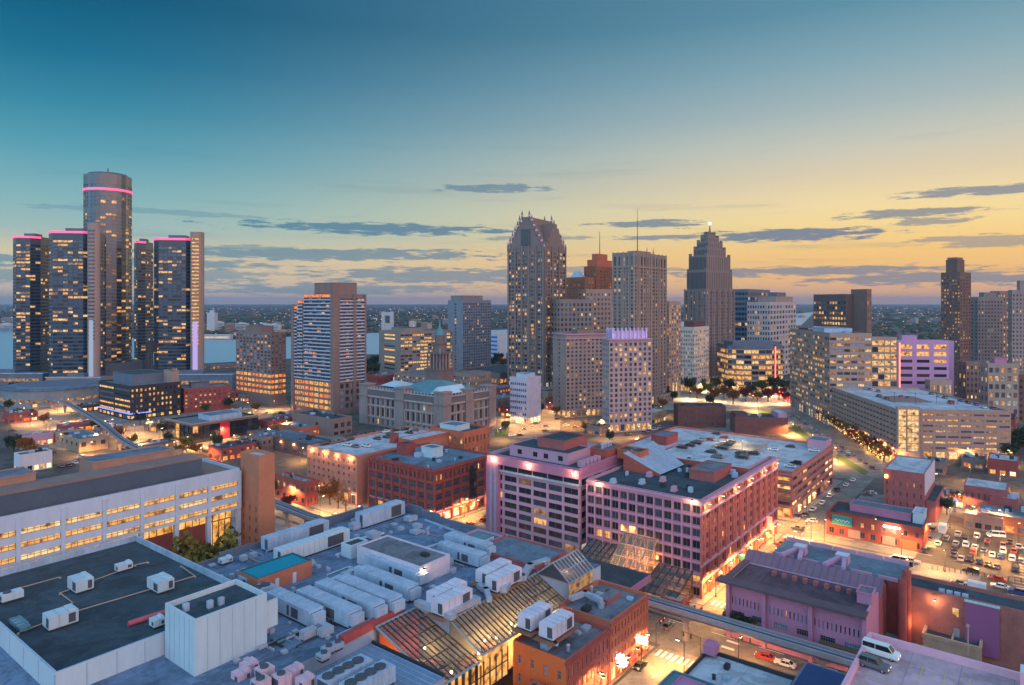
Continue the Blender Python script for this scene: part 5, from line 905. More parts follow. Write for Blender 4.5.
mb.poly([(xa-.4,yA-.3,12.5),(xm,yA-.3,zr+.1),(xm,yB+.3,zr+.1),(xa-.4,yB+.3,12.5)][::-1]); mb.poly([(xm,yA-.3,zr+.1),(xb_+.4,yA-.3,12.5),(xb_+.4,yB+.3,12.5),(xm,yB+.3,zr+.1)][::-1]); rf_ = mb.build('roof', MR, e); mb = MB()
for k in range(20): yy = yA+(yB-yA)*k/19; mb.bar((xa-.3,yy,12.62),(xm,yy,zr+.18),.08,.14)
mb.build('roof_seam', MR, rf_)
e2 = gthing('brick_building', 'brick building with pale blue gravel roof, mauve ducts and white parapets', 'building', *gi(b.cx, b.cy)); mb = MB(); x2, x3 = xb_+.5, xb_+15
mb.box(x2,yA-3,0,x3,yB-4,13.5,0,1).build('wall', [BRK2,ROOFB], e2); mb = MB()
for k in range(5): yy = yA-3+(yB-yA-1)*k/5; mb.box(x2-.2,yy,13.51,x2+.4,yy+5,14.4).box(x3-.4,yy,13.51,x3+.2,yy+6,14.7)
mb.each('parapet', PINKL, e2)
for f_ in (.35,.68):
    yy = yA+(yB-yA)*f_; MB().box(x2+4,yy-1.6,13.51,x2+7,yy+1.6,16,0,1).build('plant_box', [PINKL,METW], e2); MB().bar((x2+4,yy+.8,15),(xm+2,yy+2.6,15.2),1.0,1.0).bar((x2+4,yy-.8,15),(xm+2,yy-2.2,15.2),1.0,1.0).build('duct', M('mauve_duct',(.42,.27,.42),.6), e2)
for k in range(2): MB().cyl(xb_-6+k*2.6,yA-4.4-k*.6,0,17+k*1.5,1.0,.95,14).build('flue', BRK2 if not k else BRK, e2)
pt_light('yard_light', e2, (xb_-4,yA-7,6), 160, (1,.4,.12))
# rooftop car park in the near right corner
PKM = M('pink_parapet',(.66,.36,.45),.8,.1,.2); DKR = M('deck_concrete',(.52,.36,.41),.85,.25,.1,seam=7,pond=.22)
ax, by_ = gi(*G(869,632,26)); e = gthing('parking_deck', 'near rooftop car park with pink parapet in the bottom right corner', 'garage', ax-40, by_-35)
MB().box(-40,-35,0,40,35,24.9,0,1).build('deck', [PKM,DKR], e); MB().box(-40,34.4,24.9,40,35,26.1).box(39.4,-35,24.9,40,34.4,26.1).each('parapet', PKM, e)
mb = MB()
for k in range(6): mb.poly([(36-k*3.2,29,24.93),(36.15-k*3.2,29,24.93),(36.15-k*3.2,34,24.93),(36-k*3.2,34,24.93)])
for k in range(14): mb.poly([(30,26-k*3.2,24.93),(35,26-k*3.2,24.93),(35,26.15-k*3.2,24.93),(30,26.15-k*3.2,24.93)])
mb.build('bay_line', M('yellow_paint',(.6,.45,.12),.7), e); px_, py_ = G(968,655,25); a_, c_ = gi(px_,py_); MB().tube((a_-ax+40,c_-by_+35,24.9),(a_-ax+40,c_-by_+35,30),.1).box(a_-ax+39.2,c_-by_+34.8,30,a_-ax+40.2,c_-by_+35.2,30.2).build('lamp_post', TAN, e)
a_, c_ = gi(*G(1022,680,27)); MB().box(a_-ax+38,c_-by_+31,24.9,a_-ax+41,c_-by_+35.2,29,0,1).build('stair_house', [PKM,METW], e)
# low roofs in front of it
b = building('low_building', 'low building with sunken white roof at the street corner under the guideway', 'building', None, -25, -19.5, {}, BRK2, xy=gw(-62,-36.5), z1=6.2, roof=ROOFL, par=.9, coping=DKM, seed=251); clutter(b,8,61,smin=.6,smax=1.6); o = pent(b,.88,1.0,.86,1.0,1.8,[MAUV,MAUV],'corner_turret',z=b.h)
b = building('low_building', 'low corner shop with teal flat roof and mauve roof unit at the bottom edge', 'building', None, -24, -12.5, {}, SLT, xy=gw(-75,-27.5), z1=6.6, roof=COPR, par=.5, coping=COPR, seed=252); pent(b,.62,.82,.3,.7,2,[MAUV,MAUV],'roof_unit')
b = building('low_building', 'low building with navy blue roof beside the near car park', 'building', None, -27, -15, {}, SLT, xy=gw(-60,-52.2), z1=8, roof=M('navy_roof',(.02,.05,.14),.6,.2,.1), par=.1, seed=253); x_,y_ = b.loc(.62,.5); MB().cyl(x_,y_,b.rf,b.rf+.5,.8,.7).cyl(x_,y_,b.rf+.5,b.rf+.8,1.0,.3).each('roof_vent', METW, b.e)

# ================================================================ white office with brick stair tower (left)
bw = M('white_band_precast',(.46,.535,.645),.7,.12,.1,streak=1); DW = 114.3; xw = (.616*DW-200)/.788
b = building('office_building', 'long white office with three lit ribbon window rows raised on columns', 'office', None, -127.4, -26, {'R': [(9.7,3,13,.9,.46,1,4),(None,0,0)]}, [bw], xy=(xw,DW), z1=32.6, z0=19.9, soffit=True, seed=261, lits=(LIT_A,LIT_A,LIT_B), roof=BRN, par=1.0, maxw=100); W = b
x0,y0 = b.loc(0,0); x1,y1 = b.loc(1,1); mb = MB()
mb.box(x0,y0+5,0,x1,y1,19.88).build('base_wall', BRKP, b.e); g = MB().box(x0,y0+4.8,16.4,x1-.2,y0+4.99,19.7).box(x1-8.5,y0+4.7,3,x1-.3,y0+4.79,16).build('lobby_glazing', LIT_A, b.e); mb = MB()
for k in range(60): xx = x0+k*(x1-x0)/60; mb.box(xx-.08,y0+4.6,16.4,xx+.08,y0+4.79,19.7)
for k in range(5): mb.box(x1-8.5+k*2,y0+4.5,3,x1-8.3+k*2,y0+4.69,16)
mb.box(x1-8.5,y0+4.45,8,x1-.3,y0+4.69,8.3).build('glazing_bar', DKM, g); mb = MB()
for k in range(14): xx = x0+(x1-x0)*k/13; mb.box(xx-.6,y0+.15,0,xx+.6,y0+1.3,19.89)
mb.each('column', bw, b.e); mb = MB()
for k in range(14): xx = x0+(x1-x0)*k/13; mb.box(xx-.5,y0-.25,19.9,xx+.5,y0-.004,b.h-.8)
mb.each('pier', bw, b.e)
MB().box(x0,y0+5,b.rf,x0+(x1-x0)*.925,y0+9,b.rf+5).build('plant_screen', [M('dark_blue_screen',(.07,.10,.14),.6,.15,.1)], b.e); MB().box(x0,y0+4.8,b.rf+5,x0+(x1-x0)*.926,y0+14,b.rf+5.5).build('screen_roof', BRN, b.e)
pent(b,.71,.89,.52,.9,7.4,[M('brown_brick_penthouse',(.36,.2,.15),.9),ROOFB],'penthouse'); pent(b,.3,.6,.52,.9,7.4,[M('brown_brick_penthouse_wall',(.36,.2,.15),.9),ROOFB],'penthouse')
b = building('stair_tower', 'square tan brick stair tower at the end of the long white office', 'tower', (259,456), 274.8, 240.6, {'L': [(2,0,0),(20,6,3,.22,.5,.2,0),(None,0,0)], 'R': [(None,0,0)]}, M('tan_red_brick',(.46,.18,.10),.9,.15,.3), D=211, seed=262, roof=ROOFL)
# ================================================================ casino block and its roofs
a1, b1 = gi(*G(55,673,21.4)); a2, b2 = gi(*G(136,535,21.4))
b = building('casino_building', 'large flat dark roof with pale panel parapet walls in the near left corner', 'building', None, -(a2-a1), -(b2-b1), {}, METW, xy=gw(a1,b1), z1=21.4, roof=ROOFD, par=1.5, coping=METB, seed=271); DR = b
mb = MB()
for k in range(9): xx,yy = b.loc(k/8,0); mb.box(xx-.06,yy-.1,1,xx+.06,yy-.003,b.h-.3); xx,yy = b.loc(0,k/8); mb.box(xx-.1,yy-.06,1,xx-.003,yy+.06,b.h-.3)
mb.build('panel_joint', METB, b.e)
def pipe(b, pts, z, r=.13, mat=None, name='gas_pipe'):
    mb = MB(); q_ = [lpx(b,*p,z) for p in pts]
    for p_, c_ in zip(q_,q_[1:]): mb.tube(p_,c_,r)
    for p_ in q_: mb.box(p_[0]-.2,p_[1]-.2,b.rf,p_[0]+.2,p_[1]+.2,p_[2])
    mb.build(name, mat or M('tan_pipe',(.42,.3,.22),.6), b.e)
zr_ = DR.rf+.35; pipe(b,[(18,633),(67,614),(195,576),(181,566)],zr_); pipe(b,[(67,614),(72,602),(60,593),(135,565),(148,562)],zr_); pipe(b,[(5,592),(60,577)],zr_)
for px,py in ((195,576),): pass
q0, q1 = lpx(b,128,624,DR.rf+.6), lpx(b,165,612,DR.rf+.6); MB().tube(q0,q1,.55,n=10).build('red_pipe', M('red_pipe_paint',(.5,.10,.13),.5), b.e)
M_RUST = M('rust_platform',(.28,.11,.06),.85,.3,.5)
def ac(label, near, zt, La, Lb, zb, kind='box', mat=METB, group=None, name='rooftop_unit', al_off=0.0, cat='air unit'):
    """rooftop air handler with its near top corner at a pixel; La along the street, Lb across"""
    h = zt-zb; a, c = gi(*G(*near, zt)); e = gthing(name, label, cat, a+La/2, c+Lb/2, zb, group); e.rotation_euler.z += al_off
    lx, ly = La/2, Lb/2; mb = MB(); mb.box(-lx,-ly,.5,lx,ly,h); mb.build('casing', mat, e); MB().box(-lx+.2,-ly+.2,0,lx-.2,ly-.2,.5).build('skid', DKM, e)
    mb = MB(); L_, ax_ = (La,0) if La >= Lb else (Lb,1); n = max(2,int(L_/1.6))
    for k in range(1,n):
        t_ = -L_/2+k*L_/n
        if ax_ == 0: mb.box(t_-.05,-ly-.05,.5,t_+.05,-ly-.003,h).box(t_-.06,-ly-.05,h,t_+.06,ly,h+.06)
        else: mb.box(-lx-.05,t_-.05,.5,-lx-.003,t_+.05,h).box(-lx-.05,t_-.06,h,lx,t_+.06,h+.06)
    mb.build('panel_seam', METG, e)
    if 'platform' in (group or ''):
        MB().box(-lx-1.2,-ly-.8,-.05,lx+1.2,ly+.8,.1).build('platform', M_RUST, e)
    rg = random.Random(int(near[0]*7+near[1])); mb = MB()
    if kind == 'long':
        mb.box(-lx-.06,-ly+.25*Lb,.9,-lx-.01,-ly+.4*Lb,h-.7).box(-lx-.06,-ly+.45*Lb,.9,-lx-.01,-ly+.5*Lb,h-.6); mb.box(-lx+.3,-ly-.07,.8,lx-.3,-ly-.06+.05,h-.5)
        mb.each('louvre', LOUV, e); hb = MB(); hb.box(-lx+.25,-ly-1.2,.9,lx-.25,-ly-.08,h-.6); hb.build('intake_hood', mat, e)
        f_ = MB()
        for k in range(3): f_.box(-lx*.6,ly-2.2-k*2.0,h+.01,lx*.6,ly-.9-k*2.0,h+.22)
        f_.each('roof_hatch', METB, e)
    elif kind == 'fan':
        for k in range(max(1,int(L_/2.2))):
            t_ = -L_/2+1.2+k*2.2; xx,yy = (t_,0) if ax_ == 0 else (0,t_); mb.cyl(xx,yy,h,h+.35,min(lx,ly)*.62,n=14)
        mb.box(-lx-.05,-ly+.3,.8,-lx-.01,ly-.3,h-.4); mb.each('fan', LOUV, e)
    else:
        mb.box(-lx-.05,-ly+.2,.8,-lx-.01,-ly+.2+.35*Lb,h-.4).box(lx-.34*La,-ly-.06,.8,lx-.1*La,-ly-.01,h-.4); mb.each('louvre', LOUV, e)
        hb = MB(); hb.box(lx-.30*La,-ly*.8,h,lx-.05*La,ly*.8,h+.3); hb.build('top_hood', mat, e)
    return e
zD = DR.rf
for lab, nr, La, Lb, hh in (('white rooftop unit in the middle of the dark roof, nearest one',(49,618),5.2,3.6,3.0),('white rooftop unit on the dark roof between the nearest and the far ones',(76,582),3.6,5.0,3.0),('white rooftop unit on the dark roof beside the far right parapet',(158,583),3.6,5.4,2.8),
        ('small pale unit on the dark roof near its far edge',(118,566),3.4,2.0,1.9),('small pale fan unit at the left edge of the dark roof',(2,596),4.0,2.4,2.0),('small square unit on the dark roof beside the white tower box',(154,621),2.2,2.2,1.9)):
    ac(lab, nr, zD+hh, La, Lb, zD, 'fan' if 'fan' in lab else 'box', METW)
ac('teal rooftop ducting box at the left edge of the dark roof',(20,628),zD+1.4,1.8,6.5,zD,'box',COPR)
b = building('tower_box', 'white panelled cube rising beside the dark roof', 'building', (194.5,620), 267, 165, {}, M('white_box_panel',(.43,.555,.61),.7,.10,.1,streak=1), z1=27.3, ground=16.0, roof=ROOFD, par=1.0, coping=METW, seed=272); BX = b
mb = MB(); x0,y0 = b.loc(0,0)
for k in range(1,6): xx,yy = b.loc(k/6,k/6); mb.box(xx-.05,y0-.05,1,xx+.05,y0-.003,b.h-.3).box(x0-.05,yy-.05,1,x0-.003,yy+.05,b.h-.3)
mb.build('panel_joint', METB, b.e)
for px,py in ((186,607),(210,604),(221,601)): x_,y_,_ = lpx(b,px,py,27); MB().box(x_-.5,y_-.4,b.rf,x_+.5,y_+.4,b.rf+1.4).each('roof_vent', METB, b.e)
x1,y0 = b.loc(1,0); MB().box(x1,y0+.3,4,x1+2.6,y0+.8,b.h-2).box(x1+.0,y0+.9,5,x1+2.2,y0+5,b.h-4.5).build('side_fin', METW, b.e)
# main lower roof of the casino block
e = gthing('casino_roof_block', 'sprawling low blue grey roof crowded with air units behind the white cube', 'building', -92, 60); mk = lambda pts: [(p[0]+92,p[1]-60) for p in pts]
MB().prism(mk([(-160,33),(-80.5,33),(-80.5,22.6),(-49,22.6),(-49,12.9),(-34,12.9),(-34,94),(-160,94)]),0,17,0,1).build('wall', [MALL,M('mall_roof_membrane',(.135,.20,.30),.85,.35,.08,seam=3.6,pond=.35)], e)
mb = MB(); st_ = [(-101,17.6),(-93,18.6),(-84,18.2),(-78,19.3),(-66,18.4),(-60,19.4),(-45,18.4),(-34,18.4)]
for (q0,z0_),(q1,_) in zip(st_,st_[1:]): mb.box(q0+92,33.5,17,q1+92,34,z0_+.4)
st_ = [(94,18.8),(84,19.6),(78,18.8),(70,18),(52,17.8),(32,17.8)]
for (q0,z0_),(q1,_) in zip(st_,st_[1:]): mb.box(57.5,q1-60,17,58,q0-60,z0_+.4)
mb.each('parapet', SLT, e)
def strip(p0, p1, w, h, z, mat, name): 
    q0, q1 = gi(*G(*p0,z)), gi(*G(*p1,z)); MB().bar((q0[0]+92,q0[1]-60,z),(q1[0]+92,q1[1]-60,z),w,h).build(name, mat, e)
for p0,p1,w,h,mat,nm in (((340,543),(384,533),.5,.5,METW,'roof_pipe'),((284,603),(360,566),.6,.6,METW,'roof_pipe'),((337,637),(398,607),.7,.6,METB,'roof_pipe'),((341,640),(402,609),1.6,1.6,M('red_roof_wall',(.36,.06,.06),.7),'red_wall'),((356,548),(336,555),.5,.5,METW,'roof_pipe'),((400,556),(450,540),.3,.5,METW,'roof_kerb'),((425,520),(480,540),.4,.5,METB,'roof_kerb')): strip(p0,p1,w,h,17.4,mat,nm)
# near right low roof, glass conservatory and gabled glass house
MB().prism(mk([(-160,12),(-93,12),(-93,32.8),(-160,32.8)]),0,14,0,1).build('lower_roof', [MALL,M('seamed_blue_roof',(.17,.25,.37),.6,.2,.15)], e); mb = MB()
for k in range(26): mb.bar((-93.5+92-k*1.4,12.3-60,14.05),(-93.5+92-k*1.4,32.6-60,14.05),.08,.12)
mb.build('roof_seam', METB, e); mb = MB(); mb.box(-1.2,12-60,14,-.7,32.8-60,14.5).build('roof_kerb', DKM, e)
e = gthing('glass_conservatory', 'long glowing glass lean-to roof stepping between the casino roof and brick row', 'conservatory', -72, 22)
glass_slope(e,(-20,10.6,17),(-8.6,10.6,17),(-20,-8,11),(-8.6,-8,11),9,6)
glass_slope(e,(-8.4,.6,17.1),(23,.6,17.1),(-8.4,-8.5,12.6),(23,-8.5,12.6),24,4); MB().bar((-20.2,10.6,17.1),(-8.5,10.6,17.1),.35,.3).bar((-8.5,10.8,17.1),(-8.5,.6,17.2),.35,.3).bar((-20.2,10.6,17.1),(-20.2,-8,11.1),.3,.3).bar((-20.3,-8.1,11.1),(-8.5,-8.1,11.1),.35,.35).bar((-8.5,-8.6,12.6),(23,-8.6,12.6),.3,.3).bar((-8.5,.6,17.2),(23,.6,17.2),.3,.3).bar((-8.5,.6,17.2),(-8.5,-8.5,12.7),.25,.25).build('ridge_frame', M('pale_teal_frame',(.28,.38,.40),.5), e)
mb = MB(); mb.poly([(-8.5,10.6,17),(-8.5,-8,11),(-8.5,-8.4,12.6),(-8.5,.6,17.1)]); mb.build('glass_side', GLR, e); mb = MB(); mb.poly([(-8.4,-8.4,5),(.3,-8.4,5),(.3,-8.4,12.6),(-8.4,-8.4,12.6)]); mb.build('glass_wall', LIT_A, e)
MB().box(-19.8,-7.8,5,22.8,10.4,5.3).build('indoor_floor', BRKT, e); mb = MB()
for k in range(18): rr_ = random.Random(k); xx, yy = rr_.uniform(-18,20), rr_.uniform(-6,8.5); mb.box(xx-1.8,yy-1.2,5.3,xx+1.8,yy+1.2,rr_.uniform(6,8.5))
mb.each('indoor_stall', TAN, e); MB().box(-19.8,9.8,5.3,22.8,10.3,16.8).build('indoor_wall', BRKO, e); mb = MB()
mb.poly([(-19.9,-7.9,5),(-8.5,-7.9,5),(-8.5,-7.9,11),(-19.9,-7.9,11)]); mb.build('glass_wall', LIT_A, e); mb = MB()
for k in range(11): mb.box(-19.9+k*2-.1,-8.55,5,-19.7+k*2,-8.42 if k > 5 else -7.92,11)
mb.box(-19.9,-8.55,8,.3,-8.42,8.2).build('glazing_bar', DKM, e)
r_ = random.Random(4)
for k in range(16):
    xx = -18+k*2.5; yy = r_.uniform(-5,7) if xx < 2 else r_.uniform(-5,-1); zz = r_.uniform(8.5,10.5); MB().cyl(xx,yy,zz,zz+.5,.3,.3,8).build('hanging_lamp', LAMPE, e)
    pt_light('indoor_light', e, (xx,yy,zz-.6), 380, (1,.5,.14), .4)
e = gthing('glass_house', 'small gabled glass rooftop house at the end of the glowing conservatory', 'glass house', -43.5, 17.5)
MB().box(-5.5,-4.6,12,5.5,4.6,17.2).build('wall', BRN, e); MB().box(-5.4,-4.72,14,5.4,-4.61,16.9).build('window_band', LIT_C, e); glass_slope(e,(-5.6,0,21),(5.6,0,21),(-5.6,-4.8,17.2),(5.6,-4.8,17.2),8,2,'glass_roof',METG); glass_slope(e,(-5.6,0,21),(5.6,0,21),(-5.6,4.8,17.2),(5.6,4.8,17.2),8,2,'glass_roof',METG)
mb = MB()
for xx in (-5.4,5.4): mb.poly([(xx,-4.6,17.2),(xx,4.6,17.2),(xx,0,20.9)])
mb.build('gable', GL2, e); pt_light('indoor_light', e, (0,0,18.4), 250, (1,.6,.25))
b = building('roof_pavilion', 'dark flat roofed rooftop block beside the gabled glass house', 'building', None, -13.5, -20, {}, BRKP, xy=gw(-48,23), z1=18.6, ground=16.5, roof=ROOFB, par=.4, seed=273)
b = building('roof_pavilion', 'low mauve edged rooftop terrace with pale skylight left of the dark rooftop block', 'building', None, -11, -10, {}, BRKP, xy=gw(-46,44), z1=18.3, ground=16.5, roof=ROOFB, par=.5, coping=PINKL, seed=274); pent(b,.2,.8,.2,.8,.5,[METW,COPR],'skylight')
# penthouses and air handlers on the casino roof
b = building('roof_penthouse', 'white walled rooftop plant house with grey roof among the long air handlers', 'building', (420,567), 450, 357, {}, M('lilac_white_render',(.55,.50,.58),.7), z1=21.5, ground=16.9, roof=ROOFG, par=.3, seed=275); x0,y0 = b.loc(0,0); flood(b,x0+1,y0,b.h-.6,(-.2,-.6),260); x_,y_ = b.loc(.6,.2); MB().box(x_-.7,y_-1,b.rf,x_+.7,y_+1,b.rf+.8).each('roof_vent', DKM, b.e)
b = building('roof_penthouse', 'orange brick rooftop house with bright teal roof', 'building', (257.6,579), 312, 238.6, {}, M('orange_brick_dark',(.42,.15,.09),.9), z1=21, ground=16.9, roof=M('teal_roof',(.004,.24,.32),.7,.1,.1), par=.25, coping=M('teal_edge',(.01,.10,.13),.6), seed=276); x0,y0 = b.loc(0,0)
for f_ in (.34,.66): xx,_ = b.loc(f_,0); MB().box(xx-.5,y0-.1,.1,xx+.5,y0-.01,2.6).build('door', METW, b.e)
b = building('roof_penthouse', 'small white rooftop cube with dark roof left of the plant house', 'building', (351,546), 368, 341, {}, METW, z1=20.5, ground=16.9, roof=ROOFD, par=.3, seed=277)
for k,(p0,p1) in enumerate((((266,592),(309,612)),((293,591),(348,613)),((315,582),(372,606)),((336,577),(390,600)),((357,567),(407,588)),((365,555),(415.6,573)))):
    q0, q1 = gi(*G(*p0,20.6)), gi(*G(*p1,20.6)); L_ = abs(q0[1]-q1[1]); ac('long pale blue air handler, %s from left in the casino row' % nth(k), p1, 20.6, 3.6, L_, 17, 'long', METB, 'long air handlers in a parallel row')
for k,(p1,L_) in enumerate((((485,546),15),((478.5,556),14.5))): ac('long pale air handler on the casino roof right of the plant house, %s one' % ('farther','nearer')[k], p1, 20.4, 3.4, L_, 17, 'long', METB, 'air handlers right of the plant house')
ac('long air handler standing against the far parapet corner of the casino roof',(363,514.5),21.5,17,3.6,17,'box',METB); ac('long air handler along the left parapet behind the teal roofed house',(268,539),20.8,20,3.4,17,'box',METB); ac('long pale air handler between teal roofed house and small white cube',(281,551),21,22,3.4,17,'box',METW)
ac('small pale unit left of the teal roofed house',(222,560),18.6,3,2,17,'box',METW); ac('square pale unit at the near corner of the teal roofed house',(246,579),20,5,3.4,17,'box',METB); ac('square pale unit between the white cube and the long air handlers',(256,592),20,5,3.6,17,'fan',METB)
for k,(nr,zb,lab) in enumerate((((438,595.5),17.6,'near left'),((443,603),17.6,'near right'),((487,573),17.6,'far left'),((497,580),17.6,'far right'),((531,618),14.2,'on the brick row roof, left'),((553,627),14.2,'on the brick row roof, right'))):
    ac('white boxy air unit, %s of the two pairs by the glass roof' % lab if k < 4 else 'white boxy air unit %s of two beside the orange gable' % lab, nr, zb+3.4, 9.5 if k < 4 else 8, 3.6, zb, 'box', M('lilac_white_unit_%d' % k if 0 else 'lilac_white_casing',(.58,.55,.63),.6), 'white air units on platforms')
for k,(nr,La) in enumerate((((329,683),10),((352,690),10))): ac('white louvred air unit at the bottom edge right of the white cube, %s' % ('farther left','nearer right')[k], nr, 18.4, La, 3.6, 15, 'fan', METB, 'louvred air units at the bottom edge')
PNK = M('pink_unit_casing',(.60,.40,.47),.6)
for k,(px,py) in enumerate(((246,667),(262,672),(238,676),(279,679),(292,672),(258,684),(303,682))): ac('pink condenser, %s from the left under the white cube' % nth(k if k != 2 else 0) if k not in (0,1,2) else 'pink tinted condenser in the cluster under the white cube, %s' % ('beside the wall','topmost of the middle','leftmost of all')[k], (px,py), 18.2+(k % 2)*.8, 2.6, 2.4, 15.2, 'fan' if k % 2 else 'box', PNK, 'pink condensers')
for k,(px,py) in enumerate(((327,650),(336,646),(322,657))): ac('small grey condenser in the yard right of the white cube, %s' % ('middle one','farthest one','nearest one')[k], (px,py), 18.4, 2.0, 2.0, 17, 'fan', METG)
def duct(label, pts, z, w, h, mat=METG):
    x_,y_ = G(*pts[0],z); e = thing('roof_duct', label, 'duct', (x_,y_,z-h/2-.6)); mb = MB(); q_ = [Vector((*G(*p,z),z))-e.location for p in pts]
    for p_,c_ in zip(q_,q_[1:]): d = (c_-p_).normalized()*w/2; mb.bar(p_-d,c_+d,w,h)
    mb.build('duct_run', mat, e); mb = MB()
    for p_ in q_: mb.box(p_.x-.15,p_.y-.15,0,p_.x+.15,p_.y+.15,.7)
    mb.each('support_leg', DKM, e)
duct('silver zigzag duct beside the far end of the glass roof',[(504,589),(510,580),(522,577),(530,566),(546,561)],18.4,1.6,1.3); duct('silver elbow duct running down to the glass roof',[(489,599),(486,590),(480,586)],18.2,1.2,1.1)
duct('pair of flat silver ducts in front of the near white air units',[(419,603),(451,616)],18.2,1.6,1.1); duct('flat silver duct left of the near platform',[(446,613),(474,600)],18.2,2.2,1.2); duct('silver duct snaking over the brick row roof',[(572,598),(585,593),(600,600)],15.0,1.1,1.0); duct('pale duct reaching from the brick row roof to the platform',[(533,628),(556,644)],14,.7,.6,METW)
mb = MB(); rng = random.Random(9)
for k in range(150):
    a_, c_ = rng.uniform(-118,-36), rng.uniform(36,92)
    s_ = rng.uniform(.25,.8); e = None; mb.box(*[v for v in (a_+92-s_,c_-60-s_,17.0,a_+92+s_,c_-60+s_,17+rng.uniform(.3,1.1))])
for k in range(26):
    a_, c_, w_, l_, h_ = rng.uniform(-118,-38)+92, rng.uniform(36,92)-60, rng.uniform(.7,1.6), rng.uniform(.7,1.8), rng.uniform(.9,1.9); mb.box(a_-w_,c_-l_,17.25,a_+w_,c_+l_,17.25+h_)
rb_ = bpy.data.objects.get('casino_roof_block')
for k in range(16):
    a_, c_ = rng.uniform(-112,-45)+92, rng.uniform(36,90)-60; L_ = rng.uniform(5,16); p_ = MB()
    p_.tube((a_,c_,17.35),(a_+(L_ if k % 2 else 0),c_+(0 if k % 2 else L_*.6),17.35),.13); p_.tube((a_,c_,17.35),(a_,c_,17.0),.13); p_.build('pipe_run', (METG,METW,TAN,DKM)[k % 4], rb_)
mb.each('roof_vent', METG, rb_)
for k in range(9):
    q_ = gi(*G(268+k*9,648-k*3.5,17)); mb = MB(); mb.box(q_[0]+92-2,q_[1]-60-.2,17.4,q_[0]+92+2,q_[1]-60+.2,17.8).box(q_[0]+92-.2,q_[1]-60-2,17,q_[0]+92+.2,q_[1]-60+2,17.4).build('pipe_run', (METG,DKM,COPR)[k % 3], rb_)
# brick restaurant row
bd_ = lambda n, lit=.9: [(3.4,1,n//2,.78,.8,lit,1),(.5,0,0),(None,2,n,.36,.62,.12,2),(1.3,0,0)]
b = building('brick_row_building', 'red brick restaurant row house with bright orange painted end gable', 'building', None, -17.3, -13.6, {'R': bd_(10), 'L': [(3,0,0,0,0,0,0,1),(None,2,4,.25,.5,.0,2,1),(1.6,0,0,0,0,0,0,1)]}, [BRK,M('orange_painted_wall',(.78,.15,.035),.8,.1,.2)], xy=gw(-71.5,-1.2), z1=12.5, seed=281, roof=ROOFG, lits=(LIT_S,LIT_A,LIT_O), dark=(GL2,GLP,GL1), frame=FRW); BR = b; cornice(b,b.h-.9,.5,.6,BRK2,(0,)); clutter(b,5,71)
b2_ = building('brick_row_building', 'taller orange red brick restaurant row house nearest the guideway', 'building', None, -18.4, -13.9, {'R': [(3.6,1,6,.78,.8,.95,1),(.5,0,0),(None,3,12,.34,.62,.08,2),(1.2,0,0)], 'L': [(None,0,0)]}, BRKO, xy=gw(-54.1,-1.5), z1=14.0, seed=282, roof=ROOFG, lits=(LIT_S,LIT_O,LIT_A), dark=(GL1,GL2), frame=FRM); cornice(b2_,b2_.h-.8,.5,.5,BRK,(0,)); clutter(b2_,7,72); pent(b2_,.45,.8,.4,.6,1.2,[BRKP,ROOFG],'roof_ridge')
for bb,fs in ((b,(.15,.45,.75)),(b2_,(.1,.35,.6,.85))):
    for f_ in fs: xx,yy = bb.loc(f_,0); flood(bb,xx,yy,4.0,(0,-1.0),520,'shop_lamp')
xx,yy = b2_.loc(.62,0); MB().box(xx-.3,yy-3.2,5.2,xx+.3,yy-.5,6.8).bar((xx,yy,6),(xx,yy-.5,6),.15,.15).build('projecting_sign', E('white_sign_face',(1,.9,.7),2.5), b2_.e)
xx,yy = b2_.loc(.1,0); st_ = MB()
for k in range(5): a_ = k*math.pi/5; st_.bar((xx,yy-1.8-1.5*math.cos(a_),5.2-1.5*math.sin(a_)),(xx,yy-1.8+1.5*math.cos(a_),5.2+1.5*math.sin(a_)),.25,.35)
st_.build('star_sign', E('star_sign_glow',(.95,.95,1),5), b2_.e)
for f_,c_ in ((.25,(.5,.04,.04)),(.45,(.45,.05,.05)),(.8,(.5,.06,.03))): xx,yy = b2_.loc(f_,0); a_ = MB(); a_.poly([(xx-1.3,yy-.02,3.6),(xx+1.3,yy-.02,3.6),(xx+1.3,yy-1.6,2.7),(xx-1.3,yy-1.6,2.7)]); a_.poly([(xx-1.3,yy-1.6,2.7),(xx+1.3,yy-1.6,2.7),(xx+1.3,yy-1.6,2.4),(xx-1.3,yy-1.6,2.4)]); a_.build('awning', M('restaurant_awning',c_,.7), b2_.e)
b = building('hut_building', 'small brick yard hut with dark roof below the orange gable', 'building', None, -6, -6, {}, BRKP, xy=gw(-79.5,-.5), z1=7, roof=ROOFD, par=.2, seed=283); tag(MB().box(-4,-.3,0,4,.3,4).box(-4.1,-.4,4,4.1,.4,4.2).build('yard_wall', BRKP, None, gw(-76,8.5,0), RG), 'red brick yard wall left of the small hut', 'wall')
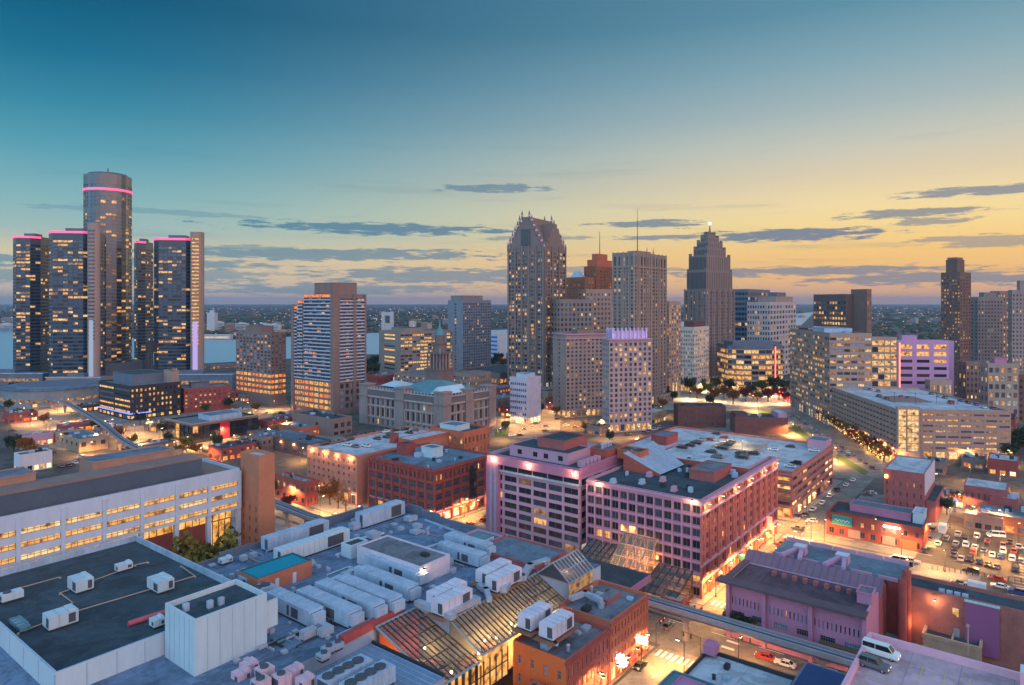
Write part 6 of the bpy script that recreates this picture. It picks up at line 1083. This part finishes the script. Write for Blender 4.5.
# ================================================================ people mover guideway
def spline(pts, n):
    out = []
    for i in range(len(pts)-1):
        p0, p1, p2, p3 = (Vector(pts[max(0,i-1)]), Vector(pts[i]), Vector(pts[i+1]), Vector(pts[min(len(pts)-1,i+2)]))
        for k in range(n):
            t = k/n; out.append(.5*((2*p1)+(p2-p0)*t+(2*p0-5*p1+4*p2-p3)*t*t+(3*p1-p0-3*p2+p3)*t**3))
    out.append(Vector(pts[-1])); return out
gp = [gw(-25,-95),gw(-25,-45),gw(-25,5),gw(-25.5,40),gw(-29,72),gw(-35,100),gw(-37.5,130),gw(-36,156),G(215,480,8),G(130,443,8),G(100,421,8),G(68,403,8),G(48,397.5,8),G(42,394,8),G(52,390,8),G(80,388,8),G(100,390,8)]
path = spline(gp, 8); e = thing('transit_guideway', 'elevated concrete transit guideway curving through the streets on single columns', 'guideway', (*path[0], 0)); o_ = path[0]
bm_, rl_, cl_ = MB(), MB(), MB()
nrm = []
for i, p in enumerate(path): d = (path[min(i+1,len(path)-1)]-path[max(i-1,0)]).normalized(); nrm.append(Vector((-d.y, d.x)))
prof = [(-1.9,7.9),(-1.9,6.8),(-.9,5.9),(.9,5.9),(1.9,6.8),(1.9,7.9),(1.55,7.9),(1.55,7.3),(-1.55,7.3),(-1.55,7.9)]
for i in range(len(path)-1):
    for k in range(len(prof)):
        (u0,z0_),(u1,z1_) = prof[k], prof[(k+1) % len(prof)]; a_, c_ = path[i]-o_, path[i+1]-o_; m_ = 1 if k in (7,) else 0
        bm_.poly([(*(a_+nrm[i]*u0),z0_),(*(a_+nrm[i]*u1),z1_),(*(c_+nrm[i+1]*u1),z1_),(*(c_+nrm[i+1]*u0),z0_)],m_)
    for u in (-.75,.75): rl_.bar((*(path[i]-o_+nrm[i]*u),7.45),(*(path[i+1]-o_+nrm[i+1]*u),7.45),.25,.25)
bm_.build('beam', [M('guideway_concrete',(.33,.26,.27),.85,.2,.1),M('guideway_bed',(.07,.065,.075),.85)], e); rl_.build('rail', METG, e)
for i in range(4, len(path), 5): p = path[i]-o_; cl_.cyl(p.x,p.y,0,5.2,.75,.7,12); cl_.box(p.x-1.2,p.y-1.2,5.2,p.x+1.2,p.y+1.2,5.95)
cm_ = MB()
for k in range(0, len(cl_.st), 2): pass
cl_.each('column', TAN, e)
# station canopy on the guideway
e = gthing('transit_station', 'elevated station with curved rose fascia and glowing glazing below', 'station', -24, 17)
MB().box(-5,-9,4.5,5,11,5.2).build('platform', CONC, e); mb = MB()
for s_ in (-1,1):
    for k in range(9): mb.box(s_*4.8-.1,-9+k*2.45,5.2,s_*4.8+.1,-8.8+k*2.45,9.2)
mb.each('post', DKM, e); MB().box(-5,-9,5.2,-4.9,11,9.1).build('glazing', LIT_B, e); MB().box(-6,-10,9.2,-5,12,11,0).box(-5,-10,10.4,6,12,11,0,1).box(-5,-10.4,9.2,6,-10,11).build('canopy', [PINK,ROOFD], e)
for yy in (-6,1,8): pt_light('platform_light', e, (-6.6,yy,8.2), 500, (1,.72,.4))
for k,(xx,yy) in enumerate(((-4,-6),(4,-6),(-4,8),(4,8))): MB().cyl(xx,yy,0,4.5,.5,n=10).build('column', CONC, e)

# ================================================================ street lamps
_p = MB().cyl(0,0,0,.4,.28,.2,8).tube((0,0,.4),(0,0,7.2),.11,.07).tube((0,0,7.1),(1.5,0,7.5),.06,.05).mesh('pole', DKM)
_h = MB().box(1.1,-.2,7.38,2.0,.2,7.55).box(1.15,-.16,7.26,1.95,.16,7.375,1).mesh('lamp_head', [DKM,LAMPE])
lamp_n = 0
def lamp(x, y, ang, power, label, group, color=(1,.45,.115)):
    e = thing('street_lamp', label, 'street lamp', (x,y,.02), ang, group); inst('pole', _p, e); inst('lamp_head', _h, e); pt_light('lamp_light', e, (1.55,0,7.2), power*.42, color, .25, 166)
def row(lst, where, power, group, color=(1,.45,.115)):
    for k,(x,y,a) in enumerate(lst): lamp(x,y,a,power,'street lamp, %s %s' % (nth(k), where), group, color)
gA = RG
row([(*gw(a,-2.9),gA-math.pi/2) for a in (-105,-84,-63,-42,4,22,40,58)], 'up the restaurant street on the loft side', 1900, 'lamps on the restaurant street')
row([(*gw(a,-12.6),gA+math.pi/2) for a in (-95,-70,-40,-8,14,34,54,68)], 'up the restaurant street on the mauve office side', 1900, 'lamps on the restaurant street')
row([(*gw(-31.2,b_),gA) for b_ in (-66,-52,-22,112,128)]+[(*gw(-16.8,b_),gA+math.pi) for b_ in (40,58,76)], 'along the guideway street going away', 1600, 'lamps on the guideway street')
row([(*gw(72,b_),gA) for b_ in (-40,-16,6,30,54,80,110)], 'along the cross street behind the loft office', 2000, 'lamps on the cross street')
row([(*gw(87,b_),gA+math.pi) for b_ in (-60,-30,-6,16,44)], 'along the brick bar side of the cross street', 2000, 'lamps on the cross street')
row([(*gw(a,103.5),gA-math.pi/2) for a in (-24,-6,14,34,54,78,104,132)], 'up the street beside the dark red loft', 2000, 'lamps beside the red lofts')
row([(*gw(a,b_),gA) for a,b_ in ((-20,128),(-20,150),(-20,172),(-22,196),(-22,222),(-22,250),(-22,280),(-22,310))], 'on the broad street left of the uplit garage', 2600, 'lamps on the broad left street')
row([(*G(px,py),0) for px,py in ((890,462),(874,452),(858,443),(843,434),(829,426),(816,418),(805,411))], 'along the boulevard tree row', 6500, 'lamps on the boulevard')
row([(*G(px,py),2) for px,py in ((838,462),(815,448),(795,436),(775,424),(758,412))], 'on the far kerb of the boulevard', 5500, 'lamps on the boulevard')
row([(*G(px,py),k) for k,(px,py) in enumerate(((672,395),(690,400),(705,391),(722,402),(738,393),(752,404),(768,396),(784,404),(695,385),(735,384),(770,385)))], 'in the plaza, counted from the left', 5200, 'lamps in the plaza', (1,.66,.3))
row([(*G(px,py),k) for k,(px,py) in enumerate(((505,420),(520,432),(540,428),(555,422),(575,424),(600,430),(498,440)))], 'around the small white office, counted from the left', 2400, 'lamps around the small white office')
row([(*G(px,py),k) for k,(px,py) in enumerate(((15,405),(18,413),(58,412),(85,408),(115,430),(135,436),(160,440),(185,450),(210,448),(240,432),(258,420),(275,410),(230,400),(205,408),(30,425),(62,447),(95,455),(150,430),(268,440)))], 'in the left middle district, counted along the roads', 4600, 'lamps in the left district')
row([(*G(px,py),k) for k,(px,py) in enumerate(((925,545),(950,528),(978,527),(1004,530),(945,572),(985,556),(1018,570),(905,585)))], 'around the car park, counted from the left', 1500, 'lamps around the car park')
row([(*G(px,py),k) for k,(px,py) in enumerate(((962,396),(985,412),(1005,418),(1018,432),(950,390)))], 'in the street beyond the long tan garage', 3200, 'lamps beyond the long garage')
row([(*G(px,py),k) for k,(px,py) in enumerate(((22,418),(48,430),(72,422),(98,446),(122,446),(140,452),(172,455),(198,462),(222,440),(236,448),(250,412),(292,408),(285,432),(300,462),(225,425),(180,425),(108,432),(70,408)))], 'among the low blocks of the left district', 2600, 'lamps among the low blocks')
row([(*G(px,py),k) for k,(px,py) in enumerate(((530,416),(565,428),(588,424),(612,440),(640,438),(660,416),(548,412),(508,426),(655,402),(640,402)))], 'at the feet of the central towers', 2600, 'lamps at the central towers')
row([(*G(px,py),k) for k,(px,py) in enumerate(((965,462),(990,455),(1012,465),(940,490),(970,482),(1000,490),(955,512),(1018,545)))], 'in the yards right of the long garage', 1700, 'lamps in the right yards')
# traffic signals at the near crossing
_tp = MB().cyl(0,0,0,5.6,.12,.09,8).tube((0,0,5.4),(4.5,0,5.7),.07,.05).mesh('signal_mast', DKM); _th = MB().box(-.18,-.15,-.55,.18,.15,.55).mesh('signal_head', DKM); _tl = MB().cyl(0,0,-.12,.12,.12,n=8).mesh('signal_light', REDE)
for (a,b_,ang,lab) in ((-32.6,-2,0,'traffic signal at the brick row corner of the crossing'),(-32.4,-13.4,1.57,'traffic signal at the sunken white roof corner of the crossing'),(-16,-13.4,3.14,'traffic signal at the mauve office corner of the crossing'),(-16,-2.6,-1.57,'traffic signal below the glass atrium at the crossing')):
    e = thing('traffic_signal', lab, 'traffic light', gw(a,b_,.13), gA+ang, 'traffic signals at the near crossing'); inst('signal_mast', _tp, e)
    for d in (2.4,4.3): h_ = inst('signal_head', _th, e, (d,0,5.1)); inst('signal_light', _tl, h_, (0,-.16,.3))

# ================================================================ cars
PAINTS = {'white':(.7,.7,.7),'silver':(.38,.39,.41),'black':(.02,.02,.023),'grey':(.12,.125,.13),'red':(.45,.03,.025),'blue':(.03,.08,.25),'dark green':(.03,.07,.05),'beige':(.45,.38,.28)}
_pm, _cm = {}, {}
def paint(c):
    if c not in _pm: _pm[c] = M(c.replace(' ','_')+'_car_paint', PAINTS[c], .28, .04, 1, spec=.6)
    return _pm[c]
TYRE = M('tyre_rubber',(.015,.015,.016),.9); RIM = M('wheel_rim',(.4,.4,.42),.35,metal=.6); HEADL = E('headlight_glow',(1,.9,.7),1.2); TAILL = E('taillight_glow',(1,.06,.03),.9); CGL = M('car_glass',(.015,.018,.022),.08,.05,1,spec=.8)
SHAPE = {'sedan':(2.3,.88,[(-2.3,.38),(2.25,.38),(2.3,.62),(2.15,.78),(1.05,.92),(-1.75,.96),(-2.25,.9),(-2.32,.6)],[(-1.75,.95),(1.05,.91),(.35,1.38),(-1.0,1.42)]),
         'hatchback':(2.0,.86,[(-1.95,.38),(1.95,.38),(2.0,.62),(1.85,.8),(1.0,.95),(-1.85,1.0),(-1.98,.7)],[(-1.82,.99),(1.0,.94),(.35,1.44),(-1.35,1.46)]),
         'suv':(2.35,.94,[(-2.3,.42),(2.25,.42),(2.32,.8),(2.2,1.0),(1.1,1.1),(-2.2,1.12),(-2.34,.8)],[(-2.2,1.11),(1.1,1.09),(.5,1.72),(-1.95,1.74)]),
         'van':(2.8,1.0,[(-2.75,.42),(2.7,.42),(2.78,.85),(2.6,1.15),(1.95,1.3),(-2.75,1.35)],[(-2.75,1.34),(1.95,1.29),(1.25,2.08),(-2.7,2.14)]),
         'pickup':(2.7,.96,[(-2.7,.5),(2.6,.5),(2.68,.85),(2.5,1.05),(1.3,1.12),(-2.68,1.14)],[(-.9,1.13),(1.3,1.11),(.65,1.72),(-.65,1.74)]),
         'box truck':(3.4,1.1,[(-3.4,.6),(3.3,.6),(3.38,1.1),(3.2,1.4),(2.3,1.5),(-3.4,1.5)],[(1.1,1.49),(2.3,1.49),(1.9,2.3),(1.1,2.35)])}
def extr(mb, prof, w0, w1f, m, zmin=None, zmax=None):
    zl, zh = min(p[1] for p in prof), max(p[1] for p in prof); n = len(prof); i = len(mb.v)
    for s_ in (-1,1):
        for x,z in prof: t = (z-zl)/(zh-zl) if zh > zl else 0; mb.v.append((x, s_*w0*(1-(1-w1f)*t), z))
    for k in range(n): mb.f.append((i+k, i+(k+1) % n, i+n+(k+1) % n, i+n+k)); mb.m.append(m)
    mb.f.append(tuple(range(i, i+n))[::-1]); mb.m.append(m); mb.f.append(tuple(range(i+n, i+2*n))); mb.m.append(m)
def car_meshes(kind, color):
    k = (kind, color)
    if k not in _cm:
        L_, w, body, cab = SHAPE[kind]; mb = MB(); extr(mb, body, w, .93, 0)
        if kind == 'box truck': mb.box(-3.4,-1.15,1.1,.95,1.15,3.2)
        top = max(p[1] for p in cab); xs = [p[0] for p in cab if p[1] > top-.08]; mb.box(min(xs)-.03,-w*.76,top-.03,max(xs)+.03,w*.76,top+.03); mb.box(-L_-.04,-w*.92,.4,-L_+.05,w*.92,.58).box(L_-.1,-w*.92,.4,L_+.02,w*.92,.58)
        for x0,x1 in ((cab[1][0],cab[2][0]),(cab[0][0],cab[3][0])):
            for s_ in (-1,1): mb.bar((x0,s_*w*.9,cab[0][1]),(x1,s_*w*.765,top),.09,.09)
        xm = (xs[0]+xs[-1])/2
        for s_ in (-1,1): mb.bar((xm,s_*w*.925,cab[0][1]-.02),(xm,s_*w*.775,top),.1,.06)
        bm = mb.mesh('body',[paint(color)]); g = MB(); extr(g, cab, w*.9, .84, 0); gm = g.mesh('glass', CGL); _cm[k] = (bm, gm)
    return _cm[k]
_wh = MB(); 
_wh.tube((0,-.11,0),(0,.11,0),.33,n=14); _wh.tube((0,-.125,0),(0,-.111,0),.2,n=10,m=1); _wh.tube((0,.111,0),(0,.125,0),.2,n=10,m=1); _whm = _wh.mesh('wheel',[TYRE,RIM])
_hl = MB().box(-.05,-.2,-.07,.05,.2,.07).mesh('headlight',HEADL); _tlm = MB().box(-.04,-.16,-.1,.04,.16,.1).mesh('taillight',TAILL)
def car(x, y, z, rz, kind, color, label, group):
    e = thing('parked_car' if kind not in ('van','box truck','pickup') else {'van':'parked_van','box truck':'box_truck','pickup':'pickup_truck'}[kind], label, {'van':'van','box truck':'truck','pickup':'pickup truck'}.get(kind,'car'), (x,y,z), rz, group)
    L_, w, body, cab = SHAPE[kind]; bm, gm = car_meshes(kind, color); inst('body', bm, e); inst('glass', gm, e)
    for sx_ in (-1,1):
        for s_ in (-1,1): inst('wheel', _whm, e, (sx_*L_*.62, s_*(w-.1), .33))
    for s_ in (-1,1): inst('headlight', _hl, e, (L_-.03, s_*w*.68, .72)); inst('taillight', _tlm, e, (-L_+.01, s_*w*.72, .8))
CL_ = ['white','black','grey','silver','black','white','red','grey','blue','silver','black','dark green','grey','beige']; KD_ = ['sedan','suv','sedan','hatchback','suv','sedan','sedan','suv']
rc = random.Random(12)
def cars(lst, z, rz, where, group, jit=.04):
    lst = sorted(lst, key=lambda t: t[0])
    for k, t_ in enumerate(lst):
        px, py = t_[:2]; kind = t_[2] if len(t_) > 2 and t_[2] else rc.choice(KD_); col = t_[3] if len(t_) > 3 else rc.choice(CL_); a = t_[4] if len(t_) > 4 else rz
        x, y = G(px, py, z); car(x, y, z+.02, a+rc.uniform(-jit,jit), kind, col, '%s %s, %s from the left %s' % (col, kind, nth(k), where), group)
rA, rB = RG, RG+math.pi/2
cars([(325,445.1),(333,443.6),(341,442.1),(350,440.1),(359,437.1),(368,435.1,None,'black'),(377,433.6),(386,432.6),(396,431.1,'sedan','black'),(405,430.1,'suv','black')], P1.rf, rA, 'in the edge row on the floodlit garage roof', 'cars on the floodlit garage roof')
cars([(347,446,'sedan','white'),(355,447.5),(366,447),(377,439.5,'sedan','dark green'),(386,438),(390,435.5,'suv','dark green'),(409,433.5,'sedan','black'),(415,431)], P1.rf, rB, 'standing mid deck on the floodlit garage roof', 'cars on the floodlit garage roof')
cars([(644,433.5),(649,432),(655,430.3),(661,428.6)], G1.rf, rA, 'in the back corner of the brick garage roof', 'cars on the brick garage roof')
cars([(657,439.7,'sedan','red'),(701,441),(709,440.5,'sedan','red'),(716,434.5,'sedan','black'),(716,441,'sedan','white'),(724,438.5,None,'red'),(728,446,'suv','black'),(731,443.5,'suv','grey'),(773,450.5),(790,447.5,'sedan','black'),(790,467.5,'sedan','white'),(796,464.5,'suv','black'),(814,451.5,'sedan','white'),(822,446.5,'suv','black')], G1.rf, rB, 'standing on the brick garage roof', 'cars on the brick garage roof')
zc_ = C.rf+1.42
cars([(682,448.5,'sedan','black'),(690,446.5),(696,444.6,'suv','black'),(711,453,'sedan','black'),(717,458,'sedan','grey'),(722,449.5,'suv','black'),(741,454.5),(742,458.5,'suv','black'),(753,454.5,'sedan','black')], zc_, rB, 'on the raised pale deck of the loft office', 'cars on the loft office deck')
cars([(865,389.5),(869,390),(873,391),(878,392,'suv','blue'),(879,397,'suv','black'),(887,399.5,'suv','black'),(901,397.5,'sedan','red'),(908,398.5),(931,394.5),(939,397),(945,398.5),(951,404,'van','red'),(961,401.5),(968,403.5,'suv','black'),(976,405.5),(983,408),(993,409.3,'sedan','black')], G2.rf, math.radians(80), 'on the roof of the long tan garage', 'cars on the long garage roof')
cars([(933,531,'suv','black'),(943,532,'box truck','white'),(930,540,'sedan','grey'),(925,552,'suv','black'),(958,536,'pickup','beige'),(977,537.5,'suv','silver'),(996,537,'van','white',rA+1.9),(987,542.5,'sedan','red'),(1003,546.5,'sedan','red'),(956,545,'sedan','silver'),(955,549.5,'suv','black'),(966,546,'suv','white'),(975,548.6,'sedan','white'),(973,553.4,'suv','red'),(984,551.8,'hatchback','blue'),(992,556,'sedan','white'),(1000.5,558.2,'hatchback','blue'),(1012,560,'suv','white'),(1021,562.5,'sedan','blue')], 0, rA, 'in the lit car park beside the bar', 'cars in the lit car park')
cars([(954,556,'sedan','grey'),(961,560,'sedan','silver'),(970,560.5,'suv','black'),(979,563,'suv','black'),(988,565.5,'sedan','black'),(997,568,'sedan','grey')], 0, rA, 'in the near row against the car park fence', 'cars in the lit car park')
cars([(971,573,'suv','black',rB),(997,580.5,'sedan','red',rB),(972,592,'box truck','white'),(1009,600,'sedan','silver',rB),(898,562,'van','white',rB),(905,566,'suv','black',rB),(911,563,'pickup','silver',rB),(902,577,'sedan','grey',rA),(891,606,'suv','black',rA),(884,629.5,'sedan','black',rA),(900,591,'suv','blue',rA)], 0, rB, 'in the lot before the plum billboard', 'cars around the plum billboard')
cars([(805,516,'sedan','black'),(813,510.5,'sedan','white'),(822,504,'sedan','white'),(830,497,'sedan','white'),(837,491,'suv','black'),(867,495.5,'suv','grey',rB),(871,494,'sedan','white',rB),(846,486),(853,481)], 0, rA, 'on the street beside the brick garage', 'cars on the street beside the brick garage')
bl_ = [(872-i*6.1, 469-i*4.05) for i in range(14)]; cars([(x,y) for x,y in bl_], 0, math.radians(78), 'parked along the boulevard tree row', 'cars along the boulevard')
cars([(848-i*7, 457-i*4.2) for i in range(9)], 0, math.radians(78), 'on the roadway of the boulevard', 'cars on the boulevard')
cars([(765,659,'sedan','red',rB),(785,666,'sedan','white',rB),(742,626,'sedan','grey',rB)], 0, rB, 'under the guideway before the mauve office', 'cars under the guideway')
cars([(470,525.5,'sedan','red'),(484,521.5,'sedan','red'),(455,529,'suv','black'),(497,516)], 0, rA, 'on the street below the dark red loft', 'cars below the dark red loft')
cars([(54,454),(61,467),(68,466.5),(75,463.5,'sedan','white'),(82,458.5,'van','white'),(88,460,'sedan','white'),(92,463,'suv','white'),(96,457,'sedan','red'),(101,461),(48,459.5),(40,457)], 0, rB, 'in the lot before the tan workshop', 'cars in the workshop lot')
cars([(109,424,'van','white'),(122,434),(150,441),(173,447),(205,452),(225,447,'sedan','red'),(262,428),(236,438),(246,424),(266,414),(285,402),(45,417),(28,420),(190,449,'suv','black'),(200,450,'suv','grey')], 0, rB, 'on the roads of the left middle district', 'cars in the left district')
cars([(503,430),(512,436),(524,430),(536,424),(546,427),(558,420),(575,428),(590,431),(566,426)], 0, .3, 'near the small white office', 'cars near the small white office')
car(*G(881,656,24.93), 24.93, rB-.05+math.pi, 'van', 'white', 'white passenger van with dark windows on the near pink deck', 'vehicles on the near deck'); car(*G(874,668,24.93), 24.93, rB+math.pi-.1, 'suv', 'grey', 'dark grey estate car on the near pink deck beside the white van', 'vehicles on the near deck')
cars([(640,668,'sedan','black'),(668,628,'sedan','grey'),(740,548,'suv','black'),(752,538.5,'sedan','silver'),(762,532,'sedan','black')], 0, rA, 'on the restaurant street', 'cars on the restaurant street')
cars([(1003,552,'suv','white'),(1014,552.5,'sedan','red'),(1019,548,'sedan','silver'),(1010,543,'sedan','black'),(965,541,'sedan','black'),(946,540,'suv','grey'),(938,545,'sedan','white'),(1016,571,'suv','black')], 0, rA, 'in the car park toward the right edge', 'cars in the lit car park')
cars([(1000,588,'sedan','white',rB),(960,585,'sedan','grey',rB),(1018,594,'suv','blue',rB)], 0, rB, 'in the marked open lot', 'cars in the marked lot')
cars([(120,450),(128,444),(148,447),(166,450),(215,436),(258,432),(272,422),(12,432),(38,446),(70,428),(90,424),(230,436),(288,418),(250,446)], 0, rA, 'between the low blocks on the left', 'cars between the low blocks')
cars([(520,436),(545,432),(572,420),(628,436),(640,441),(655,408),(508,418),(533,428)], 0, .6, 'around the central tower feet', 'cars at the central towers')
cars([(790,540),(782,546),(798,530),(812,522),(797,517)], 0, rB, 'on the cross street by the brick bar', 'cars on the cross street')
# fence between the lots
e = thing('lot_fence', 'low wire fence between the two car parks on the right', 'fence', (*G(932,570),0)); p0, p1 = Vector((0,0,0)), Vector((*G(1040,586),0))-Vector((*G(932,570),0)); mb = MB()
for k in range(19): p = p0.lerp(p1,k/18); MB().box(p.x-.06,p.y-.06,0,p.x+.06,p.y+.06,1.5).build('post', DKM, e)
for z in (.5,1.0,1.45): mb.bar(p0+Vector((0,0,z)),p1+Vector((0,0,z)),.04,.05)
mb.build('wire', DKM, e)

# ================================================================ trees
BARK = M('bark',(.06,.045,.035),.9)
def leafmat(n, c): return M(n, c, .8, .45, .9)
LM = {'green':leafmat('green_leaves',(.055,.085,.02)),'yellow':leafmat('yellowing_leaves',(.17,.13,.02)),'orange':leafmat('orange_leaves',(.22,.085,.02)),'red':leafmat('dark_red_leaves',(.16,.025,.02)),'dark':leafmat('dark_leaves',(.03,.045,.02))}
_tm = {}
def tree_mesh(kind, v):
    k = (kind, v)
    if k in _tm: return _tm[k]
    r = random.Random(hash(kind) % 1 + v*17+len(kind)); t = MB(); t.tube((0,0,0),(.1,0,2.2),.22,.15,7); tips = []
    nb = 9 if kind != 'bare' else 11
    for i in range(nb):
        a = i*2.4+r.random(); z0_ = 1.9+.5*i/nb*3; L_ = r.uniform(1.6,2.6); p = Vector((.08,0,min(z0_,3.4))); q_ = p+Vector((math.cos(a)*L_*.75,math.sin(a)*L_*.75,L_*.85)); t.tube(p,q_,.09,.04,5); tips.append(q_)
        for j in range(2 if kind != 'bare' else 5): q2 = q_+Vector((r.uniform(-1,1),r.uniform(-1,1),r.uniform(.2,1.3))); t.tube(p.lerp(q_,r.uniform(.5,1)),q2,.04,.012,4); tips.append(q2)
    t.tube((.1,0,2.2),(0,.1,4.6),.15,.05,6); tips.append(Vector((0,.1,4.9)))
    tm = t.mesh('trunk', BARK); cm = None
    if kind != 'bare':
        c = MB()
        for q_ in tips:
            R = r.uniform(.95,1.5)
            for j in range(44):
                d = Vector((r.gauss(0,1),r.gauss(0,1),r.gauss(0,.8))).normalized()*R*r.random()**.4; p = q_+d; u = Vector((r.gauss(0,1),r.gauss(0,1),r.gauss(0,1))).normalized(); w = u.cross(Vector((r.gauss(0,1),r.gauss(0,1),r.gauss(0,1)))).normalized(); s_ = r.uniform(.18,.38)
                c.poly([p-u*s_-w*s_*.5,p+u*s_*.2-w*s_,p+u*s_+w*s_*.4,p-u*s_*.3+w*s_])
        cm = c.mesh('crown', LM[kind])
    _tm[k] = (tm, cm); return _tm[k]
rt = random.Random(3)
def tree(x, y, kind, s, label, group, z=.02):
    tm, cm = tree_mesh(kind, rt.randrange(3)); e = thing('street_tree', label, 'tree', (x,y,z), rt.uniform(0,6.28), group); e.scale = (s*rt.uniform(.9,1.15),s*rt.uniform(.9,1.15),s*rt.uniform(.9,1.15)); inst('trunk', tm, e)
    if cm: inst('crown', cm, e)
def trees(lst, where, group):
    for k, t_ in enumerate(lst): kind = t_[2]; nm = {'bare':'bare leafless','green':'green','yellow':'yellowing','orange':'orange','red':'dark red','dark':'dark green'}[kind]; tree(*G(t_[0],t_[1]), kind, t_[3], '%s tree, %s %s' % (nm, nth(k), where), group)
K_ = ['orange','yellow','orange','red']
trees([(884-i*4.1, 461.5-i*2.72, K_[i % 4], 1.15) for i in range(21)], 'from the near end in the lit boulevard row', 'trees along the boulevard')
LIGHTS = E('string_light_glow',(1,.52,.16),2.5)
for i in range(21): x,y = G(884-i*4.1,461.5-i*2.72); e_ = [o for o in sc.objects if o.get('group') == 'trees along the boulevard'][i]; pt_light('tree_light', e_, (1.2,-1.2,4.4), 700, (1,.5,.12)); sl_ = MB(); [sl_.box(*(lambda a,c,d: (a-.11,c-.11,d,a+.11,c+.11,d+.22))(rt.gauss(0,1.5),rt.gauss(0,1.5),rt.uniform(1.8,5.8))) for _ in range(46)]; sl_.build('string_lights', LIGHTS, e_)
trees([(668+rt.random()*4,386,'dark',1.89),(676,392,'dark',2.16),(683,388,'dark',2.29),(690,394,'dark',2.03),(697,399,'orange',1.49),(700,390,'green',1.62),(708,396,'yellow',1.62),(714,403,'orange',1.62),(716,391,'dark',2.03),(724,399,'orange',1.62),(729,393,'dark',2.03),(733,404,'orange',1.76),(740,390,'dark',2.03),(746,402,'red',1.62),(752,396,'dark',1.62),(757,403,'orange',1.49),(762,394,'green',1.76),(768,402,'red',1.76),(774,392,'dark',2.16),(779,400,'red',1.76),(784,394,'dark',1.76),(788,405,'red',1.62),(664,398,'dark',1.62),(672,402,'dark',1.35),(710,407,'dark',1.35),(795,398,'red',1.76)], 'counted from the left in the plaza', 'trees in the plaza')
for px,py in ((788,405),(795,398),(779,400)):
    x,y = G(px,py); e_ = min((o for o in sc.objects if o.get('category') == 'tree'), key=lambda o: (o.location.x-x)**2+(o.location.y-y)**2); pt_light('tree_light', e_, (.9,-1.5,2.5), 1500, (1,.08,.04)); sl_ = MB(); [sl_.box(*(lambda a,c,d: (a-.16,c-.16,d,a+.16,c+.16,d+.32))(rt.gauss(0,1.3),rt.gauss(0,1.3),rt.uniform(1.6,5))) for _ in range(26)]; sl_.build('string_lights', REDE, e_)
trees([(196,606,'yellow',2.3),(206,604,'yellow',2.7),(219,601,'green',2.3),(185,609,'green',1.8)], 'in the court under the long white office', 'trees under the white office')
trees([(278,497,'green',1.1),(288,510,'red',.9),(300,500,'bare',1.4),(330,505,'orange',1.2),(338,509,'bare',1.2),(346,512,'bare',1.1),(320,496,'bare',1.1)], 'on the lit street below the uplit garage', 'trees below the uplit garage')
trees([(742,640,'dark',1.1),(733,634,'dark',.9),(750,643,'orange',.8)], 'at the crossing under the guideway', 'trees at the crossing')
trees([(14,455,'dark',1.5),(24,457,'orange',1.5),(31,460,'orange',1.2),(140,425,'dark',1.2),(149,430,'bare',1.3),(157,433,'bare',1.4),(163,436,'dark',1.2),(186,452,'yellow',1.1),(66,398,'dark',1.6),(72,399,'dark',1.4),(8,412,'dark',1.2),(212,455,'bare',1.2),(180,457,'yellow',1.0),(255,436,'dark',1.0)], 'counted through the left middle district', 'trees in the left district')
trees([(370,372,'dark',2.4),(375,376,'dark',2.2),(372,384,'orange',1.6),(366,378,'dark',2.2),(492,368,'dark',2.2),(498,364,'dark',2.2),(503,369,'orange',2.0),(376,368,'dark',2.5)], 'in the gap by the river behind the courthouse', 'trees by the river')
trees([(18,420,'dark',1.1),(44,424,'orange',1.0),(94,430,'green',1.0),(118,440,'orange',1.1),(132,447,'yellow',1.0),(168,444,'dark',1.0),(196,456,'orange',1.0),(218,450,'dark',1.1),(244,428,'dark',1.1),(256,414,'orange',1.2),(274,438,'yellow',1.0),(292,428,'dark',1.0),(228,410,'dark',1.3),(205,414,'green',1.2),(52,405,'dark',1.4),(88,402,'dark',1.4),(30,398,'dark',1.5),(14,395,'dark',1.5)], 'among the low blocks on the left', 'trees among the low blocks')
trees([(505,432,'green',1.0),(522,420,'dark',1.2),(540,414,'dark',1.2),(556,416,'orange',1.1),(585,432,'dark',1.0),(610,442,'dark',1.0),(648,416,'dark',1.2),(662,410,'orange',1.2),(530,404,'dark',1.3),(645,394,'dark',1.4),(655,388,'dark',1.4)], 'around the central tower feet', 'trees at the central towers')
trees([(1016,455,'dark',1.8),(1022,448,'dark',1.9),(1008,462,'dark',1.3),(915,515,'green',.8),(947,515,'dark',1.0),(958,508,'orange',1.0)], 'right of the long tan garage and in the yard', 'trees at the right')

# ================================================================ evening haze over the river and the far shore
if HAZE > 0:
    hz_ = MB().box(-33000,-2600,-3,33000,26500,240).build('haze', None if 0 else bpy.data.materials.new('haze_air'), None)
    m = hz_.data.materials[0]; m.use_nodes = True; t_ = m.node_tree; t_.nodes.clear(); o1 = t_.nodes.new('ShaderNodeOutputMaterial'); pv = t_.nodes.new('ShaderNodeVolumePrincipled')
    pv.inputs['Color'].default_value = (.48,.64,.9,1); pv.inputs['Density'].default_value = HAZE; pv.inputs['Anisotropy'].default_value = .2; t_.links.new(pv.outputs[0], o1.inputs['Volume']); tag(hz_, 'thin blue evening haze over the city and river', 'haze', None, 'stuff')
